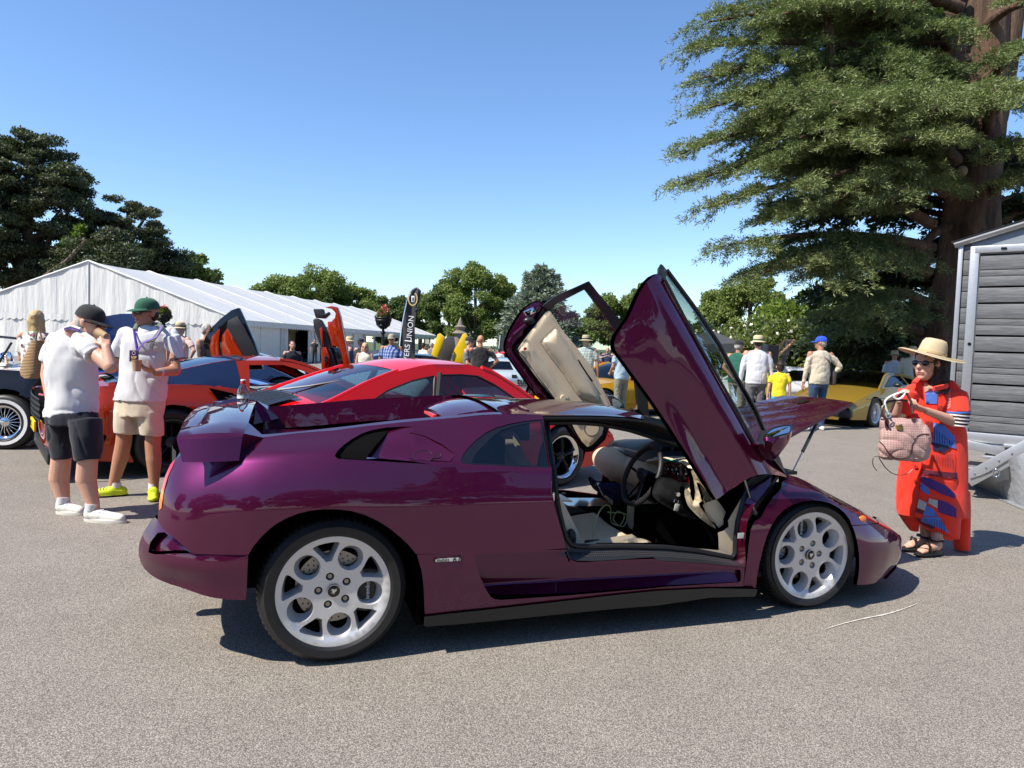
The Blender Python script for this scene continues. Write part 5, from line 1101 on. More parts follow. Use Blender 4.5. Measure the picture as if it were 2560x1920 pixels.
for y in (.6,): q = MB(); q.lathe([(0,0),(.28,0),(.30,.04),(.30,.16),(0,.2)], (1.9, y, .3), 'Y', 24); q.build('trailer_wheel', RUBBER, tr_)
# ------------------------------------------------------------------ trees
NR = np.random.default_rng(5)
def foliage(name, P, D, L, W, mat, parent, N=None, bend=.25, nj=.35):
 """many small leaf blades: base P, direction D, length L, width W (folded kites, two triangles each)"""
 P = np.asarray(P, float); D = np.asarray(D, float); D /= np.linalg.norm(D, axis=1)[:, None] + 1e-9; n = len(P)
 R = NR.normal(size=(n, 3)) if N is None else np.asarray(N) + NR.normal(size=(n, 3)) * nj; S = np.cross(D, R) if N is None else np.cross(R, D); S /= np.linalg.norm(S, axis=1)[:, None] + 1e-9
 U = np.cross(S, D); L = np.broadcast_to(L, n)[:, None]; W = np.broadcast_to(W, n)[:, None]
 V = np.stack([P, P + D * L * .5 + S * W * .5 + U * L * bend * .3, P + D * L, P + D * L * .5 - S * W * .5 + U * L * bend * .3], 1).reshape(-1,3)
 me = bpy.data.meshes.new(name); me.vertices.add(4 * n); me.vertices.foreach_set('co', V.astype(np.float32).ravel())
 idx = np.arange(4 * n, dtype=np.int32); me.loops.add(4 * n); me.loops.foreach_set('vertex_index', idx)
 me.polygons.add(n); me.polygons.foreach_set('loop_start', np.arange(0,4 * n, 4, dtype=np.int32)); me.polygons.foreach_set('loop_total', np.full(n, 4, np.int32))
 me.update(calc_edges=True); me.materials.append(mat)
 o = bpy.data.objects.new(name, me); C.objects.link(o)
 if parent is not None: o.parent = parent
 return tag(o, kind='stuff')
def leafmat(name, dark, light, sc=.5, trans=.25, rough=.55):
 b = NB(name); v = b.coord('Object'); g = b.n('NewGeometry')
 f = b.noise(v, sc, 3,.6); c1 = b.mix(b.ramp(f, [(.35,0.0),(.65,1.0)]), dark, light)
 c = b.mix(.5, c1, b.mix(g.outputs['Random Per Island'], tuple(x * .7 for x in dark), tuple(x * 1.25 for x in light)))
 p = b.bsdf(c, rough, spec=.35); t = b.n('BsdfTranslucent'); b.l(b.mix(.6, c, (.25,.40,.05)), t.inputs[0])
 mx = b.n('MixShader'); mx.inputs[0].default_value = trans; b.l(p.outputs[0], mx.inputs[1]); b.l(t.outputs[0], mx.inputs[2]); return b.done(mx)
def bark(name, a, c_, sc=3):
 b = NB(name); v = b.coord('Object', (1,1,.22)); n = b.noise(v, sc, 6,.7); n2 = b.noise(b.coord('Object'),.6,3)
 c = b.mix(b.ramp(n, [(.35,0.0),(.65,1.0)]), a, c_); c = b.mix(b.ramp(n2, [(.5,0.0),(.75,.4)]), c, (.15,.07,.035))
 return b.done(b.bsdf(c, .9, bump=n, bstr=1.0, bdist=.12))
BARK = bark('cedar_bark', (.028,.016,.011),(.16,.095,.058)); BARK2 = bark('pine_bark', (.05,.035,.025),(.16,.12,.085))
CEDAR = leafmat('cedar_needles', (.075,.108,.045),(.26,.30,.125),.55,.13); CEDARD = leafmat('shaded_cedar_needles', (.022,.040,.026),(.08,.11,.06),.6,.12)  # second is a darker copy with the inner crown's shade in its colour
PINE = leafmat('pine_needles', (.016,.026,.013),(.070,.080,.034),.5,.10); BLUEC = leafmat('blue_cedar_needles', (.11,.145,.11),(.27,.31,.24),.5,.12)
OAK = leafmat('oak_leaves', (.075,.105,.022),(.20,.245,.06),.35,.28); OAK2 = leafmat('dark_oak_leaves', (.035,.056,.016),(.11,.15,.04),.35,.22)
LIMEL = leafmat('bright_leaves', (.07,.11,.015),(.19,.25,.04),.5,.35); SHRUB = leafmat('shrub_leaves', (.035,.06,.015),(.16,.19,.05),.9,.25)
def clump_tree(base, name, label, h, rx, ry, z0, trunk_r, mat, n_cl=70, per=260, leaf=.34, lean=(0,0), tmat=None, flat=.7, group='trees on the horizon', cr=.26, seed=1, limbs=8, flatness=1.0):
 rg = np.random.default_rng(seed); t = empty(name, base, 0, label, 'tree', group)
 q = MB(); cz = (h + z0) / 2; rz = (h - z0) / 2; tp = [Vector((0,0,-.1)), Vector((lean[0] * .2, lean[1] * .2, z0 * .6)), Vector((lean[0] * .6, lean[1] * .6, cz)), Vector((lean[0], lean[1], h * .92))]
 q.tube([Vector(p) for p in crom([tuple(p) for p in tp], 5)], list(np.linspace(trunk_r, trunk_r * .2,16)),10); q.build('trunk', tmat or BARK2, t)
 cc = []
 for i in range(n_cl):
  d = rg.normal(size=3); d /= np.linalg.norm(d); d[2] = d[2] * .95 + .08; r = rg.uniform(.45,1.0) ** .5
  bump_ = 1 + .16 * math.sin(5 * math.atan2(d[1], d[0]) + seed) * (1 - abs(d[2])) + rg.uniform(-.10,.08)
  cc.append((lean[0] + d[0] * rx * r * bump_, lean[1] + d[1] * ry * r * bump_, cz + d[2] * rz * r * bump_ * flatness, rg.uniform(.65,1.25) * cr * min(rx, rz)))
 for i in range(limbs):
  c_ = cc[rg.integers(len(cc))]; s_ = Vector((lean[0] * .5, lean[1] * .5, min(c_[2] - .5, z0 + (h - z0) * rg.uniform(.05,.5)))); e_ = Vector(c_[:3]); m_ = s_.lerp(e_, .5) + Vector((0,0,.08 * (e_ - s_).length)); q = MB(); q.tube([s_, m_, e_], [trunk_r * .38, trunk_r * .25, trunk_r * .08], 7); q.build('limb', tmat or BARK2, t)
 P, D, NN = [], [], []
 for (x, y, z, r) in cc:
  n = per; d = rg.normal(size=(n, 3)); d /= np.linalg.norm(d, axis=1)[:, None]; rr = r * rg.uniform(.35,1.05, n) ** .6
  p = np.stack([x + d[:, 0] * rr * 1.15, y + d[:, 1] * rr * 1.15, z + d[:, 2] * rr * flat], 1); P.append(p); D.append(rg.normal(size=(n, 3)) + d * .3); NN.append(d + np.array([0,0,.35]))
 P = np.concatenate(P); D = np.concatenate(D); foliage('crown', P, D, NR.uniform(.7,1.3, len(P)) * leaf, leaf * .62, mat, t, np.concatenate(NN), nj=.45)
 return t
def base(px, Y): p = at(px, 900, Y); return (p.x, p.y, 0)
def topz_(py, px, Y): return at(px, py, Y).z
# left: big dark pines
def PT(px, ytop, Y, half_px, z0, **k):
 h = topz_(ytop, px, Y); r = half_px * Y / 1800; return dict(base=base(px, Y), h=h, rx=r, ry=r * .9, z0=z0, **k)
clump_tree(name='pine_tree', label='tallest dark pine at the far left with a broad rounded crown', mat=PINE, trunk_r=.7, n_cl=260, per=420, leaf=.21, group='tall dark pines at the left', seed=3, cr=.155, limbs=22, flat=.5, **PT(70,325,55,155,2.5))
clump_tree(name='pine_tree', label='dark pine cut by the left edge of the picture', mat=PINE, trunk_r=.6, n_cl=150, per=400, leaf=.21, group='tall dark pines at the left', seed=9, cr=.19, limbs=12, flat=.5, **PT(-95,360,52,130,2.5))
clump_tree(name='pine_tree', label='dark pine with flat layered top right of the tallest pine', mat=PINE, trunk_r=.5, n_cl=80, per=420, leaf=.19, group='tall dark pines at the left', seed=14, cr=.21, limbs=16, flat=.35, **PT(318,488,58,95,4.5))
clump_tree(name='pine_tree', label='low spreading dark pine between the two tall pines above the marquee', mat=PINE, trunk_r=.4, n_cl=90, per=460, leaf=.21, group='tall dark pines at the left', seed=15, cr=.26, limbs=6, flat=.5, **PT(255,575,54,120,1.5))
clump_tree(name='pine_tree', label='dark pine shoulder sloping down to the right over the marquee roof', mat=PINE, trunk_r=.4, n_cl=80, per=420, leaf=.21, group='tall dark pines at the left', seed=16, cr=.3, limbs=6, flat=.5, **PT(385,590,60,80,1.5))
clump_tree(name='oak_tree', label='dark green oak at the right end of the left pine group', mat=OAK2, trunk_r=.4, n_cl=60, per=320, leaf=.34, seed=17, **PT(470,640,62,75,1.5))
clump_tree(name='shrub_tree', label='bright green young tree glowing between the dark pines', mat=LIMEL, trunk_r=.2, n_cl=26, per=180, leaf=.3, seed=18, **PT(188,560,53,34,4.5))
# a bare grey limb leaning over the marquee
q = MB(); lp_ = [tuple(at(x, y, 51)) for x, y in ((95,720),(130,680),(165,655),(192,625),(215,600))]; lp_ = [(*base(70,51)[:2], 1.5)] + lp_; q.tube(crom(lp_, 5), list(np.linspace(.30,.10,26)),8); q.tube(crom([lp_[2], tuple(at(170,672,51)), tuple(at(205,665,51))], 4),.09,6)
tag(q.build('leaning_limb', BARK2), 'long bare limb leaning to the right in front of the left pines', 'branch')
# red flowering shrub far left
clump_tree(name='flowering_shrub', label='shrub with orange red blossom above the left marquee roof', mat=leafmat('red_blossom', (.30,.03,.015),(.55,.10,.04),1.5), trunk_r=.1, n_cl=18, per=110, leaf=.2, seed=21, group=None, **PT(40,728,49,45,2.0))
# horizon trees: px, top y, distance, half width px, material
HT = [(700,690,105,70, OAK, 'oak_tree', 'rounded green oak behind the brown house roof'),(790,670,110,85, OAK, 'oak_tree', 'highest green oak behind the marquee ridge'),(890,715,115,60, OAK, 'oak_tree', 'green oak where the marquee roof runs down'),
      (985,738,110,50, OAK2, 'oak_tree', 'low dark oak just left of the feather flag'),(1045,735,112,45, OAK, 'oak_tree', 'small oak directly behind the feather flag'),(1120,700,95,60, OAK2, 'oak_tree', 'dark oak right of the feather flag'),
      (1185,668,88,75, OAK, 'oak_tree', 'tall green oak left of the blue cedar'),(1245,690,90,45, OAK, 'oak_tree', 'green oak touching the blue cedar'),
      (1440,780,90,60, OAK2, 'oak_tree', 'dark oak seen through the glass of the far scissor door'),(1530,738,85,62, OAK, 'oak_tree', 'green oak framed between the two raised doors'),(1600,705,82,40, OAK, 'oak_tree', 'slim oak beside the upper edge of the near door'),
      (1700,800,75,60, OAK2, 'oak_tree', 'low oak seen through the near door glass'),(1790,730,62,62, OAK, 'oak_tree', 'open crowned green tree left of the great cedar'),(1870,690,60,75, OAK, 'oak_tree', 'airy green tree half behind the cedar boughs'),
      (1760,810,60,50, OAK2, 'oak_tree', 'dark low tree under the open crowned one'),(560,742,120,40, OAK2, 'oak_tree', 'small dark oak at the left gable of the brown roof'),(1370,800,100,50, OAK2, 'oak_tree', 'distant low oak under the blue cedar'),(1650,815,90,60, OAK2, 'oak_tree', 'far low oak at the lower edge of the door glass')]
for i, (px, yt, Y, hp_, mt, nm, lb) in enumerate(HT):
 clump_tree(name=nm, label=lb, mat=mt, trunk_r=.35, n_cl=64, per=340, leaf=.34 * Y / 95, seed=30 + i, limbs=4, cr=.27, **PT(px, yt, Y, hp_, 1.0))
# blue cedar: layered cone
def layered(name, label, px, ytop, Y, half, mat, group, tiers=15, seed=4, leaf=.36):
 rg = np.random.default_rng(seed); h = topz_(ytop, px, Y); R = half * Y / 1800; t = empty(name, base(px, Y),0, label, 'tree', group)
 q = MB(); q.tube([(0,0,0),(.1,0, h * .5),(0,0, h)], [.4,.22,.04], 9); q.build('trunk', BARK2, t); P, D = [], []
 for i in range(tiers):
  u = i / (tiers - 1); z = 1.0 + u * (h - 1.3); r = R * (1 - u) ** .62 * rg.uniform(.85,1.1) + .3
  for k in range(int(9 + 8 * (1 - u))):
   a = rg.uniform(0,2 * pi); ln = r * rg.uniform(.65,1.12); d = np.array([cos(a), sin(a), rg.uniform(.0,.35)]); m_ = int(60 + ln * 60); s_ = rg.uniform(.15,1, m_) * ln
   side = np.array([-sin(a), cos(a),0]); p = d * s_[:, None] + side * (rg.normal(size=m_) * .16 * (s_ + .8) * .6)[:, None]; p[:, 2] += z - .12 * (s_ / R) ** 2 * R * .5 + rg.normal(size=m_) * .10
   P.append(p); D.append(d * .8 + rg.normal(size=(m_, 3)) * .45 + np.array([0,0,.05]))
 P = np.concatenate(P); D = np.concatenate(D); foliage('crown', P, D, leaf * NR.uniform(.7,1.3, len(P)), leaf * .3, mat, t)
layered('blue_cedar_tree', 'pale blue green cedar with feathery layered branches behind the far door', 1345,665,68,110, BLUEC, None, 17, leaf=.42)
# hedges and shrubs on the right
def bush(name, label, pts, Y, mat, h_px, leaf=.16, per=240, group=None, seed=1, cr=.5, depth=1.2, flowers=None):
 rg = np.random.default_rng(seed); b0 = base(pts[0][0], Y); t = empty(name, b0,0, label, 'shrub', group); P, D = [], []; F = []
 q = MB()
 for (px, yt, w) in pts:
  top_ = at(px, yt, Y); r = w * Y / 1800; n_cl = 16
  q.tube([(top_.x - b0[0], 0,0),(top_.x - b0[0], 0, top_.z * .6)], [.06,.02], 6)
  for k in range(n_cl):
   x = top_.x - b0[0] + rg.uniform(-1,1) * r; y = rg.uniform(-.4,1) * depth; z = rg.uniform(.1,1) * top_.z - cr * .3; n = per
   d = rg.normal(size=(n, 3)); d /= np.linalg.norm(d, axis=1)[:, None]; rr = cr * rg.uniform(.3,1.0, n) ** .5
   p = np.stack([x + d[:, 0] * rr, y + d[:, 1] * rr, z + d[:, 2] * rr * .8], 1); k_ = p[:, 2] > .02; P.append(p[k_]); D.append((d + rg.normal(size=(n, 3)) * .5)[k_])
   if flowers is not None and rg.random() < .75:
    m_ = 7; dd = rg.normal(size=(m_, 3)); dd /= np.linalg.norm(dd, axis=1)[:, None]; dd[:, 1] = -abs(dd[:, 1]); F.append(np.stack([x + dd[:, 0] * cr, y + dd[:, 1] * cr, z + abs(dd[:, 2]) * cr * .8], 1))
 P = np.concatenate(P); D = np.concatenate(D); foliage('leaves', P, D, leaf * NR.uniform(.7,1.3, len(P)), leaf * .6, mat, t); tag(q.build('stems', BARK2, t), kind='stuff')
 if flowers is not None and F:
  F = np.concatenate(F); F = F[F[:, 2] > .2]; foliage('blossoms', F, NR.normal(size=F.shape),.13,.13, flowers, t)
BLOS = plain('white_blossom', (.75,.73,.62),.7)
bush('rose_hedge', 'tall rose hedge with white blossoms behind the man in the linen jacket', [(1890,835,45),(1945,808,45),(2000,800,45),(2060,810,45)], 24, SHRUB, 0, seed=2, flowers=BLOS, cr=.55)
bush('rose_hedge', 'lower pale hedge seen past the near door glass', [(1720,850,45),(1790,838,45),(1850,835,40)], 27, SHRUB, 0, seed=3, flowers=BLOS, cr=.55)
bush('laurel_bush', 'dark laurel bushes in the shade behind the gold car', [(2110,800,45),(2170,780,45),(2230,770,45),(2290,790,40)], 26, OAK2,0, seed=4, cr=.7, leaf=.22)
bush('laurel_bush', 'dark bushes filling the shade right of the cedar trunk', [(2380,760,45),(2450,750,50),(2530,740,60)], 27, OAK2,0, seed=5, cr=.7, leaf=.22)
bush('bright_shrub', 'yellow green sunlit shrub glowing behind the low cedar boughs', [(1990,770,60),(2080,740,60)], 30, LIMEL, 0, seed=6, cr=.7, leaf=.24)
# ------------------------------------------------------------------ the great cedar
def P19(px, py, Y): return np.array(at(px, py, Y))
ced = empty('cedar_tree', (*base(2385,19.5)[:2], 0),0, 'huge old cedar with tiered drooping boughs overhanging the right of the picture', 'tree')
c0 = np.array(ced.location)
def ctube(name, pts, rs, n=14, sub=6):
 pp = crom([tuple(np.array(p) - c0) for p in pts], sub); r2 = list(np.interp(np.linspace(0,1, len(pp)), np.linspace(0,1, len(rs)), rs)); q = MB(); q.tube(pp, r2, n)
 if n > 12:
  vs = []
  for v in q.v:
   p = Vector(v); f = noise.noise(Vector((p.x * 1.4, p.y * 1.4, p.z * .35))) * .13; ax = min(pp, key=lambda a: (a[2] - p.z) ** 2); d = Vector((p.x - ax[0], p.y - ax[1], 0)); d = d.normalized() if d.length > 1e-6 else d; vs.append(tuple(p + d * f))
  q.v = vs
 return q.build(name, BARK, ced, sharp=80)
ctube('trunk', [P19(2372,965,19.5) * [1,1,0], P19(2376,860,19.5), P19(2402,700,19.5), P19(2425,560,19.5), P19(2440,400,19.5), P19(2452,200,19.5), P19(2462,-60,19.5), P19(2470,-300,19.5)], [1.15,.86,.72,.72,.66,.62,.60,.5], 28,8)
ctube('trunk_fork', [P19(2470,300,19.6), P19(2500,180,19.5), P19(2512,60,19.5), P19(2520,-120,19.5)], [.45,.42,.40,.35], 16)
ctube('second_trunk', [P19(2400,960,20.8) * [1,1,0], P19(2420,640,20.6), P19(2450,420,20.4)], [.5,.42,.4], 14)
rgC = np.random.default_rng(11); FP, FD, FP2, FD2 = [], [], [], []
NB_ = [0]
def bough(s, e, width, rise=.10, droop=.5, dens=1.0, r0=.16, thick=.12, shade=False):
 """s, e: pixel x, y, distance; a limb with a flat spray of drooping twigs"""
 S, E = P19(*s), P19(*e); ln = np.linalg.norm(E - S); t = np.linspace(0,1,14)[:, None]
 path = S * (1 - t) + E * t; path[:, 2] += np.sin(t[:, 0] * pi) * rise * ln
 ctube('bough', [path[0], path[4], path[9], path[13]], [r0, r0 * .7, r0 * .4,.02], 7,4)
 d = (E - S); d[2] = 0; d /= np.linalg.norm(d) + 1e-9; sd = np.array([-d[1], d[0], 0]); nbr = int(ln * 6.5 * dens)
 for i in range(nbr):
  u = rgC.uniform(.12,1.0) ** .85; k = u * 13; i0 = int(min(12, k)); p0 = path[i0] * (1 - (k - i0)) + path[i0 + 1] * (k - i0)
  w = width * (math.sin(pi * min(1, u * .80 + .12)) ** .6) * rgC.uniform(.45,1.15); sg = rgC.choice([-1,1]); ang = rgC.uniform(.25,1.15)
  dr = d * cos(ang) + sd * sg * sin(ang); sr = np.array([-dr[1], dr[0], 0]); m2 = max(4, int(w * 13)); up_ = rgC.uniform(-.08,.10)
  for q in np.linspace(.12,1, m2):
   b0_ = p0 + dr * q * w + np.array([0,0, up_ - droop * w * q ** 2.2 * .5 + rgC.normal() * .05]); s2 = rgC.choice([-1,1]); a2 = rgC.uniform(.2,1.1); L2 = rgC.uniform(.18,.42) * (1.15 - .6 * q); dd = dr * cos(a2) + sr * s2 * sin(a2); dz = -rgC.uniform(.15,.9) * droop
   m_ = 20 if not shade else 8; t2 = rgC.uniform(0,1, m_); pp = b0_ + dd * (t2 * L2)[:, None] + np.stack([np.zeros(m_), np.zeros(m_), dz * L2 * t2 ** 1.8], 1) + rgC.normal(size=(m_, 3)) * np.array([.035,.035,.02])
   v2 = dd * .8 + rgC.normal(size=(m_, 3)) * .42; v2[:, 2] += dz * t2 * .8 + .12
   (FP2 if shade else FP).append(pp); (FD2 if shade else FD).append(v2)
TR = 19.5
B = [  # upper left tiers
 ((2300,60,19),(1770,55,17.5),1.7),((2320,150,19),(1752,118,17.5),1.8),((2330,100,20),(1850,-20,20),1.8),((2330,240,19),(1756,195,17),1.7),
 ((2340,330,19),(1770,270,17),1.8),((2345,360,19),(1830,330,16.6),1.6),((2350,380,19.2),(1700,385,16.5),1.3),((2350,430,19),(1705,462,16.4),1.2),
 ((2350,470,19),(1770,520,16.2),1.6),((2300,300,18.5),(1960,230,15.8),1.7),((2330,300,18.5),(2080,260,15.2),1.7),((2350,300,18.5),(2190,255,15.0),1.7),
 ((2380,320,18.5),(2330,290,14.8),1.5),((2350,370,18.5),(1990,350,15.5),1.6),((2370,380,18.5),(2120,360,15.0),1.6),((2390,400,18.5),(2260,350,14.8),1.5),
 ((2340,440,18.8),(1900,430,15.8),1.6),((2350,460,18.5),(2010,470,15.3),1.6),((2350,470,18.5),(2110,490,15.0),1.4),((2360,480,18.5),(2230,500,15),1.3),
 ((2330,560,19),(1930,560,16),1.5),((2330,620,19),(1822,612,16.3),1.5),((2320,640,19),(1880,690,16.4),1.5),((2320,650,19),(2010,650,15.8),1.6),
 ((2320,680,19),(2060,700,16),1.5),((2320,760,19.4),(2100,780,17),1.5),
 ((2320,790,19.4),(2180,810,17.2),1.2),((2300,830,19.4),(2070,830,18),1.2),
 # right side
 ((2470,200,19),(2640,110,15.5),1.6),((2470,300,19),(2600,230,15),1.6),((2470,330,19),(2490,260,14.6),1.4),((2480,400,19),(2640,380,15.2),1.5),((2480,480,19),(2620,460,15.8),1.3),
 ((2480,640,20),(2640,600,18),1.3),((2490,560,21),(2660,520,21),1.6),((2470,60,19),(2640,10,17),1.5),
 # top
 ((2400,-40,19),(2060,-60,17.5),1.8),((2400,20,19),(2130,30,18),1.6),((2380,80,19),(2200,120,18),1.4),((2380,-120,19),(1900,-120,18),1.9),((2400,120,20.5),(1990,60,20),1.5)]
for i, (s, e, w) in enumerate(B): bough(s, e, w, rise=rgC.uniform(.04,.13), droop=rgC.uniform(.5,.9))
# darker inner boughs behind
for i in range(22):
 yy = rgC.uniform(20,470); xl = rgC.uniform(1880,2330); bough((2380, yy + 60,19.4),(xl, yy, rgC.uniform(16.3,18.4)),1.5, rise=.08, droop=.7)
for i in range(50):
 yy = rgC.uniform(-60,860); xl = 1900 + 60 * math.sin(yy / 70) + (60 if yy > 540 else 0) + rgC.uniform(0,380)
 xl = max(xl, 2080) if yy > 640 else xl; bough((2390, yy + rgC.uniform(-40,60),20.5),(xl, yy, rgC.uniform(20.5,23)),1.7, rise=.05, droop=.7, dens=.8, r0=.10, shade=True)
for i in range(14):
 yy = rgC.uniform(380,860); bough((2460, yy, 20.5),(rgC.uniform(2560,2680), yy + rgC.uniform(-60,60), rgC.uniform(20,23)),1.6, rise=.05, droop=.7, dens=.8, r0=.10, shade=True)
FP = np.concatenate(FP) - c0; FD = np.concatenate(FD); FP2 = np.concatenate(FP2) - c0; FD2 = np.concatenate(FD2)
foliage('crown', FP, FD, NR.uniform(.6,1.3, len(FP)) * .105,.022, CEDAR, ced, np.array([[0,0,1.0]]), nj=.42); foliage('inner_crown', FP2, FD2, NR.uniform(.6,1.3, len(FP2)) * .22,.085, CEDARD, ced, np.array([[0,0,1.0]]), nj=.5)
print('cedar blades', len(FP), len(FP2))
for s_, e_, r in (((2420,150,19.4),(2150,290,18.6),.22),((2400,130,19.4),(2240,240,18.8),.18),((2060,-80,18),(2085,330,17.6),.14),((2440,500,19.5),(2600,470,19),.16),((2390,560,19.4),(2260,690,18.6),.14)):
 S_, E_ = P19(*s_), P19(*e_); M_ = (S_ + E_) / 2 + [0,0,.35]; ctube('limb', [S_, M_, E_], [r, r * .8, r * .5], 10)
q = MB(); r_ = np.array(at(2405,428,18.7)) - c0; q.ball(r_, (.14,.10,.14),10,8); q.build('cut_stub', plain('cut_wood', (.35,.25,.15),.8), ced)
# trees behind the photographer (they show in the paint)
for i, (x, y, h) in enumerate(((-14,-13,9),(-5,-16,7.5),(4,-15,8.5),(13,-14,10),(24,-10,9),(-25,-8,10),(19,-4,7))):
 clump_tree((x, y, 0), 'garden_tree', ['broad tree behind the photographer, far left', 'low tree behind the photographer, left', 'tree straight behind the photographer', 'tree behind the photographer, right', 'tall tree behind the photographer, far right', 'tall tree at the left behind the photographer', 'small tree at the right behind the photographer'][i], h, 4.4,3.5,.3,.3, OAK2,45,150,.55, seed=80 + i, limbs=3, group='trees behind the photographer')
# ------------------------------------------------------------------ the other cars
def simple_wheel(parent, c, R, w, side, style='five', whitewall=False):
 wh = empty('wheel', c); wh.parent = parent; sy = -side; M_ = Matrix.Diagonal((1, sy, 1)); rim = R * (.70 if style != 'wire' else .60)
 q = MB(); q.lathe([(rim, .01),(rim + .02,-.008),(R - .04,-.01),(R - .012,.008),(R, .03),(R, w - .03),(R - .03, w),(rim, w)], n=40, axis='Y', M=M_); q.build('tyre', RUBBER, wh)
 if whitewall: q = MB(); q.lathe([(rim + .035,-.0105),(rim + .075,-.0125)], n=40, axis='Y', M=M_); q.build('white_band', WHITE, wh)
 lipm, spm = {'five': (ALLOY, ALLOY), 'fuchs': (CHROME, BTRIM), 'black': (BTRIM, BTRIM), 'wire': (CHROME, CHROME), 'turbine': (ALLOY, ALLOY)}[style]
 q = MB(); q.lathe([(rim + .004,-.004),(rim - .012,.0),(rim - .03,.03),(rim - .045,.05),(rim - .05, w * .7)], n=40, axis='Y', M=M_); q.build('rim', lipm, wh, sharp=60)
 q = MB(); q.lathe([(0,.09),(rim - .02,.09)], n=30, axis='Y', M=M_); q.build('wheel_shade_disc', DARK, wh)  # black disc painting the shade behind the spokes
 n = {'five': 5, 'fuchs': 5, 'black': 10, 'wire': 20, 'turbine': 14}[style]
 for k in range(n):
  a = 2 * pi * k / n + .3; ca, sa = cos(a), sin(a); wdt = {'five': .030, 'fuchs': .034, 'black': .012, 'wire': .0045, 'turbine': .014}[style]
  q = MB(); q.tube([(.03 * ca, sy * .035,.03 * sa),((rim - .03) * .6 * ca, sy * .03,(rim - .03) * .6 * sa),((rim - .03) * ca, sy * (.045),(rim - .03) * sa)], [wdt, wdt * 1.1, wdt * .9], 8, flat=.4 if style != 'wire' else 1); q.build('spoke', spm, wh)
 q = MB(); q.lathe([(0,.012),(.03,.014),(.055,.03),(.06,.05)], n=20, axis='Y', M=M_); q.build('hub_cap', spm, wh); return wh
def body_car(name, label, X, Y, yaw, paint, sh, gh, W, wheels, R, wz=None, vroof=.5, wstyle='five', bottom=.16, glassm=None, group=None, wins=None, win_x=None, crown=.05, tw=.2, lamps=True, arch=1.13, taper=None, hgrid=.06, nose_r=.10):
 """sh: shoulder line (x,z) rear to front; gh: greenhouse silhouette (x,z) from rear base to windscreen base with indices of roof start/end"""
 FRM = Frame(X, Y, radians(yaw)); t = empty(name, FRM.loc, FRM.yaw, label, 'car', group); glassm = glassm or DTINT
 xr, xf = sh[0][0], sh[-1][0]; xm = (xr + xf) / 2; L = xf - xr
 tp = taper or (.80,.78)
 pl = pchip([xr - .02, xr + .04 * L, xr + .16 * L, xm - .1 * L, xm + .12 * L, xf - .18 * L, xf - .05 * L, xf + .02], [tp[0] * W * .8, tp[0] * W * 1.06, W * .985, W, W * .985, W * .97, tp[1] * W * 1.08, tp[1] * W * .75])
 shz = pchip([p[0] for p in sh], [p[1] for p in sh]); xs = np.linspace(xr, xf, 60)
 S = Surf([[(x, bottom - .02, pl(x) * .94) for x in xs[::6]], [(x, bottom + (shz(x) - bottom) * .35, pl(x) * .995) for x in xs[::6]], [(x, bottom + (shz(x) - bottom) * .68, pl(x)) for x in xs[::6]], [(x, shz(x), pl(x) * .90) for x in xs[::6]]])
 x0, x1 = wheels; wz = wz or R
 out = [(float(x), float(shz(x))) for x in xs]
 out += [(xf + .005, bottom + (shz(xf) - bottom) * .5),(xf - .04, bottom + .02)]
 def archp(xc): ra = R * arch; a0 = math.asin(max(-1, min(1,(bottom - wz) / ra))); return [(xc + ra * cos(a), wz + ra * sin(a)) for a in np.linspace(a0, pi - a0,15)]
 out += archp(x1) + [(xm, bottom)] + archp(x0) + [(xr + .05, bottom + .06),(xr, bottom + (shz(xr) - bottom) * .5)]
 for sd in (-1,1): side_panel('body_side', out, S, paint, t, [], hgrid, sd, .02)
 rows = [[Vector((float(x), v * float(pl(x)) * .90, float(shz(x)) + crown * (1 - v * v) * min(1,(x - xr) / .3,(xf - x) / .3 + .15))) for v in np.linspace(-1,1,9)] for x in xs[::2]]
 q = MB(); q.grid(rows); q.build('body_top', paint, t, sharp=60)
 for xe, sg in ((xr, -1),(xf, 1)):
  r_ = []
  for u in np.linspace(0,1,6):
   z = float(shz(xe)) * (1 - u) + bottom * u; r_.append([Vector((xe + sg * nose_r * math.sin(pi * u) ** .7 * (1 - .6 * v * v) + (0 if abs(v) < 1 else 0), v * float(pl(xe)) * (.90 + .08 * math.sin(pi * u)), z)) for v in np.linspace(-1,1,9)])
  q = MB(); q.grid(r_); q.build('nose' if sg > 0 else 'tail', paint, t, sharp=60)
 # greenhouse
 g, i0, i1 = gh; gz = pchip([p[0] for p in g], [p[1] for p in g]); ga, gb = g[0][0], g[-1][0]
 vb = lambda x: pl(x) * .88; top_ = max(p[1] for p in g)
 vr = lambda x: vb(x) + (vroof - vb(x)) * np.clip((gz(x) - shz(x)) / (top_ - shz(x) + 1e-6),0,1)
 def GS(x, z): f = np.clip((z - shz(x)) / (top_ - shz(x)),0,1); return vb(x) + (vroof - vb(x)) * f
 gx = np.linspace(ga, gb, 40); gout = [(float(x), float(gz(x))) for x in gx] + [(float(x), float(shz(x)) - .02) for x in gx[::-1][1:-1]]
 wins = wins or []
 for sd in (-1,1):
  side_panel('greenhouse_side', gout, GS, paint, t, wins, hgrid, sd, .02)
  for w in wins: side_panel('side_window', w, GS, glassm, t, [], .1, sd, 0,-.006); 
  for w in wins:
   q = MB(); cl_ = densify(w, .08); q.tube([(p[0], sd * (float(GS(np.array([p[0]]), np.array([p[1]]))[0]) + .001), p[1]) for p in cl_ + cl_[:1]], .008,5); q.build('window_rubber', SEAL, t)
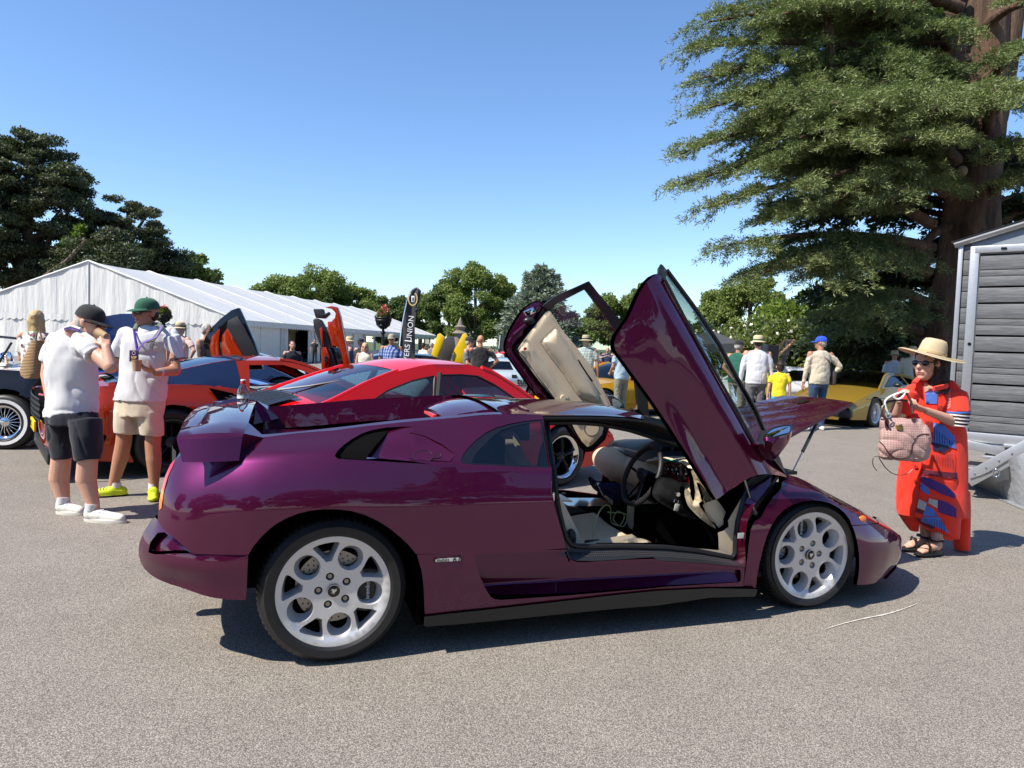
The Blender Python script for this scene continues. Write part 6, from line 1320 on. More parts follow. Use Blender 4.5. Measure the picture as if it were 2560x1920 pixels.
 def gsheet(nm, a, c, mat, n=12, inset=0.0):
  q = MB(); q.grid([[Vector((float(x) + .03 * (1 - v * v) * (1 if a > (ga + gb) / 2 else -1) * (mat is glassm), v * (float(vr(x)) - inset), float(gz(x)) + .035 * (1 - v * v))) for v in np.linspace(-1,1,11)] for x in np.linspace(a, c, n)]); return q.build(nm, mat, t, sharp=60)
 gsheet('rear_window', ga, i0, glassm, inset=.03); gsheet('roof', i0, i1, paint); gsheet('windscreen', i1, gb, glassm, inset=.04)
 for sd in (-1,1):
  q = MB(); q.tube([(float(x), sd * (float(vr(x)) - .02), float(gz(x)) + .004) for x in np.linspace(i1 - .02, gb, 8)], .028,6); q.build('windscreen_pillar', paint, t); q = MB(); q.tube([(float(x), sd * (float(vr(x)) - .03), float(gz(x))) for x in np.linspace(ga, i0 + .02,8)], .020,6); q.build('rear_pillar', paint, t)
 q = MB(); q.box((xm, 0, bottom + .12),(L - .5, W * 1.5,.18)); q.box((xm, 0, bottom + .2),(x1 - x0 - 2 * R * 1.15, W * 1.75,.25)); q.build('floorpan', DARK, t)
 for x in (x0, x1):
  for sd in (-1,1):
   q = MB(); Lp = [[Vector((x + R * 1.14 * cos(a), sd * y, wz + R * 1.14 * sin(a))) for a in np.linspace(0, pi, 14)] for y in (W * .93, W * .5)]; q.strip(*Lp); q.add(Lp[1], [tuple(range(14))]); q.build('wheel_well', DARK, t)
   simple_wheel(t, (x, sd * (W * .965), R), R, .2, sd, wstyle)
 for s_ in (-.38,.38):       # seats
  sx = (ga + gb) / 2 - .1; q = MB(); q.box((sx, s_ * W, float(shz(sx)) - .12),(.16,.42,.5), Matrix.Rotation(-.3,3, 'Y')); q.box((sx - .08, s_ * W, float(shz(sx)) + .18),(.09,.22,.16), Matrix.Rotation(-.2,3, 'Y')) if False else None; q.build('seat', BLKL, t, bevel=.04)
 q = MB(); q.box((gb - .30,0, float(shz(gb)) - .06),(.3, W * 1.5,.16)); q.build('dashboard', BLKL, t, bevel=.03)
 return t, FRM, S, GS, shz, pl, gz
CTINT = glass('light_tinted_glass', (.50,.55,.56))
def PW(*p): return [tuple(q) for q in p]
# red coupe behind the purple car
t, FR, S, GS, shz, pl, gz = body_car('red_coupe', 'bright red rounded classic coupe parked right behind the purple supercar', -1.70,6.55,40, RED,
 [(-.92,.52),(-.85,.74),(-.6,.86),(-.25,.91),(.1,.84),(.6,.78),(1.2,.77),(1.75,.78),(2.15,.77),(2.6,.74),(2.95,.62),(3.12,.48)],
 ([(-.42,.89),(-.15,.99),(.15,1.10),(.5,1.20),(.85,1.25),(1.15,1.25),(1.42,1.20),(1.68,1.07),(2.02,.86)], .42,1.40),.83,(0,2.27),.315, vroof=.53, wstyle='fuchs', glassm=CTINT,
 wins=[PW((.05,.91),(.28,1.02),(.55,1.10),(.80,1.145),(.70,.81),(.3,.83)), PW((.76,.81),(.86,1.15),(1.10,1.155),(1.30,1.14),(1.48,1.06),(1.90,.80),(1.3,.80))], taper=(.78,.80), nose_r=.14, crown=.06)
q = MB(); q.grid([[Vector((x, v * .42, float(shz(x)) + .065 + .02 * (1 - v * v))) for v in np.linspace(-1,1,5)] for x in np.linspace(-.78,-.42,5)]); q.build('engine_grille', BTRIM, t)
for i in range(10): q = MB(); q.box((-.76 + i * .036,0, float(shz(-.76 + i * .036)) + .095),(.006,.78,.006)); q.build('grille_slat', BTRIM, t)
q = MB(); q.tube([(-.40,.1,.985),(-.2,-.1,1.03),(.02,-.25,1.085)], .009,6); q.build('rear_wiper', BTRIM, t)
for sd in (-1,1):
 q = MB(); q.ball((2.86, sd * .60,.66),(.10,.085,.085)); q.build('headlamp', GLASS, t); q = MB(); q.box((3.08, sd * .5,.40),(.16,.42,.14)); q.build('bumper', BTRIM, t, bevel=.03)
 q = MB(); pl_ = [(.74,.83),(.80,1.0),(.86,1.17)]; q.tube([(x, sd * (float(GS(np.array([x]), np.array([z]))[0]) + .002), z) for x, z in pl_], .030,6, flat=.5); q.build('door_pillar', BTRIM, t)
# orange supercar with dihedral doors up
t, FR, S, GS, shz, pl, gz = body_car('orange_supercar', 'orange supercar with black roof and both dihedral doors up, in front of the marquee', -3.98,8.00,37, ORANGE,
 [(-1.02,.86),(-.8,.90),(-.3,.93),(.2,.93),(.6,.88),(1.2,.80),(1.8,.80),(2.3,.80),(2.75,.78),(3.1,.64),(3.45,.46)],
 ([(-.55,.93),(.0,1.03),(.45,1.13),(.85,1.18),(1.25,1.185),(1.5,1.13),(1.9,.96),(2.25,.80)], .75,1.25),.93,(0,2.67),.345, vroof=.52, wstyle='black', glassm=DTINT, taper=(.82,.7), nose_r=.06,
 wins=[PW((.80,.86),(.86,1.13),(1.25,1.135),(1.46,1.07),(2.0,.85),(1.4,.82))])
for o_ in list(t.children):
 if o_.name.startswith('side_window') or o_.name.startswith('window_rubber'): bpy.data.objects.remove(o_)
BSH = lambda x, sd, z: Vector((x, sd * (float(GS(np.array([x]), np.array([z]))[0]) + .006), z))
for sd in (-1,1):
 q = MB(); q.grid([[BSH(x, sd, float(shz(x)) - .05 + (float(gz(x)) - float(shz(x)) + .064) * u) for u in np.linspace(0,1,5)] for x in np.linspace(-.5,.72,12)]); q.build('black_rear_quarter', NAVYP, t)
q = MB(); q.grid([[Vector((float(x), v * (.52 + .20 * (1 - (x + .5) / 1.3)), float(gz(x)) + .045 * (1 - v * v) + .006)) for v in np.linspace(-1,1,7)] for x in np.linspace(-.45,.84,10)]); q.build('black_tonneau', NAVYP, t)
df = empty('dihedral_door', (0,0,0)); df.parent = t; dn = empty('dihedral_door', (0,0,0)); dn.parent = t
# big inner shell of the far door, leaning left
q = MB(); ol = [PF2 for PF2 in [at(x, y, 9.6) for x, y in Z(7, [(650,230),(590,250),(500,320),(420,400),(370,480),(350,540),(400,640),(450,760),(850,740),(840,700),(780,520),(720,380)])]]
Mi = (Matrix.Translation(FR.loc) @ Matrix.Rotation(FR.yaw, 4, 'Z')).inverted(); pp = [Mi @ p for p in ol]; n_ = len(pp); tri = geometry.tessellate_polygon([[Vector((p.y, p.z, 0)) for p in pp]])
nn_ = (pp[3] - pp[0]).cross(pp[8] - pp[0]).normalized(); nn_ = nn_ if nn_.dot(Mi.to_3x3() @ Vector((0,-1,0))) > 0 else -nn_
q.add(pp + [p - nn_ * .08 for p in pp], [tuple(a) for a in tri] + [tuple(i + n_ for i in a[::-1]) for a in tri] + [(i, (i + 1) % n_, (i + 1) % n_ + n_, i + n_) for i in range(n_)]); q.build('door_shell', BLACKP, df, bevel=.008)
for nm, mt, off, ps in (('orange_insert', ORANGE, .02, [(570,390),(520,460),(515,560),(540,720),(600,735),(740,710),(700,640),(620,500)]),('dark_pad', BLKL, .035, [(650,300),(570,340),(560,390),(640,520),(740,700),(840,700),(780,540),(700,380)]),('orange_curve', ORANGE, .015, [(500,400),(430,470),(415,560),(440,680),(480,760),(530,745),(500,640),(490,520)])):
 P_ = [Mi @ at(x, y, 9.6) + nn_ * off for x, y in Z(7, ps)]; q = MB(); tri = geometry.tessellate_polygon([[Vector((p.y, p.z, 0)) for p in P_]]); m_ = len(P_); q.add(P_ + [p - nn_ * off for p in P_], [tuple(a) for a in tri] + [(i, (i + 1) % m_, (i + 1) % m_ + m_, i + m_) for i in range(m_)]); q.build(nm, mt, df, bevel=.004)
def world_plate(name, pts, Y, dep, mat, parent, Mi_, z=8):
 P_ = [Mi_ @ at(x, y, Y) for x, y in Z(z, pts)]; dv_ = Mi_.to_3x3() @ Vector((0, dep, 0)); n_ = len(P_); tri = geometry.tessellate_polygon([[Vector((p[0], p[1], 0)) for p in pts]]); q = MB()
 q.add(P_ + [p + dv_ for p in P_], [tuple(a) for a in tri] + [tuple(i + n_ for i in a[::-1]) for a in tri] + [(i, (i + 1) % n_, (i + 1) % n_ + n_, i + n_) for i in range(n_)]); return q.build(name, mat, parent, bevel=.01)
world_plate('door_lining', [(1268,330),(1290,315),(1330,330),(1370,400),(1395,470),(1412,560),(1440,640),(1470,745),(1350,808),(1342,760),(1332,560),(1300,470),(1275,400)], 8.7,.10, BLKL, dn, Mi, 7)
world_plate('door_skin', [(1365,228),(1420,215),(1468,225),(1492,300),(1515,420),(1545,580),(1578,735),(1530,745),(1500,600),(1480,555),(1412,545),(1395,440),(1388,345),(1420,345),(1450,310),(1455,275),(1425,240)], 8.72,.10, ORANGE, dn, Mi, 7)
world_plate('door_glass_edge', [(1415,552),(1505,575),(1540,740),(1462,752)], 8.74,.05, GLOSSBLK, dn, Mi, 7)
world_plate('door_hinge', [(1268,240),(1350,240),(1362,285),(1400,262),(1405,285),(1365,320),(1290,315)], 8.70,.08, BTRIM, dn, Mi, 7)
world_plate('orange_insert', [(1320,400),(1345,390),(1352,470),(1345,560),(1378,555),(1405,630),(1402,715),(1350,755),(1338,740),(1336,590),(1335,500)], 8.66,.03, ORANGE, dn, Mi, 7)
world_plate('door_pull', [(1358,640),(1380,620),(1394,650),(1392,700),(1368,725)], 8.64,.02, GLOSSBLK, dn, Mi, 7)
# rear of the orange car
q = MB()
for i in range(15):
 for j in range(4):
  cx_, cz_ = -.56 + i * .08,.60 + j * .052; c_ = [(cx_ + (.04 if j % 2 else 0) + .036 * cos(a), cz_ + .030 * sin(a)) for a in np.linspace(pi / 6,2 * pi + pi / 6,7)]
  q.tube([(-1.10 - .03 * (1 - (p[0] / .7) ** 2), p[0], p[1]) for p in c_], .006,4)
tag(q.build('honeycomb_grille', BTRIM, t), kind='stuff'); q = MB(); q.box((-1.06,0,.68),(.04,1.3,.26)); q.build('grille_back', DARK, t)
q = MB(); q.box((-1.11,.28,.45),(.02,.52,.11)); npl = q.build('number_plate', plain('yellow_plate', (.75,.55,.02),.4), t, bevel=.004)
text_mesh('plate_lettering', 'MC', .085, BLKTXT, npl, basis((-1.123,.40,.45),(0,-1,0),(0,0,1)),.001)
q = MB(); q.box((-1.0,0,.24),(.14,1.7,.12)); q.build('diffuser', BTRIM, t, bevel=.02)
for s_ in (-1,1):
 q = MB(); q.tube([(-1.02 + .06, s_ * .78,.80),(-1.05, s_ * .66,.82),(-1.10, s_ * .45,.82)], .012,6); q.build('tail_lamp', LAMPR, t)
 q = MB(); q.prism([(-.98,.28),(-.62,.34),(-.58,.44),(-.80,.52),(-1.0,.46)], s_ * .02,(0, s_ * .86,0),(1,0,0),(0,0,1),(0,1,0)); q.build('corner_vent', DARK, t)
 q = MB(); q.add([BSH(.45, s_, .92) if False else Vector((.35, s_ * .90,.90)), Vector((1.1, s_ * .93,.72)), Vector((1.15, s_ * .93,.55)), Vector((.55, s_ * .94,.60))], [(0,1,2,3)]); q.build('side_intake', DARK, t)
q = MB(); q.tube([(1.85 + .13 * cos(a) * .4,-.38 + .17 * cos(a + 1.57),.82 + .16 * sin(a + 1.57)) for a in np.linspace(0,2 * pi, 25)], .014,8); q.build('steering_wheel', BLKL, t)
# gold wedge coupe under the cedar
t, FR, S, GS, shz, pl, gz = body_car('gold_coupe', 'metallic gold wedge coupe parked beneath the cedar', 8.9,17.1,220, GOLD,
 [(-.80,.62),(-.7,.80),(-.2,.84),(.5,.84),(1.2,.82),(1.9,.80),(2.5,.70),(3.0,.56),(3.35,.44)],
 ([(-.35,.84),(.2,1.02),(.7,1.10),(1.2,1.11),(1.5,1.06),(1.8,.93),(2.08,.80)], .55,1.25),.86,(0,2.44),.30, vroof=.56, wstyle='turbine', glassm=TINT,
 wins=[PW((.72,.87),(.80,1.05),(1.20,1.055),(1.40,1.01),(1.86,.83),(1.2,.85)), PW((.0,.87),(.35,1.0),(.66,1.04),(.62,.87))], taper=(.85,.8), nose_r=.05)
q = MB(); q.box((1.98,-.35,.80),(.2,.3,.004)); q.build('show_card', WHITE, t); 
for s_ in (-1,1): q = MB(); q.ball((1.72, s_ * .93,.88),(.06,.09,.05)); q.build('door_mirror', BTRIM, t); q = MB(); q.box((1.3, s_ * .862,.60),(3.4,.01,.012)); q.build('waist_line', BTRIM, t)
q = MB(); q.box((3.33,0,.30),(.12,1.5,.16)); q.build('front_bumper', BTRIM, t, bevel=.03)
# silver blue wedge with TURBO lettering, facing left
t, FR, S, GS, shz, pl, gz = body_car('silver_wedge_coupe', 'pale silver blue wedge coupe with turbo lettering, seen side on left of the far door', .70,18.0,178, SILVERB,
 [(-.85,.66),(-.7,.86),(-.2,.86),(.5,.84),(1.2,.82),(1.9,.80),(2.5,.68),(3.0,.52),(3.35,.42)],
 ([(-.5,.86),(.1,1.02),(.65,1.10),(1.15,1.11),(1.45,1.05),(1.8,.90),(2.05,.80)], .5,1.2),.90,(0,2.44),.31, vroof=.58, wstyle='turbine', glassm=DTINT,
 wins=[PW((.66,.87),(.76,1.05),(1.16,1.055),(1.38,1.0),(1.60,.90),(1.62,.85)), PW((-.1,.88),(.25,1.0),(.6,1.04),(.56,.87))], taper=(.88,.85), nose_r=.05)
text_mesh('turbo_lettering', 'turbo', .22, BLKTXT, t, basis((.30,.915,.60),(-1,0,0),(0,0,1)),.001, bold=.006)
q = MB(); q.box((1.2,.91,.50),(3.2,.012,.02)); q.build('waist_line', BLKTXT, t); q = MB(); q.box((1.2,.90,.28),(1.9,.03,.10)); q.build('sill_skirt', ALLOY, t, bevel=.01)
q = MB(); q.ball((1.62,.97,.90),(.06,.08,.055)); q.build('door_mirror', SILVERB, t); q = MB(); q.box((.62,.895,.72),(.12,.02,.07)); q.build('door_handle', BTRIM, t)
# amber roadster behind the doors
t, FR, S, GS, shz, pl, gz = body_car('amber_sports_car', 'small amber yellow sports car half hidden behind the raised doors of the purple car', 3.35,16.9,215, AMBER,
 [(-.75,.72),(-.6,.86),(.0,.88),(.5,.80),(1.1,.72),(1.7,.76),(2.3,.72),(2.8,.60),(3.1,.46)],
 ([(-.1,.87),(.3,1.02),(.7,1.11),(1.05,1.12),(1.3,1.05),(1.7,.78)], .5,1.05),.86,(0,2.30),.30, vroof=.50, wstyle='turbine', glassm=DTINT, wins=[PW((.45,.84),(.62,1.05),(1.0,1.06),(1.2,1.0),(1.5,.80),(1.0,.77))], taper=(.85,.75), nose_r=.12)
for s_ in (-1,1): q = MB(); q.cyl((3.10, s_ * .50,.50),(3.16, s_ * .50,.50),.09, n=18); q.build('headlamp', GLASS, t); q = MB(); q.cyl((3.17, s_ * .28,.36),(3.175, s_ * .28,.36),.07, n=18); q.build('nose_opening', DARK, t)
# white coupe behind the boy
t, FR, S, GS, shz, pl, gz = body_car('white_coupe', 'white sports coupe behind the boy in the yellow shirt', 7.3,17.5,200, WHITEP,
 [(-.85,.60),(-.7,.86),(-.2,.88),(.5,.84),(1.2,.82),(1.9,.80),(2.5,.66),(3.0,.52),(3.4,.42)],
 ([(-.5,.87),(.1,1.04),(.65,1.14),(1.15,1.15),(1.45,1.08),(1.8,.92),(2.05,.80)], .5,1.2),.90,(0,2.44),.31, vroof=.58, wstyle='five', glassm=DTINT, wins=[PW((.5,.87),(.62,1.08),(1.16,1.09),(1.40,1.02),(1.70,.86)), PW((-.15,.90),(.2,1.03),(.45,1.08),(.40,.88))], taper=(.88,.8), nose_r=.05)
# ice blue car seen through the red one
t, FR, S, GS, shz, pl, gz = body_car('ice_blue_coupe', 'ice blue low coupe seen through the windows of the red coupe', -1.15,11.4,190, ICE,
 [(-.85,.60),(-.7,.80),(-.2,.82),(.5,.80),(1.2,.78),(1.9,.76),(2.5,.66),(3.0,.52),(3.4,.42)],
 ([(-.4,.82),(.2,.95),(.65,1.02),(1.05,1.03),(1.3,.98),(1.75,.77)], .5,1.1),.88,(0,2.44),.31, vroof=.56, wstyle='five', glassm=DTINT, taper=(.88,.8), nose_r=.05)
# blue car behind the two men, bonnet up
t, FR, S, GS, shz, pl, gz = body_car('blue_sports_car', 'blue sports car behind the two men with its big panel raised', -6.9,11.3,24, BLUEP,
 [(-.9,.70),(-.7,.88),(-.2,.90),(.5,.86),(1.2,.82),(1.9,.80),(2.5,.72),(3.0,.60),(3.4,.46)],
 ([(-.4,.90),(.2,1.05),(.65,1.14),(1.05,1.15),(1.35,1.08),(1.85,.80)], .5,1.1),.90,(0,2.5),.33, vroof=.55, wstyle='black', glassm=DTINT, wins=[PW((.4,.88),(.6,1.08),(1.05,1.09),(1.3,1.02),(1.62,.84))], taper=(.85,.8))
Mi = (Matrix.Translation(FR.loc) @ Matrix.Rotation(FR.yaw, 4, 'Z')).inverted(); P_ = [Mi @ at(x, y, Y_) for x, y, Y_ in ((252,792,10.4),(300,784,10.6),(352,784,10.8),(350,940,11.3),(300,948,11.1),(246,940,10.9))]
q = MB(); q.add(P_ + [p + Vector((.02,.04,0)) for p in P_], [tuple(range(6)),(11,10,9,8,7,6)] + [(i, (i + 1) % 6,(i + 1) % 6 + 6, i + 6) for i in range(6)]); q.build('raised_panel', BLUEP, t, bevel=.01)
# navy and black cars further back
for (X, Y, yw, pt_, nm, lb) in ((-4.9,15.2,200, NAVYP, 'navy_sports_car', 'low navy sports car between the orange car and the marquee'),(-3.9,18.5,15, NAVYP, 'navy_sports_car', 'navy sports car in front of the couple by the flower basket'),(-1.6,18.8,185, BLACKP, 'black_sports_car', 'black low car left of the yellow car with raised doors'),
 (1.6,31,175, DGREEN, 'green_sports_car', 'dark green car far behind the glass of the raised door'),(-1.3,33,10, RED, 'far_red_car', 'small red car far off among the crowd'),(4.6,34,190, RED, 'far_red_car', 'red car far off under the trees seen between the doors')):
 body_car(nm, lb, X, Y, yw, pt_, [(-.9,.60),(-.7,.84),(-.2,.86),(.5,.84),(1.2,.82),(1.9,.80),(2.5,.68),(3.0,.54),(3.4,.44)], ([(-.4,.86),(.2,1.02),(.65,1.12),(1.05,1.13),(1.35,1.06),(1.85,.80)], .5,1.1),.90,(0,2.5),.32, vroof=.55, wstyle='five', glassm=DTINT,
  wins=[PW((.4,.88),(.6,1.06),(1.05,1.07),(1.3,1.0),(1.62,.84))], taper=(.85,.8), hgrid=.16, group='dark low cars parked further back' if pt_ in (NAVYP, BLACKP) else None)
# yellow car with scissor doors
t, FR, S, GS, shz, pl, gz = body_car('yellow_supercar', 'yellow supercar far back with both scissor doors up and its dark engine lid raised', -1.75,21.5,92, YELLOW,
 [(-1.0,.70),(-.8,.88),(-.2,.92),(.5,.86),(1.2,.82),(1.9,.78),(2.5,.66),(3.0,.52),(3.3,.40)], ([(-.3,.90),(.3,1.02),(.8,1.10),(1.1,1.10),(1.5,1.02),(2.1,.76)], .6,1.2),1.0,(0,2.65),.34, vroof=.5, wstyle='black', glassm=DTINT, taper=(.9,.7), hgrid=.12)
Mi = (Matrix.Translation(FR.loc) @ Matrix.Rotation(FR.yaw, 4, 'Z')).inverted()
world_plate('scissor_door', [(1480,668),(1500,620),(1560,430),(1580,420),(1615,450),(1600,500),(1560,600),(1530,668)], 20,.25, YELLOW, t, Mi); world_plate('scissor_door', [(1665,690),(1690,560),(1760,425),(1785,420),(1800,445),(1795,600),(1750,690)], 20.2,.25, YELLOW, t, Mi)
world_plate('engine_lid', [(1560,620),(1600,480),(1640,445),(1690,445),(1700,520),(1660,640)], 20.6,.1, plain('carbon_lid', (.06,.06,.065),.35), t, Mi)
# black vintage car at the left edge
vt = empty('vintage_car', (-6.17,9.40,0), radians(8), 'black vintage car with cream bonnet and chrome wire wheel at the left edge', 'car')
vS = Surf([[(-3.4,.25,.70),(-1,.25,.84),(.2,.25,.84),(.42,.25,.76),(.56,.25,.52)], [(-3.4,.6,.74),(-1,.6,.88),(.2,.6,.86),(.44,.6,.78),(.57,.6,.55)], [(-3.4,.98,.62),(-1,.98,.72),(.2,.94,.70),(.44,.91,.60),(.55,.86,.42)]])
for sd in (-1,1): side_panel('body_side', [(-3.4,.98),(-1,.98),(.2,.94),(.44,.91),(.55,.86),(.57,.6),(.53,.34),(.42,.30)] + [(.40 * cos(a),.33 + .40 * sin(a)) for a in np.linspace(-.1, pi + .1,13)] + [(-.45,.26),(-3.4,.26)], vS, BLACKP, vt, [], .07, sd, .03)
q = MB(); q.grid([[Vector((x, v * w_, z + .06 * (1 - v * v))) for v in np.linspace(-1,1,9)] for x, w_, z in ((-3.4,.62,.98),(-1,.72,.98),(.2,.70,.94),(.44,.60,.91),(.55,.42,.86))]); q.build('cream_bonnet', plain('cream_bonnet_paint', (.70,.66,.56),.3, coat=.8), vt)
q = MB(); q.grid([[Vector((.56, v * .42, z)) for v in (-1,0,1)] for z in (.3,.85)]); q.build('front_grille', CHROME, vt)
for sd in (-1,1):
 simple_wheel(vt, (0, sd * .87,.33),.33,.2, sd, 'wire', True); q = MB(); q.lathe([(0,-.16),(.06,-.14),(.10,-.06),(.105,0),(.09,.01),(0,.02)], (-.12, sd * .50,1.06), 'X', 24); q.tube([(-.17, sd * .5,.95),(-.17, sd * .5,1.03)], .02); q.build('headlamp', CHROME, vt)
q = MB(); q.tube([(-.15,-.70,1.0),(-.35,-.72,1.30),(-.38,-.2,1.34),(-.35,.6,1.30)], .018,6); q.tube([(-.15,-.70,1.0),(.0,-.68,1.28)], .014,6); q.build('windscreen_frame', BTRIM, vt)
# water bottle on the wing
bt_ = empty('water_bottle', (0,0,0),0, 'clear plastic water bottle with red cap standing behind the wing of the purple car', 'bottle'); p = at(607,1014,4.35); bt_.location = p
q = MB(); q.lathe([(0,0),(.030,.0),(.033,.006),(.033,.03),(.030,.035),(.033,.04),(.034,.075),(.031,.095),(.022,.115),(.014,.127),(.013,.135)], n=28); q.build('bottle_body', GLASS, bt_)
q = MB(); q.lathe([(0,.004),(.029,.004),(.031,.03),(.031,.055),(0,.055)], n=24); q.build('water', plain('water', (.75,.80,.82),.02, var=0, trans=1.0, ior=1.33), bt_)
q = MB(); q.lathe([(.0135,.132),(.0145,.132),(.0145,.150),(.010,.152),(.0,.153)], n=20); q.build('cap', plain('red_cap', (.6,.02,.02),.4), bt_); q = MB(); q.lathe([(.0145,.150),(.0145,.158),(0,.160)], n=20); q.build('cap_top', WHITE, bt_)
q = MB(); q.lathe([(.0335,.045),(.0338,.070)], n=24); q.build('bottle_band', WHITE, bt_)
# ------------------------------------------------------------------ people
def bake_blob(name, mb, mat, parent, voxel, smooth=3, disp=None, mats=None):
 """one continuous skin grown over overlapping shapes"""
 me = bpy.data.meshes.new(name); me.from_pydata(mb.v, [], mb.f); bm = bmesh.new(); bm.from_mesh(me); bmesh.ops.recalc_face_normals(bm, faces=bm.faces); bm.to_mesh(me); bm.free()
 o = bpy.data.objects.new(name, me); C.objects.link(o)
 r = o.modifiers.new('r', 'REMESH'); r.mode = 'VOXEL'; r.voxel_size = voxel; r.use_smooth_shade = True
 s = o.modifiers.new('s', 'SMOOTH'); s.factor = .5; s.iterations = smooth
 dg = bpy.context.evaluated_depsgraph_get(); m2 = bpy.data.meshes.new_from_object(o.evaluated_get(dg)); o.modifiers.clear(); o.data = m2; bpy.data.meshes.remove(me)
 if disp:
  co = np.empty(len(m2.vertices) * 3); m2.vertices.foreach_get('co', co); co = co.reshape(-1,3); nn = np.empty(len(m2.vertices) * 3); m2.vertices.foreach_get('normal', nn); nn = nn.reshape(-1,3)
  amp, sc, zs = disp; off = np.array([noise.noise(Vector((p[0] * sc, p[1] * sc, p[2] * sc * zs))) + .5 * noise.noise(Vector((p[0] * sc * 2.3, p[1] * sc * 2.3, p[2] * sc * zs * 2.3 + 7))) for p in co]); rdg = np.array([abs(noise.noise(Vector((p[0] * sc * .9 + p[2] * sc * .5, p[1] * sc * .9, p[2] * sc * zs * 1.1 + 3)))) for p in co]); off = off * .8 - np.exp(-rdg * 9) * .9; co += nn * (off * amp)[:, None]; m2.vertices.foreach_set('co', co.ravel()); m2.update()
 m2.materials.clear(); m2.materials.append(mat); m2.polygons.foreach_set('use_smooth', [True] * len(m2.polygons)); m2.name = name
 if parent is not None: o.parent = parent
 return o
class HB(MB):
 def cap(s, a, b, ra, rb=None, n=12):          # tapered limb with round ends
  rb = ra if rb is None else rb; a, b = Vector(a), Vector(b); d = (b - a); L = d.length
  if L < 1e-6: return s.ball(a, ra)
  d /= L; pts, rs = [], []
  for t in (-1,-.85,-.5,0): pts.append(a + d * ra * t); rs.append(ra * math.sqrt(max(0,1 - t * t)) + 1e-4)
  for t in (0,.5,.85,1): pts.append(b + d * rb * t); rs.append(rb * math.sqrt(max(0,1 - t * t)) + 1e-4)
  return s.tube(pts, rs, n)
 def loft(s, rings, n=20):                      # rings: (centre, half x, half y, yaw)
  R = []
  for c, a, b_, yw in rings:
   c = Vector(c); R.append([c + Vector((a * cos(q) * cos(yw) - b_ * sin(q) * sin(yw), a * cos(q) * sin(yw) + b_ * sin(q) * cos(yw),0)) for q in [2 * pi * k / n for k in range(n)]])
  vs = [p for r in R for p in r]; fs = [(i * n + k, i * n + (k + 1) % n, (i + 1) * n + (k + 1) % n, (i + 1) * n + k) for i in range(len(R) - 1) for k in range(n)]
  fs += [tuple(range(n))[::-1], tuple(range(len(vs) - n, len(vs)))]; return s.add(vs, fs)
def hand(hb, wrist, fdir, palm_n, k=1.0, curl=.6, thumb=1, grip=None):
 """palm, four curled fingers of unequal length, thumb from the side of the palm"""
 w = Vector(wrist); f = Vector(fdir).normalized(); n = Vector(palm_n); n = (n - f * n.dot(f)).normalized(); s = f.cross(n) * thumb
 for a in (-.024,-.008,.008,.024): hb.cap(w + s * a * .7 * k, w + f * .085 * k + s * a * k, .013 * k, .0125 * k, 8)
 for i, (a, L) in enumerate(((.027,.068),(.009,.078),(-.009,.072),(-.026,.056))):
  p = w + f * .090 * k + s * a * k; d = f.copy(); r = .0095 * k
  for j, seg in enumerate((.45,.32,.26)):
   ang = curl * (.8 + .35 * j); d = (d * cos(ang) + n * sin(ang)).normalized(); q = p + d * L * seg * k; hb.cap(p, q, r, r * .9,8); p = q; r *= .9
 p = w + f * .025 * k + s * .028 * k; d = (f * .75 + s * .65 + n * .35).normalized(); q = p + d * .045 * k; hb.cap(p, q, .0125 * k, .011 * k, 8); d2 = (f * .85 + n * (.3 + curl * .5) + s * .1).normalized(); hb.cap(q, q + d2 * .034 * k, .0105 * k, .009 * k, 8)
def rotz(a): return Matrix.Rotation(a, 3, 'Z')
def head(hb, c, yaw, k=1.0, pitch=0.0):
 """skull, jaw, brow, nose, ears; c = centre of the head; returns a local-to-world function"""
 R = rotz(yaw) @ Matrix.Rotation(pitch, 3, 'Y'); W = lambda x, y, z: Vector(c) + R @ Vector((x, y, z)) * k
 hb.ball(W(-.012,0,.035),(.098 * k, .077 * k, .092 * k),20,14, R); hb.ball(W(.020,0,-.045),(.068 * k, .058 * k, .075 * k),16,12, R); hb.ball(W(.030,0,-.005),(.066 * k, .064 * k, .075 * k),16,12, R)
 hb.ball(W(.055,0,-.095),(.026 * k, .030 * k, .022 * k),10,8, R); hb.ball(W(.072,0,.028),(.022 * k, .052 * k, .014 * k),12,8, R)
 hb.cap(W(.088,0,.012), W(.108,0,-.024),.010 * k, .0145 * k, 8); hb.ball(W(.094,.010,-.028),.010 * k, 8,6); hb.ball(W(.094,-.010,-.028),.010 * k, 8,6)
 hb.cap(W(.082,.022,-.058), W(.088,0,-.055),.007 * k, .009 * k, 8); hb.cap(W(.082,-.022,-.058), W(.088,0,-.055),.007 * k, .009 * k, 8); hb.cap(W(.080,.018,-.068), W(.084,-.018,-.068),.009 * k, .009 * k, 8)
 for s in (-1,1): hb.ball(W(.058, s * .038,-.022),(.022 * k, .020 * k, .020 * k),10,8); hb.ball(W(-.012, s * .080,-.002),(.020 * k, .009 * k, .032 * k),10,8, R)
 return W, R
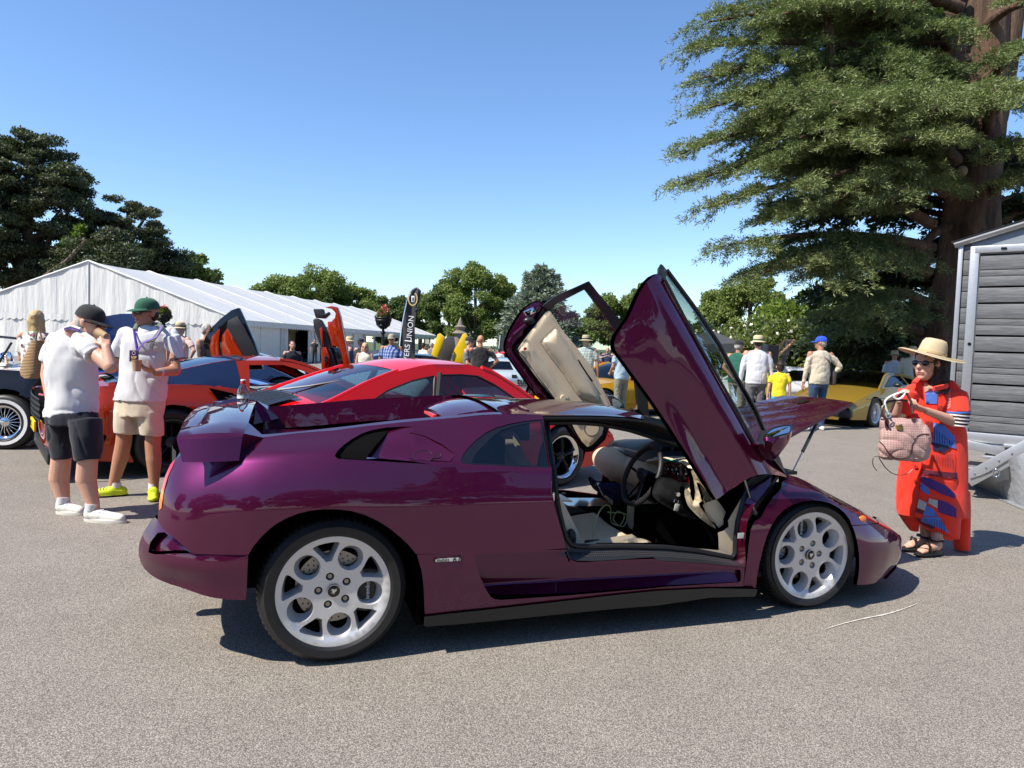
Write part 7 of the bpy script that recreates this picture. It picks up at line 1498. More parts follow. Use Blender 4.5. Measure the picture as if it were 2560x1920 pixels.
def face_bits(W, R, k, parent, glasses=True, gcol=None, lips=(.42,.16,.13)):
 q = MB(); q.tube([W(.086,.024,-.0605), W(.096,0,-.0585), W(.086,-.024,-.0605)], .0045 * k, 6, flat=.8); q.build('mouth', plain('lips', lips, .5) if 'lips' not in MATS else MATS['lips'], parent)
 if glasses:
  for s in (-1,1):
   q = MB(); q.ball(W(.084, s * .034,.006),(.014 * k, .031 * k, .022 * k),14,8, R); q.build('sunglass_lens', GLOSSBLK, parent)
   q = MB(); q.tube([W(.084, s * .060,.014), W(.03, s * .078,.014), W(-.02, s * .083,.010)], .0045 * k, 6); q.build('sunglass_arm', GLOSSBLK, parent)
  q = MB(); q.tube([W(.094,-.012,.014), W(.100,0,.015), W(.094,.012,.014)], .004 * k, 6); q.build('sunglass_bridge', GLOSSBLK, parent)
 else:
  for s in (-1,1):
   q = MB(); q.ball(W(.079, s * .032,.006),(.009 * k, .014 * k, .0075 * k),10,8, R); e = q.build('eye', WHITE, parent); q = MB(); q.ball(W(.0865, s * .032,.006),(.0035 * k, .006 * k, .006 * k),8,6, R); q.build('iris', HAIRD, e)
   q = MB(); q.tube([W(.086, s * .016,.026), W(.086, s * .034,.032), W(.074, s * .052,.026)], .004 * k, 6); q.build('eyebrow', HAIRD, parent)
def cap_hat(W, R, k, mat, parent, name='cap'):
 q = MB(); rows = []
 for t in np.linspace(0,1,8):
  a = t * pi / 2; rows.append([W(-.012 + (.106 * cos(a) ** .7 if t < 1 else 0) * cos(p),(.088 * cos(a) ** .7 if t < 1 else 0) * sin(p),.035 + .098 * sin(a)) for p in np.linspace(0,2 * pi, 25)])
 q.grid(rows); hat = q.build(name, mat, parent, sharp=80); q = MB(); A, B_ = [], []
 for p in np.linspace(-1.15,1.15,13): A.append(W(-.012 + .106 * cos(p),.088 * sin(p),.038)); B_.append(W(-.012 + .106 * cos(p) + .075 * max(0, cos(p * 1.25)) ** .6,.092 * sin(p),.038 - .018 * max(0, cos(p * 1.25)) - .012 * abs(sin(p))))
 q.grid([A, [a.lerp(b_, .5) + Vector((0,0,.004)) for a, b_ in zip(A, B_)], B_, [p - Vector((0,0,.004)) for p in B_], [p - Vector((0,0,.004)) for p in A]]); q.build('peak', mat, hat, sharp=80); q = MB(); q.ball(W(-.012,0,.134),.008 * k, 8,6); q.build('cap_button', mat, hat)
 return hat
def brim_hat(W, R, k, mat, parent, brim=.07, crown=.10, band=None, tilt=0.0, rx=.105, droop=.012):
 rows = []; prof = [(0, crown + .03),(.5, crown + .035),(.82, crown + .028),(.96, crown + .005),(1.0, crown - .03),(1.03,.035),(1.05,.028),(1.0 + brim / rx * .5,.022),(1.0 + brim / rx, .022 - droop),(1.0 + brim / rx, .018 - droop),(1.05,.022)]
 q = MB(); q.grid([[W(-.012 + rx * r * cos(p), rx * .86 * r * sin(p) if r < 1.04 else (rx * (r - 1) + rx * .86) * sin(p), h_ + tilt * sin(p) * (r - .5) * .1) for p in np.linspace(0,2 * pi, 29)] for r, h_ in prof]); hat = q.build('straw_hat', mat, parent, sharp=70)
 if band is not None: q = MB(); q.grid([[W(-.012 + rx * 1.035 * cos(p), rx * .89 * sin(p), h_) for p in np.linspace(0,2 * pi, 29)] for h_ in (.036,.062)]); q.build('hat_band', band, hat)
 return hat
def hair_cap(W, R, k, mat, parent, length=0.0, voxel=.012, vol=1.0):
 hb = HB(); hb.ball(W(-.022,0,.045),(.098 * k * vol, .084 * k * vol, .092 * k * vol),16,12, R); hb.ball(W(-.045,0,-.01),(.068 * k * vol, .080 * k * vol, .075 * k * vol),14,10, R)
 if length > 0:
  for s in (-1,-.5,0,.5,1): hb.cap(W(-.055 + .02 * abs(s), s * .062,0), W(-.060 + .045 * abs(s), s * .085,-length),.045 * k, .030 * k, 10)
 return bake_blob('hair', hb, mat, parent, voxel, 2,(.007,30,.35))
def shoe(hb, ank, yaw, L=.27, w=.045, h=.075, k=1.0):
 a = Vector((ank[0], ank[1], 0)); f = Vector((cos(yaw), sin(yaw),0)); hb.cap(a - f * .045 * k + Vector((0,0,.042)), a + f * .03 * k + Vector((0,0,.055)),.043 * k, .045 * k, 12); hb.cap(a + f * .02 * k + Vector((0,0,.042)), a + f * (L - .115) * k + Vector((0,0,.030)),.043 * k, .036 * k, 12)
 hb.ball(a + f * (L - .11) * k + Vector((0,0,.026)),(.055 * k, .044 * k, .027),12,8, rotz(yaw)); hb.ball(a + f * .05 * k + Vector((0,0,.014)),(.150 * k, .045 * k, .014),16,6, rotz(yaw))
def ik(S, H, L1, L2, hint):
 S, H = Vector(S), Vector(H); d = H - S; L = min(d.length, (L1 + L2) * .995); d.normalize(); H = S + d * L; a = (L1 * L1 - L2 * L2 + L * L) / (2 * L); h_ = math.sqrt(max(0, L1 * L1 - a * a)); hn = Vector(hint); hn = (hn - d * hn.dot(d)).normalized(); return S + d * a + hn * h_, H
def person(px, Y, H, face, label, top, bottom, skin=SKIN, sleeve='short', legs='trousers', hat=None, hatm=None, hair=HAIRG, hairlen=0.0, arms=('down', 'down'), stance=.10, shoes=BSHOE, group=None, look=0.0, wide=1.0, voxel=.016, glasses=False, band=None, bag=None, x=None, kid=False):
 k = H / 1.75; hk = k if not kid else k * 1.22
 p = at(px, 900, Y) if x is None else Vector((x, Y, 0)); t = empty('person', (p.x, p.y, 0), radians(face), label, 'person', group)
 ys = .185 * wide; L = lambda x_, y_, z_: Vector((x_ * k, y_ * k, z_ * k))
 ank = [L(.0, s * stance, .08) for s in (-1,1)]; knee = [L(.025, s * (stance * .9),.49) for s in (-1,1)]; hip = [L(0, s * .092 * wide, .90) for s in (-1,1)]
 sh = [L(0, s * ys, 1.42) for s in (-1,1)]; hands, elbows = [], []
 for s, a in zip((-1,1), arms):
  tgt = {'down': (.05, s * (ys + .09),.80), 'front': (.26, s * .06,1.02), 'cross': (.20,-s * .10,1.17), 'hip': (.04, s * (.20 * wide),1.0), 'phone': (.30, s * .05,1.36), 'back': (-.14, s * .04,.98), 'cup': (.30, s * .12,1.15)}[a]
  e, h_ = ik(sh[0 if s < 0 else 1], L(*tgt),.30 * k, .27 * k, (-.35, s * (1.0 if a in ('hip', 'cross', 'phone') else .35),-.25)); elbows.append(e); hands.append((h_, a))
 hb = HB(); W, R = head(hb, L(.015,0,1.625) if not kid else L(.01,0,1.60), look, hk); hb.cap(L(-.01,0,1.42), L(0,0,1.54),.058 * k, .054 * k); hb.cap(sh[0] * .8 + sh[1] * .2, sh[1] * .8 + sh[0] * .2,.055 * k, .055 * k)
 for i, s in enumerate((-1,1)):
  hb.cap(sh[i], elbows[i], .050 * k * wide, .038 * k, 10); hb.cap(elbows[i], hands[i][0], .040 * k, .026 * k, 10); fd = (hands[i][0] - elbows[i]).normalized()
  if voxel < .02: hand(hb, hands[i][0], fd, Vector((0,-s, 0)) if hands[i][1] == 'down' else Vector((0,0,-1)) if hands[i][1] != 'front' else Vector((-1,0,0)), k, .45,1 if s > 0 else -1)
  else: hb.cap(hands[i][0], hands[i][0] + fd * .13 * k, .030 * k, .022 * k, 8)
  if legs in ('shorts', 'skirt', 'dress'): hb.cap(knee[i] + Vector((0,0,.12 * k)), knee[i], .062 * k, .052 * k, 10); hb.cap(knee[i], (knee[i] + ank[i]) / 2 + Vector((-.02 * k, 0,.06 * k)),.050 * k, .054 * k, 10); hb.cap((knee[i] + ank[i]) / 2 + Vector((-.02 * k, 0,.06 * k)), ank[i], .054 * k, .034 * k, 10)
 hb.loft([(L(0,0,1.0),.09 * k, .13 * k, 0),(L(0,0,1.40),.09 * k, .15 * k, 0)], 14)
 bake_blob('body', hb, skin, t, voxel * .8 if voxel < .02 else voxel, 2)
 # top
 hb = HB(); hem = .86 if legs != 'dress' else .50; bl = 1.0 if wide <= 1 else 1.0
 hb.loft([(L(0,0, hem),(.125 if legs != 'dress' else .19) * k * wide, (.185 if legs != 'dress' else .24) * k * wide, 0),(L(0,0,1.02),.128 * k * wide * wide, .172 * k * wide, 0),(L(.0,0,1.18),.130 * k * wide, .180 * k * wide, 0),(L(0,0,1.33),.122 * k, .195 * k * wide, 0),(L(-.005,0,1.41),.098 * k, .188 * k * wide, 0),(L(-.006,0,1.45),.085 * k, .145 * k * wide, 0),(L(-.008,0,1.485),.066 * k, .075 * k, 0)], 20)
 for i in (0,1):
  if sleeve == 'none': continue
  e = elbows[i]; c_ = sh[i].lerp(e, .72) if sleeve == 'short' else e
  s0_ = sh[i] * .94 + Vector((0,0,.045 * k)); hb.cap(s0_, sh[i].lerp(c_, .5),.058 * k * wide, .062 * k, 12); hb.tube([sh[i].lerp(c_, .4), c_], [.062 * k, .064 * k if sleeve == 'short' else .052 * k], 12)
  if sleeve == 'long': hb.cap(e, e.lerp(hands[i][0], .4),.050 * k, .044 * k, 12); hb.tube([e.lerp(hands[i][0], .3), e.lerp(hands[i][0], .93)], [.046 * k, .037 * k], 12)
 bake_blob('shirt' if legs != 'dress' else 'dress', hb, top, t, voxel, 2,(.010,7,.8))
 if legs != 'dress':
  hb = HB(); hb.loft([(L(0,0,.80),.108 * k * wide, .165 * k * wide, 0),(L(0,0,.92),.118 * k * wide, .170 * k * wide, 0),(L(0,0,1.0),.110 * k * wide, .160 * k * wide, 0)], 18)
  for i in (0,1):
   if legs == 'skirt': continue
   if legs == 'shorts': hb.tube([hip[i], knee[i] + Vector((0,0,.06 * k))], [.094 * k * wide, .088 * k * wide], 14)
   else: hb.tube([hip[i], knee[i], ank[i] + Vector((0,0,-.03 * k))], [.092 * k * wide, .068 * k, .060 * k], 14)
  if legs == 'skirt': hb.loft([(L(0,0,.55),.17 * k, .22 * k, 0),(L(0,0,.95),.115 * k, .16 * k, 0)], 20)
  bake_blob({'shorts': 'shorts', 'skirt': 'skirt'}.get(legs, 'trousers'), hb, bottom, t, voxel, 2,(.009,8,.7))
 for i in (0,1): hb = HB(); shoe(hb, ank[i], 0.06 * (-1 if i == 0 else 1), k=k); bake_blob('shoe', hb, shoes, t, .012,1)
 if hat == 'cap': cap_hat(W, R, hk, hatm, t)
 elif hat in ('straw', 'panama', 'fedora'): brim_hat(W, R, hk, hatm, t, {'straw': .05, 'panama': .075, 'fedora': .05}[hat], .10, band)
 if hair is not None: hair_cap(W, R, hk, hair, t, hairlen, .014,.97 if hat else 1.03)
 if voxel < .02 or glasses: face_bits(W, R, hk, t, glasses)
 if bag: 
  q = MB(); q.box(L(-.02,-.27,.98),(.13 * k, .07,.26 * k)); q.tube([L(-.02,-.26,1.1), L(-.13,-.10,1.3), L(-.06,.10,1.46)], .016,6, flat=.4); bb = q.v
  b_ = q.build('shoulder_bag', bag, t, bevel=.01)
 return t, W, R, k
# ------------------------------------------------------------------ figures further away
def Hof(px, ytop, Y): return at(px, ytop, Y).z
PP = lambda px, ytop, Y, face, label, top, bottom, **k: person(px, Y, min(1.95, Hof(px, ytop, Y)) if 'H' not in k else k.pop('H'), face, label, top, bottom, **k)
CHECKB = None
def check_cloth(name, a, c_, d, sc=14):
 b = NB(name); v = b.coord('Object'); br = b.n('SeparateXYZ'); b.l(v, br.inputs[0])
 def stripes(o, f):
  m1 = b.n('Math', operation='MULTIPLY'); b.l(o, m1.inputs[0]); m1.inputs[1].default_value = f; m2 = b.n('Math', operation='FRACT'); b.l(m1.outputs[0], m2.inputs[0]); m3 = b.n('Math', operation='GREATER_THAN'); b.l(m2.outputs[0], m3.inputs[0]); m3.inputs[1].default_value = .5; return m3.outputs[0]
 ad = b.n('Math', operation='ADD'); b.l(br.outputs[0], ad.inputs[0]); b.l(br.outputs[1], ad.inputs[1]); s1 = stripes(ad.outputs[0], sc); s2 = stripes(br.outputs[2], sc); s3 = stripes(br.outputs[2], sc * 2.6)
 c = b.mix(s1, a, c_); c = b.mix(s2, c, d, 'MULTIPLY'); c = b.mix(b.mix(.35, s3, s3), c, c); return b.done(b.bsdf(c, .85))
PLAID = check_cloth('blue_plaid_cotton', (.03,.07,.25),(.35,.42,.55),(.45,.5,.75)); PLAIDW = check_cloth('pale_plaid_cotton', (.42,.46,.44),(.62,.64,.60),(.72,.75,.75),18)
PP(450,806,14.0,75, 'man in a pink shirt and pale trilby behind the man in the green cap', PINKC, BEIGEC, hat='fedora', hatm=STRAW, band=BTRIM, hair=HAIRG, arms=('hip', 'hip'))
PP(516,810,12.5,-20, 'grey haired man in brown standing behind the raised orange door', BROWNC, GREYC, arms=('front', 'front'), sleeve='long', skin=SKIN2)
PP(730,852,15.5,-60, 'person mostly hidden behind the orange dihedral door, one bare arm showing', NAVYC, NAVYC, hair=HAIRD)
PP(873,842,17.5,200, 'man with straw trilby between the orange door and the couple', NAVYT, BEIGEC, hat='straw', hatm=STRAW, glasses=True, arms=('down', 'front'))
PP(845,852,19.5,-100, 'person in dark clothes behind the man with the lanyard', BLACKC, BLACKC, hair=HAIRD)
PP(912,857,16.2,-88, 'laughing blonde woman in sunglasses and sleeveless cream dress left of the plaid shirt', CREAMC, None, legs='dress', sleeve='none', hair=HAIRB, hairlen=.17, glasses=True, arms=('down', 'down'))
PP(901,846,18.5,-120, 'person in a black cap just behind the blonde woman', BLACKC, NAVYC, hat='cap', hatm=CAPBLK)
PP(978,835,15.7,-92, 'man in blue plaid shirt, khaki cap and sunglasses below the flower basket', PLAID, BEIGEC, hat='cap', hatm=KHAKI, glasses=True, wide=1.12, skin=SKIN2)
PP(1058,857,23,60, 'man in a white shirt seen from behind, right of the feather flag', WCLOTH, JEANS, hair=HAIRD, arms=('down', 'down'), sleeve='long')
PP(1030,862,26,110, 'person in white seen through the lower feather flag', WCLOTH, BEIGEC, hair=HAIRD); PP(1078,856,27,40, 'person in a grey top beside the yellow scissor door', OLIVEC, BEIGEC, hair=HAIRG)
PP(1172,842,15.6,-20, 'man in dark grey shirt and black cap left of the bald man', OLIVEC, BEIGEC, hat='cap', hatm=CAPBLK, legs='shorts', arms=('front', 'front'), glasses=True)
PP(1200,838,15.2,105, 'bald man in black tee shirt seen from behind before the silver wedge', BLACKC, JEANS, hair=None, arms=('hip', 'cross'), wide=1.1, skin=SKIN2)
PP(1248,870,27,85, 'boy in white seen from behind among the distant crowd', WCLOTH, GREYC, hair=HAIRD, voxel=.022)
PP(1463,838,15.8,80, 'man in a pale checked shirt and panama hat behind the far door glass', PLAIDW, KHAKI, hat='panama', hatm=STRAW, band=BTRIM, wide=1.1)
PP(1518,868,27,-95, 'man in a navy tee shirt lifting a camera to his face', NAVYT, BEIGEC, hair=None, arms=('phone', 'phone'), wide=1.1, voxel=.022)
PP(1491,876,28,90, 'person in white left of the man with the camera', WCLOTH, BEIGEC, hair=HAIRG, voxel=.022)
PP(1556,842,14.6,130, 'man in light blue tee shirt and cargo trousers left of the raised near door', LBLUE, KHAKI, hair=HAIRG, arms=('front', 'front'), wide=1.08)
PP(1845,850,14.8,40, 'man in green polo and black cap seen through the near door glass', GREENC, KHAKI, hat='cap', hatm=CAPBLK, wide=1.12, arms=('down', 'back'), skin=SKIN2)
PP(1893,839,13.6,85, 'man in a white long sleeved shirt and straw trilby seen from behind', WCLOTH, GREYC, hat='fedora', hatm=STRAW, band=CAPGRN, sleeve='long', hair=HAIRD, wide=1.08)
PP(1952,903,13.4,80, 'boy in a bright yellow tee shirt and turquoise shorts', YELC, TURQ, hair=HAIRD, legs='shorts', kid=True)
PP(1966,898,14.2,100, 'small child in a yellow top just behind the boy', YELC, NAVYC, hair=HAIRD, kid=True, H=1.30, x=4.95)
PP(2050,841,14.0,100, 'man in cream linen jacket and bright blue cap with brown shoulder bag', LINEN, JEANS, hat='cap', hatm=CAPBLU, hair=HAIRG, sleeve='long', wide=1.1, look=.9, bag=plain('brown_bag', (.07,.05,.045),.7), arms=('hip', 'down'), shoes=WSHOE, skin=SKIN2)
PP(2236,876,18.2,-110, 'woman in a white blouse and sun hat in the shade behind the gold car', WCLOTH, WCLOTH, hat='panama', hatm=STRAW, hair=HAIRD, glasses=True, legs='trousers', sleeve='long')
PP(2280,866,17.6,70, 'person in a cream suit and pale hat seen from behind near the shed', LINEN, LINEN, hat='straw', hatm=STRAW, hair=HAIRG, sleeve='long', wide=1.1)
PP(786,846,42,-90, 'dark figure standing inside the open marquee bay', BLACKC, BLACKC, hair=HAIRD, voxel=.03)
far = [(1268,878,33, WCLOTH, 'white top nearest the raised far door'),(1232,880,36, LINEN, 'cream top in the distant crowd'),(1222,872,30, PINKC, 'pink top in the distant crowd'),(1282,884,38, CREAMC, 'cream dress far off by the green car'),(1503,880,36, WCLOTH, 'white shirt far behind the photographer'),
       (1476,882,40, LINEN, 'linen shirt far behind the panama hat'),(1533,878,33, GREENC, 'green top right of the man with the camera'),(1300,880,42, NAVYT, 'navy top at the edge of the far door'),(1210,884,41, WCLOTH, 'white shirt furthest away by the distant flag')]
for px, yt, Y, m_, lb in far: PP(px, yt, Y, RND.uniform(0,360), 'far off figure in a ' + lb, m_, RND.choice([JEANS, BEIGEC, GREYC]), hair=RND.choice([HAIRD, HAIRG, HAIRB]), voxel=.034, group='distant visitors')
# ------------------------------------------------------------------ flag, flower baskets, speaker, deck chair, gazebo
fl = empty('feather_flag', base(1018,18),0, 'tall black feather flag with gold wreath and white lettering', 'flag'); Mf = Matrix.Translation(-Vector(base(1018,18)))
F8 = lambda pts, Y=18.0: [Mf @ at(x, y, Y) for x, y in Z(8, pts)]
Lp = resample(F8(crom([(1252,640),(1262,520),(1275,400),(1292,300),(1312,200),(1335,120),(1365,75),(1398,62)], 5)),34); Rp = resample(F8(crom([(1386,640),(1382,520),(1378,400),(1388,300),(1400,220),(1416,150),(1430,100),(1422,76)], 5)),34)
q = MB(); q.grid([[a.lerp(b_, u) + Vector((0,.06 * math.sin(u * 5 + i * .25) * (.3 + u),0)) for u in np.linspace(0,1,9)] for i, (a, b_) in enumerate(zip(Lp, Rp))]); q.build('flag_cloth', plain('black_flag_cloth', (.035,.036,.042),.8), fl, sharp=90)
q = MB(); q.tube([Vector((Lp[0].x, Lp[0].y, 0))] + [p + Vector((0,-.01,0)) for p in Lp] + F8([(1430,90)]),.018,8); q.build('flag_pole', CHROME, fl)
q = MB(); q.box((Lp[0].x, 0,.03),(.5,.5,.05)); q.build('flag_base', IRON, fl)
def ftext(s, c, size, dx=0): 
 p = F8([c], 17.90)[0]; a, b_ = F8([(1318,600),(1350,300)], 17.9); return text_mesh('flag_lettering', s, size, WHTTXT, fl, basis(p, b_ - a, Vector((-1,0,.1))),.001, spacing=1.05)
ftext('DRIVERS', (1313,625),.19); ftext('UNION', (1345,385),.19); q = MB(); a, b_ = F8([(1300,480),(1358,486)], 17.9); q.tube([a, b_], .012,4); q.build('flag_bar', WHTTXT, fl)
cw_ = F8([(1366,150)], 17.88)[0]
for i in range(22):
 a = -pi / 2 + (i - 10.5) / 10.5 * 2.55 + 0; a = pi * 1.5 + (i - 10.5) * .235; p = cw_ + Vector((.105 * cos(a),0,.16 * sin(a))); q = MB(); q.ball(p, (.030,.006,.013),6,4, Matrix.Rotation(-a + 1.2,3, 'Y')); q.build('wreath_leaf', GOLDTXT, fl)
q = MB(); q.box(cw_, (.075,.008,.15)); q.build('crest', WHTTXT, fl, bevel=.003); q = MB(); q.box(cw_ + Vector((0,-.008,0)),(.03,.004,.08)); q.build('crest_mark', BLKTXT, fl)
f2 = empty('feather_flag', base(1252,40),0, 'small dark feather flag far off beside the raised far door', 'flag'); b2_ = Vector(base(1252,40)); P_ = [at(x, y, 40) - b2_ for x, y in ((1246,885),(1247,850),(1251,838),(1258,838),(1260,850),(1259,885))]; q = MB(); q.add(P_ + [p + Vector((0,.03,0)) for p in P_], [tuple(range(6)),(11,10,9,8,7,6)]); q.build('flag_cloth', MATS['black_flag_cloth'], f2); q = MB(); q.tube([(P_[0].x, 0,0), P_[0], P_[2]], .03,6); q.build('flag_pole', CHROME, f2)
def flower_basket(px, ytop, ybot, Y, r_px, label):
 b0 = Vector(base(px, Y)); t = empty('flower_basket_stand', b0,0, label, 'planter', 'iron flower basket stands'); zt_ = at(px, ytop, Y).z; zb_ = at(px, ybot, Y).z; r = r_px * Y / 1800; H_ = zt_ - zb_
 q = MB(); q.lathe([(.02, zb_ - .02),(r * .35, zb_ + .02),(r * .72, zb_ + H_ * .3),(r * .92, zb_ + H_ * .6),(r, zt_)], n=24); q.build('basket_liner', IRON, t)
 for z_, rr in ((zt_, r * 1.05),(zt_ - H_ * .22, r * 1.02),(zb_ + H_ * .3, r * .76)): q = MB(); q.tube([(rr * cos(a), rr * sin(a), z_) for a in np.linspace(0,2 * pi, 25)], .018,6); q.build('iron_hoop', IRON, t)
 for k in range(12): a = 2 * pi * k / 12; q = MB(); q.tube([(r * .3 * cos(a), r * .3 * sin(a), zb_),(r * .86 * cos(a), r * .86 * sin(a), zb_ + H_ * .35),(r * 1.04 * cos(a), r * 1.04 * sin(a), zt_ - .02),(r * 1.12 * cos(a), r * 1.12 * sin(a), zt_ + .07)], .012,5); q.build('iron_strap', IRON, t)
 q = MB(); q.tube([(0,0,0),(0,0, zb_)], .035,8); q.build('stand_pole', IRON, t); q = MB(); q.ball((0,0, zb_ - .10),(.07,.07,.05)); q.build('pole_knop', IRON, t)
 for k in range(4): a = pi / 2 * k + .4; q = MB(); q.tube([(0,0,.55),(.16 * cos(a),.16 * sin(a),.35),(.38 * cos(a),.38 * sin(a),.02)], .018,6); q.build('stand_foot', IRON, t)
 rg = np.random.default_rng(int(px)); d = rg.normal(size=(420,3)); d /= np.linalg.norm(d, axis=1)[:, None]; d[:, 2] = abs(d[:, 2]); p = d * r * rg.uniform(.3,1,420)[:, None] * [.85,.85,1.3] + [0,0, zt_ - .02]; foliage('leaves', p, d + rg.normal(size=(420,3)) * .6,.09,.05, OAK, t)
 d = d[:170]; foliage('blossoms', d * r * [.8,.8,1.7] * rg.uniform(.6,1,170)[:, None] + [0,0, zt_], rg.normal(size=(170,3)),.07,.07, plain('coral_blossom', (.60,.14,.13),.6) if 'coral_blossom' not in MATS else MATS['coral_blossom'], t)
flower_basket(956,795,822,19,19, 'iron basket of pink flowers on a stand between the couple and the flag'); flower_basket(408,790,806,13.2,15, 'iron flower basket showing behind the green cap')
sp = empty('loudspeaker', base(1925,16.2), radians(8), 'black loudspeaker on a stand behind the man in the white shirt', 'speaker'); zt_ = at(1925,862,16.2).z; zb_ = at(1925,906,16.2).z
q = MB(); q.box((0,0,(zt_ + zb_) / 2),(.28,.26, zt_ - zb_)); q.build('speaker_cabinet', BTRIM, sp, bevel=.02); q = MB(); q.box((0,-.135,(zt_ + zb_) / 2),(.24,.01,(zt_ - zb_) * .9)); q.build('speaker_grille', IRON, sp); q = MB(); q.tube([(0,0, zb_),(0,0,.5)], .02,8); q.build('stand_pole', IRON, sp)
for k in range(3): a = 2.1 * k; q = MB(); q.tube([(0,0,.8),(.5 * cos(a),.5 * sin(a),.01)], .014,6); q.build('stand_leg', IRON, sp)
dk_ = empty('deck_chair', base(1965,17.2),0, 'oversized wooden deck chair with dark sling beside the loudspeaker', 'chair'); b0 = Vector(base(1965,17.2)); G = lambda x, y, Y=17.2: at(*Z(9, [(x, y)])[0], Y) - b0; WOOD = plain('oiled_timber', (.40,.22,.09),.6)
for a, c_, yy in (((715,510),(950,285),17.0),((720,500),(850,285),17.5),((700,420),(860,285),17.6),((715,512),(800,640),17.0)): q = MB(); q.tube([G(*a, yy), G(*c_, yy)], .035,4); q.build('timber_rail', WOOD, dk_)
q = MB(); q.tube([G(850,288,17.6), G(950,290,17.0)], .035,4); q.build('top_rail', WOOD, dk_)
q = MB(); A = [G(845,300,17.3), G(840,400,17.3), G(800,500,17.3), G(760,600,17.3)]; B_ = [G(940,300,17.1), G(905,400,17.1), G(860,500,17.1), G(840,600,17.1)]; q.strip(A, B_); q.build('sling', plain('dark_sling_cloth', (.06,.05,.045),.9), dk_)
for x in (-.1,.25): q = MB(); q.tube([(x, 0,0),(x + .1,0,1.2)], .035,4); q.build('timber_leg', WOOD, dk_)
gz_ = empty('gazebo', base(1790,19),0, 'dark grey pop up gazebo behind the near door glass', 'gazebo'); b0 = Vector(base(1790,19)); Gp = lambda x, y, Y: at(x, y, Y) - b0; DCL = plain('grey_gazebo_cloth', (.05,.055,.06),.8)
q = MB(); pk = Gp(1772,822,20); cs = [Gp(1700,862,18.4), Gp(1850,858,18.4), Gp(1848,856,21.6), Gp(1716,858,21.6)]; q.add([pk] + cs, [(0,1,2),(0,2,3),(0,3,4),(0,4,1)]); q.add(cs + [p - Vector((0,0,.22)) for p in cs], [(i, (i + 1) % 4,(i + 1) % 4 + 4, i + 4) for i in range(4)]); q.build('canopy', DCL, gz_, smooth=False)
for p in cs: q = MB(); q.tube([p - Vector((0,0,.1)),(p.x, p.y, 0)], .02,6); q.build('gazebo_leg', IRON, gz_)
lp_ = empty('stone_finial', base(1148,60),0, 'stone pinnacle rising between the oaks above the yellow car', 'ornament'); b0 = Vector(base(1148,60)); zt_ = at(1148,792,60).z; zb_ = at(1148,835,60).z; q = MB(); q.lathe([(.5,0),(.45, zb_),(.7, zb_ + .05),(.35, zb_ + .3),(.5, zb_ + .6),(.25, zb_ + .75),(.10, zt_ - .2),(0, zt_)], n=12); q.build('pinnacle', plain('weathered_stone', (.18,.15,.12),.9), lp_)
# ------------------------------------------------------------------ the two men at the left
def KP(k, Y0):
 """crop point (x, y, dY) to a place, relative to the figure's foot point"""
 def f(x, y, d=0.0):
  (a, b_), = Z(k, [(x, y)]); return at(a, b_, Y0 + d)
 return f
def figure(label, k, Y0, foot):
 J = KP(k, Y0); g = gnd(*Z(k, [foot])[0]); t = empty('person', (g.x, g.y, 0),0, label, 'person'); o = Vector((g.x, g.y, 0)); Q = lambda x, y, d=0.0: J(x, y, d) - o; u = Y0 / 1800 / {6: 1 / .434,13: 1 / .392}[k] * 1.0; return t, Q, u, o
def rings(Q, u, rows, ratio, dd=0.0, yw=0.0):
 out = []
 for y, xl, xr in rows:
  c = Q((xl + xr) / 2, y, dd); a = (xr - xl) / 2 * u; out.append((c, a, a * ratio if a * ratio < .17 else .17, yw))
 return out
def bake_cloth(name, hb, mat, t, vox=.009, amp=.014, sc=6, zs=.6): return bake_blob(name, hb, mat, t, vox, 3,(amp, sc, zs))
def cup(t, p, h=.09, r=.036, ax=(0,0,1)):
 ax = Vector(ax).normalized(); q = MB(); q.tube([p, p + ax * h], [r * .72, r], 20, caps=False); q.tube([p, p + ax * .003], [r * .71, r * .72], 20); q.tube([p + ax * (h - .003), p + ax * h], [r * 1.06, r * 1.06], 20, caps=False); return q.build('paper_cup', CARDB, t)
# man drinking
t, Q, u, o = figure('man in black cap, white polo and navy shorts drinking from a paper cup', 6,5.5,(450,1470))
hb = HB(); W, R = head(hb, Q(520,295),.02,1.04,.30); hb.cap(Q(425,350,.02), Q(478,300,.01),.066,.064)
hb.loft(rings(Q, u, [(380,310,500),(600,290,530),(800,300,520)], .5,.05),16)
shR = Q(480,405,-.10); elR = Q(635,545,-.22); wrR = Q(612,432,-.18); hb.cap(shR, elR, .060,.050,14); hb.cap(elR, wrR, .052,.031,14)
hand(hb, wrR, Q(600,352,-.12) - wrR, Vector((-.5,.75,.3)),1.06,.72,1)
shL = Q(305,400,.22); elL = Q(268,590,.20); wrL = Q(286,735,.12); hb.cap(shL, elL, .056,.043,14); hb.cap(elL, wrL, .044,.030,14); hand(hb, wrL, Vector((.15,-.1,-1)), Vector((1,-.2,0)),1.0,.4,-1)
for (kx, ky, d, cx_, cy_, ax_, ay_) in ((352,1080,.13,340,1190,376,1378),(505,1085,-.07,496,1195,545,1385)):
 hb.cap(Q(kx + (5 if kx > 400 else 0), ky - 90, d), Q(kx, ky, d),.068,.072,16); hb.cap(Q(kx, ky, d), Q(cx_, cy_, d + .02),.072,.074,16); hb.cap(Q(cx_, cy_, d + .02), Q(ax_ - 6, ay_ - 45, d + .01),.073,.044,16); hb.cap(Q(ax_ - 6, ay_ - 45, d + .01), Q(ax_, ay_ + 20, d),.043,.042,14)
bake_blob('body', hb, SKIN, t, .0065,2)
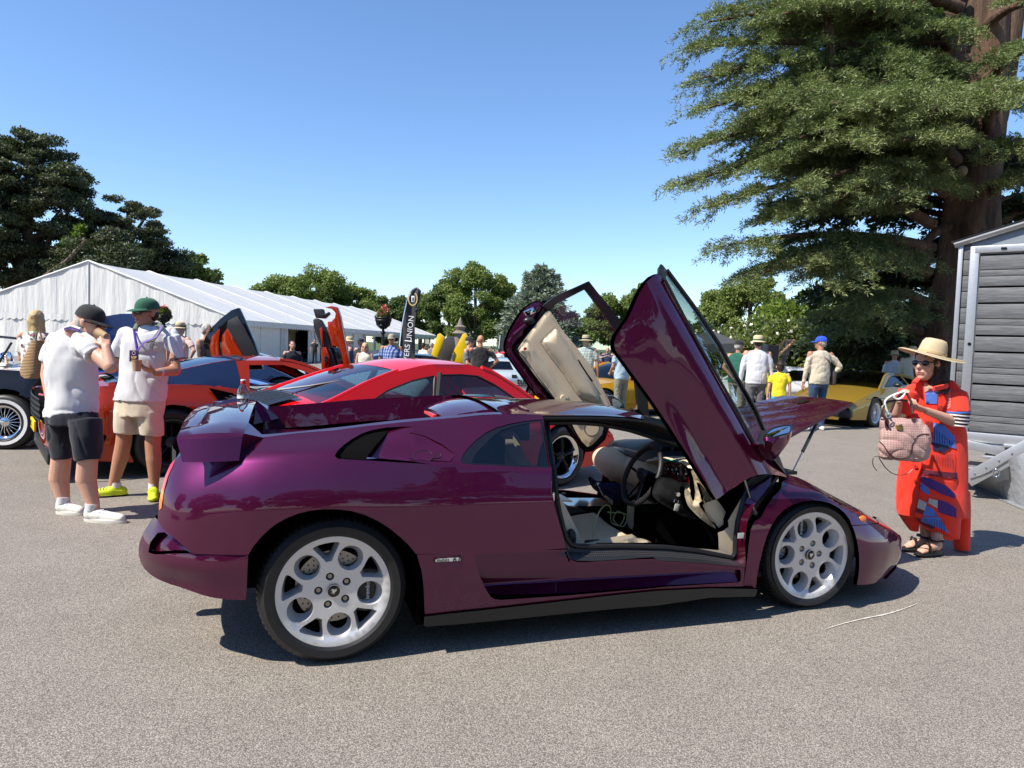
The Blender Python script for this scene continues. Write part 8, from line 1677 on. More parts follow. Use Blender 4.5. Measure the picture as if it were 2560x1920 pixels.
hb = HB(); hb.loft(rings(Q, u, [(322,372,448),(345,335,480),(380,300,520),(430,275,540),(500,260,552),(600,262,562),(690,272,568),(760,266,566),(812,254,562)], .72,.05),28); hb.loft([(Q(380,805,.05),118 * u, .14,0),(Q(372,838,.05),112 * u, .135,0)], 24)
hb.cap(Q(470,400,-.06), Q(520,445,-.14),.078,.080,16); hb.tube([Q(490,415,-.09), Q(548,484,-.165)], [.080,.076], 20); hb.cap(Q(318,395,.18), Q(286,470,.20),.070,.066,14); hb.tube([Q(300,420,.19), Q(272,515,.20)], [.068,.064], 16)
bake_cloth('polo_shirt', hb, WCLOTH, t)
q = MB(); q.tube([Q(x, y, d) for x, y, d in ((380,326,.07),(378,322,-.02),(415,312,-.07),(462,326,-.07),(490,350,-.04))], .017,10, flat=.55); q.build('collar', WCLOTH, t); q = MB(); q.tube([Q(x, y, d) for x, y, d in ((376,334,.06),(376,332,-.04),(412,328,-.092),(458,340,-.092))], .011,8, flat=.4); q.build('purple_lanyard', plain('purple_ribbon', (.08,.03,.28),.5), t)
hb = HB(); hb.loft(rings(Q, u, [(775,275,548),(830,266,566),(880,270,575)], .70,.04),24); hb.tube([Q(345,850,.13), Q(350,950,.13), Q(362,1072,.13)], [.098,.096,.082], 20); hb.tube([Q(492,850,-.04), Q(500,950,-.06), Q(508,1088,-.07)], [.115,.112,.100], 20); bake_cloth('navy_shorts', hb, NAVYC, t)
for (x0_, y0_, x1_, y1_, d) in ((345,1455,478,1440,.13),(508,1462,712,1462,-.07)):
 hb = HB(); A, B_ = Q(x0_ + 12, y0_ - 30, d), Q(x1_ - 18, y1_ - 12, d - .02); A.z = .055; B_.z = .034; hb.cap(A, A.lerp(B_, .35),.046,.046,14); hb.cap(A.lerp(B_, .3), B_, .044,.036,14); hb.ball(A.lerp(B_, .5) * Vector((1,1,0)) + Vector((0,0,.016)) if False else Vector((A.lerp(B_, .5).x, A.lerp(B_, .5).y, .016)),((B_ - A).length / 2 + .045,.050,.016),20,6, rotz(atan2((B_ - A).y, (B_ - A).x))); hb.cap(A + Vector((0,0,.02)), A + Vector((.01,0,.055)),.045,.040,12); sh_ = bake_blob('white_trainer', hb, WSHOE, t, .007,2)
 q = MB(); L_ = A.lerp(B_, .5); q.lathe([(0,.0),(1,.0),(1.02,.012),(1.0,.024)], n=28, M=Matrix.Translation((L_.x, L_.y, 0)).to_3x3() if False else None); q.v = [tuple(rotz(atan2((B_ - A).y, (B_ - A).x)) @ Vector((v[0] * ((B_ - A).length / 2 + .047), v[1] * .050, v[2])) + Vector((L_.x, L_.y, 0))) for v in q.v]; q.build('rubber_sole', plain('off_white_sole', (.60,.57,.50),.6) if 'off_white_sole' not in MATS else MATS['off_white_sole'], sh_)
 q = MB(); aa = Q((376 if d > 0 else 545),1372 if d > 0 else 1380, d); q.tube([Vector((A.x + .01, A.y, .085)), Vector((A.x + .012, A.y, .135))], [.046,.047], 16); q.build('white_sock', WCLOTH, t)
 for i in range(4): p = A.lerp(B_, .38 + .12 * i); q = MB(); q.tube([p + Vector((.0,-.035,.030 - .004 * i)), p + Vector((.012,0,.048 - .006 * i)), p + Vector((0,.035,.030 - .004 * i))], .004,5); q.build('shoe_lace', WHITE, sh_)
p = Vector((Q(346,1425,.13).x - .012, Q(346,1425,.13).y, .07)); q = MB(); q.box(p, (.012,.022,.07)); q.build('heel_tab', BSHOE, t)
cap_hat(W, R, 1.06, CAPBLK, t, 'black_cap'); face_bits(W, R, 1.04, t); hair_cap(W, R, 1.0, HAIRG, t, 0,.010,.93)
tag(cup(None, Q(612,372,-.14) + o, .085,.036, Q(560,348,-.12) - Q(612,372,-.14)), 'brown paper cup raised to the mouth by the man in the black cap', 'cup')
# man with the lanyard
t, Q, u, o = figure('man in green cap, sunglasses and white polo with VIP lanyard and stone shorts', 6,6.3,(770,1318))
hb = HB(); W, R = head(hb, Q(842,238), radians(238),1.02,.05); hb.cap(Q(845,335,.02), Q(848,275,.02),.062,.060)
hb.loft(rings(Q, u, [(360,760,920),(600,740,920),(720,730,920)], .6),16)
shA = Q(975,375,.02); elA = Q(1010,568,-.10); wrA = Q(898,580,-.26); hb.cap(shA, elA, .058,.048,14); hb.cap(elA, wrA, .048,.031,14); hand(hb, wrA, Q(810,548,-.30) - wrA, Vector((0,.5,.85)),1.04,.55,-1)
shB = Q(712,370,.04); elB = Q(676,530,.10); wrB = Q(640,560,-.02); hb.cap(shB, elB, .055,.046,14); hb.cap(elB, wrB, .045,.030,14); hand(hb, wrB, Vector((-.8,-.4,.3)), Vector((0,.4,1)),1.0,.5,1)
for (kx, ky, d, cx_, cy_, ax_, ay_) in ((712,985,.0,692,1080,652,1250),(880,985,.0,886,1085,888,1240)):
 hb.cap(Q(kx + 6, ky - 70, d), Q(kx, ky, d),.066,.066,16); hb.cap(Q(kx, ky, d), Q(cx_, cy_, d),.066,.064,16); hb.cap(Q(cx_, cy_, d), Q(ax_, ay_ - 25, d),.063,.040,16); hb.cap(Q(ax_, ay_ - 25, d), Q(ax_, ay_ + 20, d),.039,.038,14)
bake_blob('body', hb, SKIN2, t, .007,2)
hb = HB(); hb.loft(rings(Q, u, [(305,800,915),(325,765,950),(350,730,985),(400,702,1000),(470,697,985),(560,692,972),(640,680,966),(700,662,958),(742,655,955)], .62),28)
hb.cap(Q(970,365,.01), Q(1000,420,0),.075,.080,16); hb.tube([Q(980,380,0), Q(1022,520,-.03)], [.085,.076], 20); hb.cap(Q(722,360,.03), Q(700,420,.05),.070,.068,14); hb.tube([Q(716,375,.03), Q(672,478,.07)], [.072,.066], 18); bake_cloth('polo_shirt', hb, WCLOTH, t)
for a_, c_, r_ in ((Q(1019,510,-.029), Q(1021,516,-.03),.079),(Q(675,470,.068), Q(673,475,.07),.069)): q = MB(); q.tube([a_, c_], [r_, r_], 24, caps=False); q.build('navy_cuff_stripe', NAVYC, t)
q = MB(); q.tube([Q(x, y, d) for x, y, d in ((775,330,-.10),(790,300,-.05),(845,292,.08),(915,300,-.04),(935,320,-.08),(880,395,-.16),(845,400,-.17))], .020,8, flat=.4); q.build('grey_collar', plain('grey_green_collar', (.12,.14,.10),.8), t); PR = MATS['purple_ribbon']
for P_ in (((770,330,-.12),(782,400,-.19),(792,452,-.21)),((938,308,-.10),(900,375,-.18),(830,405,-.20),(792,452,-.21))): q = MB(); q.tube([Q(*p) for p in P_], .012,8, flat=.35); q.build('purple_lanyard', PR, t)
c_ = Q(772,484,-.225); q = MB(); q.box(c_, (.078,.004,.095)); bd = q.build('lanyard_badge', plain('deep_purple_card', (.045,.015,.07),.4), t, bevel=.001)
text_mesh('badge_lettering', 'VIP', .034, GOLDTXT, bd, basis(c_ + Vector((0,-.004,-.014)),(1,0,0),(0,0,1)),.0008, bold=.0008); text_mesh('badge_lettering', 'MEMBER', .010, GOLDTXT, bd, basis(c_ + Vector((0,-.004,-.036)),(1,0,0),(0,0,1)),.0005); q = MB(); q.tube([c_ + Vector((.013 * cos(a),-.004,.024 + .013 * sin(a))) for a in np.linspace(0,2 * pi, 17)], .0016,5); q.build('badge_ring', WHTTXT, bd)
c_ = Q(888,425,-.178); q = MB(); q.tube([c_ + Vector((.034 * cos(a),0,.030 * sin(a))) for a in np.linspace(0,2 * pi, 25)], .0022,5); em = q.build('embroidered_crest', plain('grey_embroidery', (.25,.28,.27),.8), t); q = MB(); q.prism([(-.024,-.004),(.024,-.004),(.018,-.018),(-.018,-.018)], .003, c_, (1,0,0),(0,0,1),(0,-1,0)); q.prism([(-.016,.004),(.016,.004),(.010,.016),(-.010,.016)], .003, c_, (1,0,0),(0,0,1),(0,-1,0)); tag(q.build('crest_thread', MATS['grey_embroidery'], em), kind='stuff')
hb = HB(); hb.loft(rings(Q, u, [(715,672,948),(770,665,950),(830,662,948)], .60),24); hb.tube([Q(733,800), Q(728,930)], [.108,.104], 20); hb.tube([Q(872,800), Q(870,942)], [.112,.108], 20); bake_cloth('stone_shorts', hb, BEIGEC, t)
for (ax_, ay_, tx, ty, nm) in ((668,1300,578,1318,0),(884,1262,876,1335,1)):
 A = Q(ax_, ay_, .0); g1 = gnd(*Z(6, [(ax_, ay_ + 22)])[0]) - o; g2 = gnd(*Z(6, [(tx, ty + 10)])[0]) - o; dr = Vector((g2.x - g1.x, g2.y - g1.y, 0)).normalized(); A = Vector((A.x, A.y, .05)); hb = HB(); shoe(hb, A, atan2(dr.y, dr.x), k=1.05); hb.cap(A, A + Vector((0,0,.045)),.044,.042); s_ = bake_blob('lime_running_shoe', hb, LIMEC, t, .008,2)
 q = MB(); yw_ = atan2(dr.y, dr.x); M3 = rotz(yw_); q.ball(Vector((A.x, A.y, .012)) + dr * .055,(.155,.048,.013),20,6, M3); q.build('dark_sole', BSHOE, s_); q = MB(); q.tube([A + Vector((0,0,.03)), A + Vector((0,0,.075))], [.043,.041], 16); q.build('white_sock', WCLOTH, t)
 for i in range(4): p = A + dr * (.05 + .025 * i); sd_ = M3 @ Vector((0,1,0)); q = MB(); q.tube([p + sd_ * .028 + Vector((0,0,.025)), p + Vector((0,0,.042 - .004 * i)), p - sd_ * .028 + Vector((0,0,.025))], .0035,5); q.build('shoe_lace', LIMEC, s_)
cap_hat(W, R, 1.04, CAPGRN, t, 'green_cap'); face_bits(W, R, 1.02, t); hair_cap(W, R, 1.0, HAIRD, t, 0,.010,.92)
q = MB(); wv = (elA - wrA).normalized(); q.tube([wrA + wv * .035 + Vector((0,0,0)), wrA + wv * .055], [.036,.037], 18); q.build('watch_strap', plain('steel_watch', (.5,.5,.5),.35, metal=.6), t)
tag(cup(None, Q(788,572,-.345) + o, .095,.040,(0,0,1)), 'brown paper cup held at chest height by the man in the green cap', 'cup')
# ------------------------------------------------------------------ woman with the basket bag, far left
t_w, W, R, k = person(92,8.9,1.68,100, 'blonde woman in a floral dress with her back turned at the far left', cloth('white_floral_cotton', (.70,.66,.62)), cloth('floral_skirt', (.62,.58,.54)), legs='skirt', hair=HAIRB, hairlen=.26, arms=('down', 'front'), stance=.08, shoes=WSHOE, voxel=.014)
FLOR = [plain('rose_print', (.45,.18,.22),.8), plain('leaf_print', (.12,.22,.12),.8), plain('dark_print', (.05,.05,.06),.8)]
from mathutils.bvhtree import BVHTree
def bvh_of(o): 
 me = o.data; Mw = o.matrix_world if o.parent is None else (Matrix.Translation(o.parent.location) @ Matrix.Rotation(o.parent.rotation_euler[2], 4, 'Z')); return BVHTree.FromPolygons([Mw @ v.co for v in me.vertices], [tuple(p.vertices) for p in me.polygons]), Mw
def decal(name, poly, target, mat, off=.003, h=10, parent=None, k=13, BV=None):
 """a thin applied patch that lies on the target's surface; outline seen from the photographer's place"""
 bv, Mw = BV or bvh_of(target); V, T_, O, H_ = cdt(poly, [], h); eye = Vector((0,0, EYE)); P_, ok = [], []
 for (x, y) in V:
  (a, b_), = Z(k, [(x, y)]); d = Vector(ray(a, b_).tolist()).normalized(); loc, nr, ix, ds = bv.ray_cast(eye, d)
  if loc is None or (ok and False): P_.append(None)
  else: P_.append(loc + (nr if nr.dot(d) < 0 else -nr) * off - d * off * .5)
 Ti = Mw.inverted(); idx = {}; vs = []
 for i, p in enumerate(P_):
  if p is not None: idx[i] = len(vs); vs.append(Ti @ p)
 fs = [tuple(idx[j] for j in tr) for tr in T_.tolist() if all(j in idx for j in tr) and max((P_[tr[0]] - P_[tr[1]]).length, (P_[tr[1]] - P_[tr[2]]).length) < .12]
 if not fs: return None
 return obj_from(name, vs, fs, mat, parent if parent is not None else target.parent)
bpy.context.view_layer.update()
rgf = random.Random(4)
for o_ in [c_ for c_ in t_w.children if c_.name.split('.')[0] in ('shirt', 'skirt')]:
 BV = bvh_of(o_); 
 for i in range(26):
  x_, y_ = (rgf.uniform(120,300), rgf.uniform(340,460)) if o_.name.startswith('shirt') else (rgf.uniform(135,275), rgf.uniform(600,735)); r_ = rgf.uniform(5,11); decal('printed_flower', [(x_ + r_ * cos(a) * rgf.uniform(.7,1.2), y_ + r_ * sin(a) * rgf.uniform(.7,1.2)) for a in np.linspace(0,2 * pi, 8)[:-1]], o_, rgf.choice(FLOR),.004,8, t_w, 6, BV)
bg_ = empty('basket_bag', (0,0,0),0, 'woven straw basket bag on the blonde woman shoulder', 'bag'); b0 = at(*Z(6, [(185,605)])[0], 8.45); bg_.location = b0
Bp = lambda x, y, d=0: at(*Z(6, [(x, y)])[0], 8.45 + d) - b0
WICK = NB('woven_straw'); wv_ = WICK.n('TexWave'); wv_.bands_direction = 'Z'; wv_.inputs['Scale'].default_value = 18; wv_.inputs['Distortion'].default_value = 2; WICK.l(WICK.coord('Object'), wv_.inputs['Vector']); WICKER = WICK.done(WICK.bsdf(WICK.mix(wv_.outputs['Fac'], (.24,.14,.06),(.50,.33,.17)),.8, bump=wv_.outputs['Fac'], bstr=.8, bdist=.01))
ub = 8.45 / 1800 * .434; q = MB(); q.grid([[Bp((xl + xr) / 2, y) + Vector(((xr - xl) / 2 * ub * cos(a),.09 * sin(a),0)) for a in np.linspace(0,2 * pi, 25)] for y, xl, xr in ((395,190,262),(450,165,258),(520,130,252),(575,120,248),(600,128,240),(612,150,220))]); q.build('basket', WICKER, bg_)
for dx in (-.04,.04): q = MB(); q.tube([Bp(205,400, dx), Bp(212,350, dx), Bp(228,335, dx), Bp(245,400, dx)], .010,6); q.build('bag_handle', WICKER, bg_)
# ------------------------------------------------------------------ the woman at the right
t, Q, u, o = figure('woman in wide straw hat and long scarlet knitted dress beside the car nose', 13,5.3,(440,1490)); Y0 = 5.3
hb = HB(); W, R = head(hb, Q(425,285), radians(212),1.0,-.06); hb.cap(Q(450,400,.02), Q(440,320,.02),.052,.050); hb.loft(rings(Q, u, [(420,380,560),(700,360,600),(1100,330,620)], .5,.04),16)
wrW = Q(246,520,-.02); elW = Q(225,590,.03); shW = Q(320,430,.03); hb.cap(shW.lerp(elW, .4), elW, .042,.042); hb.cap(elW, wrW, .042,.028); hand(hb, wrW, Q(262,440,-.10) - wrW, Vector((.6,-.5,0)),.92,.75,-1)
sh2 = Q(610,440,-.02); el2 = Q(600,648,-.06); wr2 = Q(425,580,-.16); hb.cap(sh2.lerp(el2,.4), el2,.042,.045); hb.cap(el2, wr2,.043,.027); hand(hb, wr2, Q(330,545,-.18) - wr2, Vector((-.1,.3,.9)),.95,.55,1)
for kx, ky, d, ax_, ay_ in ((420,1240,.06,418,1405, ),(500,1250,-.04,484,1450)):
 hb.cap(Q(kx, ky + 40, d + .06), Q(ax_, ay_, d),.048,.034)
ft = []
for ax_, ay_, tx, ty, d in ((415,1425,290,1452,.06),(480,1470,385,1510,-.04)):
 g1 = gnd(*Z(13, [(ax_ + 10, ay_ + 48)])[0]) - o; g2 = gnd(*Z(13, [(tx - 20, ty + 22)])[0]) - o; dr = Vector((g2.x - g1.x, g2.y - g1.y, 0)).normalized(); A = Vector((Q(ax_, ay_, d).x, Q(ax_, ay_, d).y, .085)); ft.append((A, dr))
 hb.cap(A - dr * .02 - Vector((0,0,.01)), A + dr * .08 - Vector((0,0,.022)),.034,.033); hb.cap(A + dr * .06 - Vector((0,0,.02)), A + dr * .125 - Vector((0,0,.030)),.034,.026); sdv = Vector((-dr.y, dr.x, 0))
 for i, (a, L_) in enumerate(((.026,.045),(.010,.042),(-.003,.038),(-.015,.033),(-.026,.026))): hb.cap(A + dr * .12 + sdv * a - Vector((0,0,.035)), A + dr * (.12 + L_) + sdv * a * 1.05 - Vector((0,0,.042)),.0105 if i else .014,.009 if i else .012,8)
bake_blob('body', hb, SKIN, t, .0065,2)
hb = HB(); hb.loft(rings(Q, u, [(372,400,510),(395,345,590),(430,318,640),(500,312,650),(600,300,660),(700,262,688),(800,248,690),(900,242,693),(1000,236,694),(1100,231,694),(1200,229,695),(1250,231,696)], .46,.04),30)
hb.cap(Q(362,424,.03), Q(305,490,.03),.050,.066,14); hb.tube([Q(312,450,.03), Q(256,592,.05)], [.074,.066], 20); hb.cap(Q(575,422,-.0), Q(622,495,-.03),.050,.076,14); hb.tube([Q(612,460,-.02), Q(624,600,-.06)], [.074,.082], 20)
hb.loft(rings(Q, u, [(1020,345,650),(1240,335,648),(1290,345,646),(1330,400,645),(1370,480,643),(1405,560,640)], .42,-.010),26); hb.loft([(Q(640,1080,.08),56 * u, .09,0),(Q(642,1200,.09),60 * u, .09,0),(Q(646,1350,.10),58 * u, .08,0),(Q(650,1468,.10),56 * u, .07,0)], 18); hb.loft([(Q(300,1150,.05),66 * u, .09,0),(Q(308,1240,.06),62 * u, .08,0),(Q(330,1300,.08),46 * u, .05,0),(Q(345,1348,.08),26 * u, .04,0)], 16); drs = bake_cloth('scarlet_knit_dress', hb, REDC, t, .009,.016,4.2,.22)
bpy.context.view_layer.update()
BLUK = plain('blue_rib_knit', (.07,.16,.52),.8); PURK = plain('purple_knit', (.07,.02,.16),.8); PLUM = plain('plum_knit', (.13,.015,.035),.8); REDR = plain('dark_red_knit', (.45,.015,.01),.85); INK = plain('navy_knit', (.015,.02,.07),.8); GRYK = plain('grey_knit', (.40,.40,.42),.8); BLKK = plain('black_knit', (.012,.012,.015),.8)  # darker red serves the hem ribs, placket edge and buttons
def joined(objs):
 V_, F_2, Mw = [], [], None
 for o_ in objs:
  Mw = Matrix.Translation(o_.parent.location); b0_ = len(V_); V_ += [Mw @ v.co for v in o_.data.vertices]; F_2 += [tuple(i + b0_ for i in p.vertices) for p in o_.data.polygons]
 return BVHTree.FromPolygons(V_, F_2), Mw
BV = joined([drs])
def dec(nm, poly, mat, off=.004, low=False): return decal(nm, poly, drs, mat, off, 14, t, 13, BV)
dec('purple_band', [(415,470),(470,435),(575,418),(568,468),(490,470),(440,460)], PURK); dec('blue_patch', [(412,465),(495,458),(488,535),(420,532)], BLUK); dec('blue_patch', [(468,655),(530,665),(600,740),(612,822),(540,800),(462,778)], BLUK)
dec('navy_patch', [(458,780),(560,800),(570,815),(530,848),(462,828)], INK); dec('plum_band', [(400,952),(500,965),(618,975),(618,1015),(500,1000),(400,985)], PLUM); dec('purple_band', [(392,990),(470,1020),(560,1065),(606,1110),(600,1138),(520,1110),(440,1070),(390,1030)], PURK)
dec('blue_patch', [(385,1035),(435,1070),(445,1115),(400,1095),(382,1070)], BLUK); dec('purple_band', [(495,1145),(560,1165),(612,1200),(612,1262),(500,1225)], PURK); dec('plum_band', [(438,708),(458,712),(455,745),(440,740)], PLUM)
dec('grey_knit_patch', [(375,1140),(425,1165),(412,1215),(362,1195)], GRYK); dec('grey_knit_patch', [(440,1135),(495,1150),(492,1200),(430,1165)], GRYK)
dec('plum_band', [(362,1200),(408,1218),(400,1240),(358,1225)], PLUM); dec('blue_patch', [(422,1180),(462,1200),(500,1250),(412,1250),(400,1240)], BLUK); dec('blue_patch', [(395,1255),(505,1255),(568,1358),(500,1325),(392,1282)], BLUK, .004, True); dec('navy_patch', [(372,1262),(392,1285),(480,1320),(460,1335),(375,1290)], INK, .005, True)
for i in range(9): dec('rib_line', [(470 + i * 16,690 + i * 12),(474 + i * 16,690 + i * 12),(475 + i * 16,795),(471 + i * 16,793)], INK, .006)
for i in range(10): dec('rib_line', [(468 + i * 15,858),(471 + i * 15,858),(472 + i * 15,905 + i * 6),(469 + i * 15,905 + i * 6)], PLUM, .006)
for i in range(9): dec('rib_line', [(405 + i * 16,1262 + i * 2),(408 + i * 16,1262 + i * 2),(416 + i * 15,1288 + i * 8),(413 + i * 15,1288 + i * 8)], INK, .006, True)
for i in range(9): dec('stripe', [(488,545 + i * 6),(545,552 + i * 6),(545,554.5 + i * 6),(488,547.5 + i * 6)], BLKK, .006)
for i in range(8): dec('stripe', [(412,640 + i * 8),(462,648 + i * 8),(462,652 + i * 8),(412,644 + i * 8)], BLKK, .006)
for i in range(7): dec('stripe', [(560,465 + i * 16),(580,450 + i * 16),(580,456 + i * 16),(560,471 + i * 16)], GRYK, .006)
dec('placket_edge', [(392,900),(396,900),(386,1040),(362,1200),(340,1250),(336,1250),(358,1198),(382,1040)], REDR, .005); dec('shirt_front', [(408,400),(455,425),(470,432),(412,462)], plain('skin_neckline', (.50,.28,.20),.5),.003)
for y_ in (935,1025): dec('button', [(355 + 14 * cos(a), y_ + 11 * sin(a)) for a in np.linspace(0,2 * pi, 12)[:-1]], REDR, .007)
for i in range(19): dec('hem_rib', [(352 + i * 15,1268 + i * 7.2),(356 + i * 15,1268 + i * 7.2),(356 + i * 15,1286 + i * 7.2),(352 + i * 15,1286 + i * 7.2)], REDR, .006, True)
q = MB(); cu = Q(620,640,-.06); 
for i in range(8):
 a = Q(622,590 + i * 11,-.06); q = MB(); q.tube([a, Q(621,597.5 + i * 11,-.06)], [.082 - .002 * i, .081 - .002 * i], 24, caps=False); q.build('striped_cuff', BLKK if i % 2 == 0 else WHTTXT, t)
q = MB(); q.tube([Q(622,578,-.06), Q(622,590,-.06)], [.084,.083], 24, caps=False); q.build('blue_cuff_edge', BLUK, t)
# collar
q = MB(); q.tube([Q(x, y, d) for x, y, d in ((345,400,-.06),(370,372,-.02),(440,350,.07),(520,372,.0),(556,420,-.08),(470,438,-.13))], .020,8, flat=.5); q.build('collar', REDC, t)
face_bits(W, R, .98, t, True, lips=(.5,.10,.10))
hb = HB(); rgh = random.Random(3); hb.ball(W(-.02,0,.045),(.100,.088,.090),16,12, R)
for i in range(46):
 a = rgh.uniform(-2.6,2.6); s_ = math.copysign(1, a); x_ = -.02 - .08 * cos(a - pi) if False else -.02 + .085 * cos(pi - a * .62); y_ = .088 * math.sin(a * .75); ln = rgh.uniform(.10,.21)
 p0 = W(-.03 + .03 * cos(a),.085 * math.sin(a * .6), rgh.uniform(-.02,.06)); p1 = W(-.055 + .07 * cos(a) * rgh.uniform(.2,1),.125 * math.sin(a * .6),-ln); pm = p0.lerp(p1,.5) + Vector((rgh.uniform(-.02,.02), rgh.uniform(-.02,.02),0)); hb.cap(p0, pm, .022,.020,8); hb.cap(pm, p1,.020,.010,8)
bake_blob('curly_hair', hb, HAIRD, t, .008,1,(.010,38,.8))
hc = Q(455,228,.01); hat_t = MB(); R2 = Matrix.Rotation(.19,3, 'Y') @ Matrix.Rotation(.08,3, 'X'); ru = .245
R2 = R2 @ Matrix.Diagonal((.94,.94,1))
prof = [(0,.125),(.045,.127),(.072,.120),(.088,.095),(.096,.05),(.101,.012),(.112,.004),(.16,.006),(.205,.012),(.240,.010),(.244,.006),(.16,.0),(.10,.0)]
hat_t.grid([[hc + R2 @ Vector((r_ * cos(a) * (1.0 if r_ > .11 else 1.05), r_ * sin(a) * (.92 if r_ > .11 else .9), h_ - (.022 * (max(0, r_ - .11) / .135) * (1 - cos(2 * a)) * .5 if r_ > .11 else 0))) for a in np.linspace(0,2 * pi, 49)] for r_, h_ in prof]); st_ = hat_t.build('straw_hat', STRAW, t, sharp=70)
q = MB(); q.grid([[hc + R2 @ Vector((.1035 * cos(a) * 1.03,.1035 * sin(a) * .92, h_)) for a in np.linspace(0,2 * pi, 41)] for h_ in (.016,.034)]); q.build('hat_band', plain('straw_band', (.50,.38,.20),.7), st_)
for i in range(8): r_ = .115 + i * .016; q = MB(); q.tube([hc + R2 @ Vector((r_ * cos(a), r_ * sin(a) * .92,.0075 + (.006 if r_ > .15 else 0) - .022 * (max(0, r_ - .11) / .135) * (1 - cos(2 * a)) * .5)) for a in np.linspace(0,2 * pi, 49)], .0016,4, caps=False); q.build('plait_ridge', STRAW, st_)
for A, dr in ft:
 yw_ = atan2(dr.y, dr.x); M3 = rotz(yw_); sdv = Vector((-dr.y, dr.x, 0)); g = Vector((A.x, A.y, 0)); s_ = empty('sandal', (0,0,0)); s_.parent = t
 hb = HB(); hb.ball(g + dr * .065 + Vector((0,0,.022)),(.150,.050,.022),20,8, M3); hb.cap(g - dr * .02 + Vector((0,0,.024)), g + dr * .13 + Vector((0,0,.018)),.038,.030); bake_blob('platform_sole', hb, BSHOE, s_, .008,1)
 q = MB(); q.tube([A + dr * .095 + sdv * .042 + Vector((0,0,-.05)), A + dr * .10 + sdv * .02 + Vector((0,0,.018)), A + dr * .10 - sdv * .02 + Vector((0,0,.018)), A + dr * .095 - sdv * .042 + Vector((0,0,-.05))], .020,10, flat=.3); st2 = q.build('toe_strap', BSHOE, s_)
 for i in range(6):
  for j in (-1,0,1): q = MB(); q.ball(A + dr * (.100 + j * .010) + sdv * (-.03 + i * .012) + Vector((0,0,.014 - .25 * abs(-.03 + i * .012) + .010)),.0035,6,4); q.build('strap_stud', CHROME, st2)
 q = MB(); q.tube([A + Vector((0,0,.03)) + M3 @ Vector((.040 * cos(a),.040 * sin(a),0)) for a in np.linspace(0,2 * pi, 21)], .014,8, flat=.35, caps=False); q.build('ankle_strap', BSHOE, s_); q = MB(); q.box(A + Vector((0,0,.03)) + M3 @ Vector((.03,-.04,0)),(.02,.012,.02), M3); q.build('strap_buckle', BSHOE, s_)
# her handbag
hbag = empty('handbag', (0,0,0),0, 'rose pink handbag with pale dotted pattern and brown handles held by the woman', 'bag'); Yb = 5.02; c0_ = at(*Z(13, [(285,900)])[0], Yb); hbag.location = c0_; Gb = lambda x, y, d=0.0: at(*Z(13, [(x, y)])[0], Yb + d) - c0_; ub = Yb / 1800 * .392
b = NB('dotted_rose_canvas'); v = b.coord('Object', (1,.02,1)); vo = b.n('TexVoronoi'); vo.feature = 'F1'; vo.inputs['Scale'].default_value = 62; vo.inputs['Randomness'].default_value = .0; b.l(v, vo.inputs['Vector']); dd = b.ramp(vo.outputs['Distance'], [(.16,(.66,.52,.46)),(.22,(.38,.21,.19)),(.36,(.38,.21,.19)),(.42,(.66,.52,.46)),(.46,(.38,.21,.19))]); ROSE = b.done(b.bsdf(b.mix(b.noise(b.coord('Object'),12,3), dd, b.mix(1.0, dd, (.92,.9,.9), 'MULTIPLY')),.7, bump=b.noise(b.coord('Object'),7,3), bstr=.5, bdist=.02)); BRNL = plain('brown_leather', (.05,.018,.015),.4)
hb = HB(); hb.loft([(Gb(285,898),128 * ub, .05,0),(Gb(285,878),160 * ub, .070,0),(Gb(287,820),172 * ub, .085,0),(Gb(282,740),158 * ub, .080,0),(Gb(265,660),142 * ub, .060,0),(Gb(258,622),134 * ub, .035,0)], 26); hb.ball(Gb(385,770),(70 * ub, .07,110 * ub),16,12); bg2 = bake_blob('bag_body', hb, ROSE, hbag, .006,3,(.010,9,.7))
bpy.context.view_layer.update(); BVb = (BVHTree.FromPolygons([Matrix.Translation(c0_) @ v.co for v in bg2.data.vertices], [tuple(p.vertices) for p in bg2.data.polygons]), Matrix.Translation(c0_))
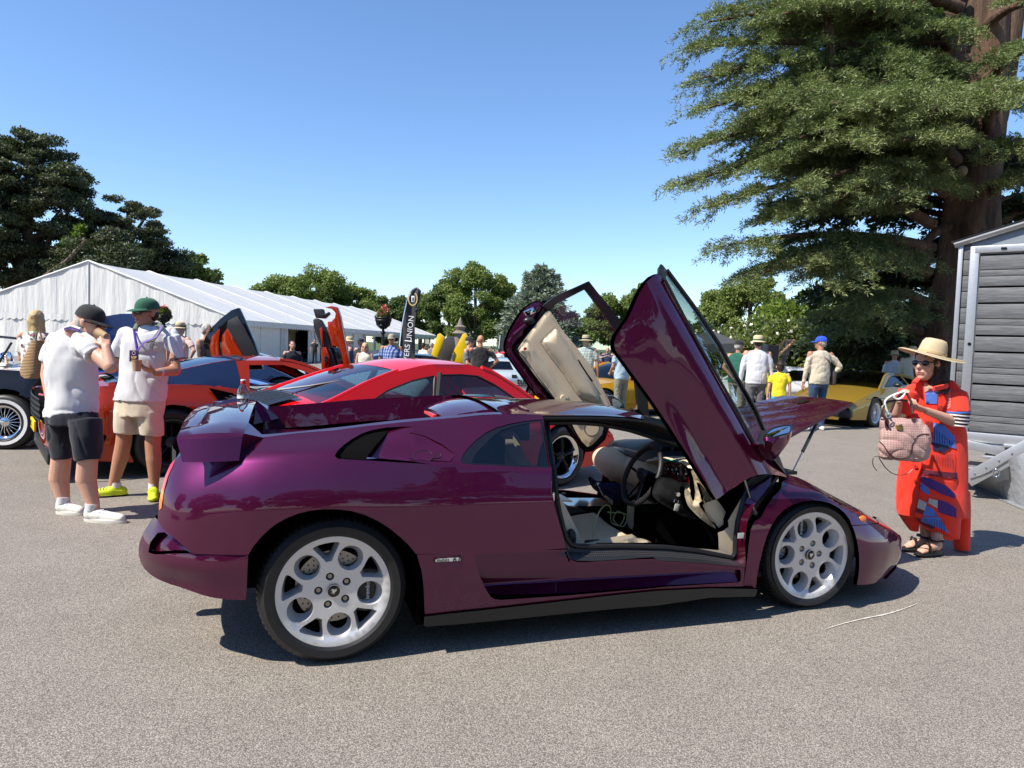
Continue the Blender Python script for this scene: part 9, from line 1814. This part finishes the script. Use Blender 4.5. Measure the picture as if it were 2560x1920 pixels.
def seam(pts, r=.004):
 out = []
 for x, y in crom(pts, 5):
  (a, b_), = Z(13, [(x, y)]); d = Vector(ray(a, b_).tolist()).normalized(); l_, n_, i_, s_ = BVb[0].ray_cast(Vector((0,0, EYE)), d)
  if l_ is not None: out.append(l_ - c0_ - d * .001)
 if len(out) > 3: q = MB(); q.tube(out, r, 6); q.build('piping', BRNL, hbag)
seam([(118,770),(150,800),(185,850),(230,880),(290,880),(325,850),(335,790),(360,745),(405,728),(440,730)]); seam([(120,640),(118,700),(118,760)]); seam([(130,632),(220,622),(300,610),(380,596)])
decal('gold_plaque', [(228,672),(268,665),(270,690),(250,708),(232,700)], None, plain('brass_plaque', (.45,.32,.08),.3, metal=1),.006,8, hbag, 13, BVb)
for pts in ([(160,640),(182,640),(182,690),(168,702),(158,680)], [(325,600),(345,596),(352,640),(338,655),(325,640)]): decal('leather_tab', pts, None, BRNL, .005,8, hbag, 13, BVb)
q = MB(); q.tube([Gb(x, y, d) for x, y, d in ((168,640,-.07),(140,600,-.06),(142,555,-.05),(180,520,-.04),(250,510,-.02),(300,515,-.02))], .009,8); q.build('bag_handle', BRNL, hbag); q = MB(); q.tube([Gb(x, y, d) for x, y, d in ((338,600,-.04),(325,520,.0),(300,470,.02),(262,470,.0),(230,500,.02),(190,600,.03))], .009,8); q.build('bag_handle', BRNL, hbag)
q = MB(); q.tube([Gb(x, y, -.05) for x, y in crom([(182,600),(165,560),(160,520),(190,490),(235,470),(270,460),(290,455),(272,490),(240,505),(215,490),(225,475)], 4)], .007,8); q.build('white_cord', WHITE, hbag)
q = MB(); q.tube([Gb(180 + 16 * cos(a),605 + 18 * sin(a),-.07) for a in np.linspace(0,2 * pi, 15)], .004,6); q.build('handle_ring', CHROME, hbag)
q = MB(); q.tube([Gb(x, y, -.04) for x, y in crom([(128,870),(100,870),(82,890),(85,930),(108,962)], 4)], .005,6, flat=.5); q.build('loose_strap', BRNL, hbag); q = MB(); q.tube([Gb(x, y, -.06) for x, y in crom([(120,875),(140,910),(175,955),(225,985),(290,985),(335,950)], 4)], .006,6, flat=.5); q.build('shoulder_strap', BRNL, hbag)
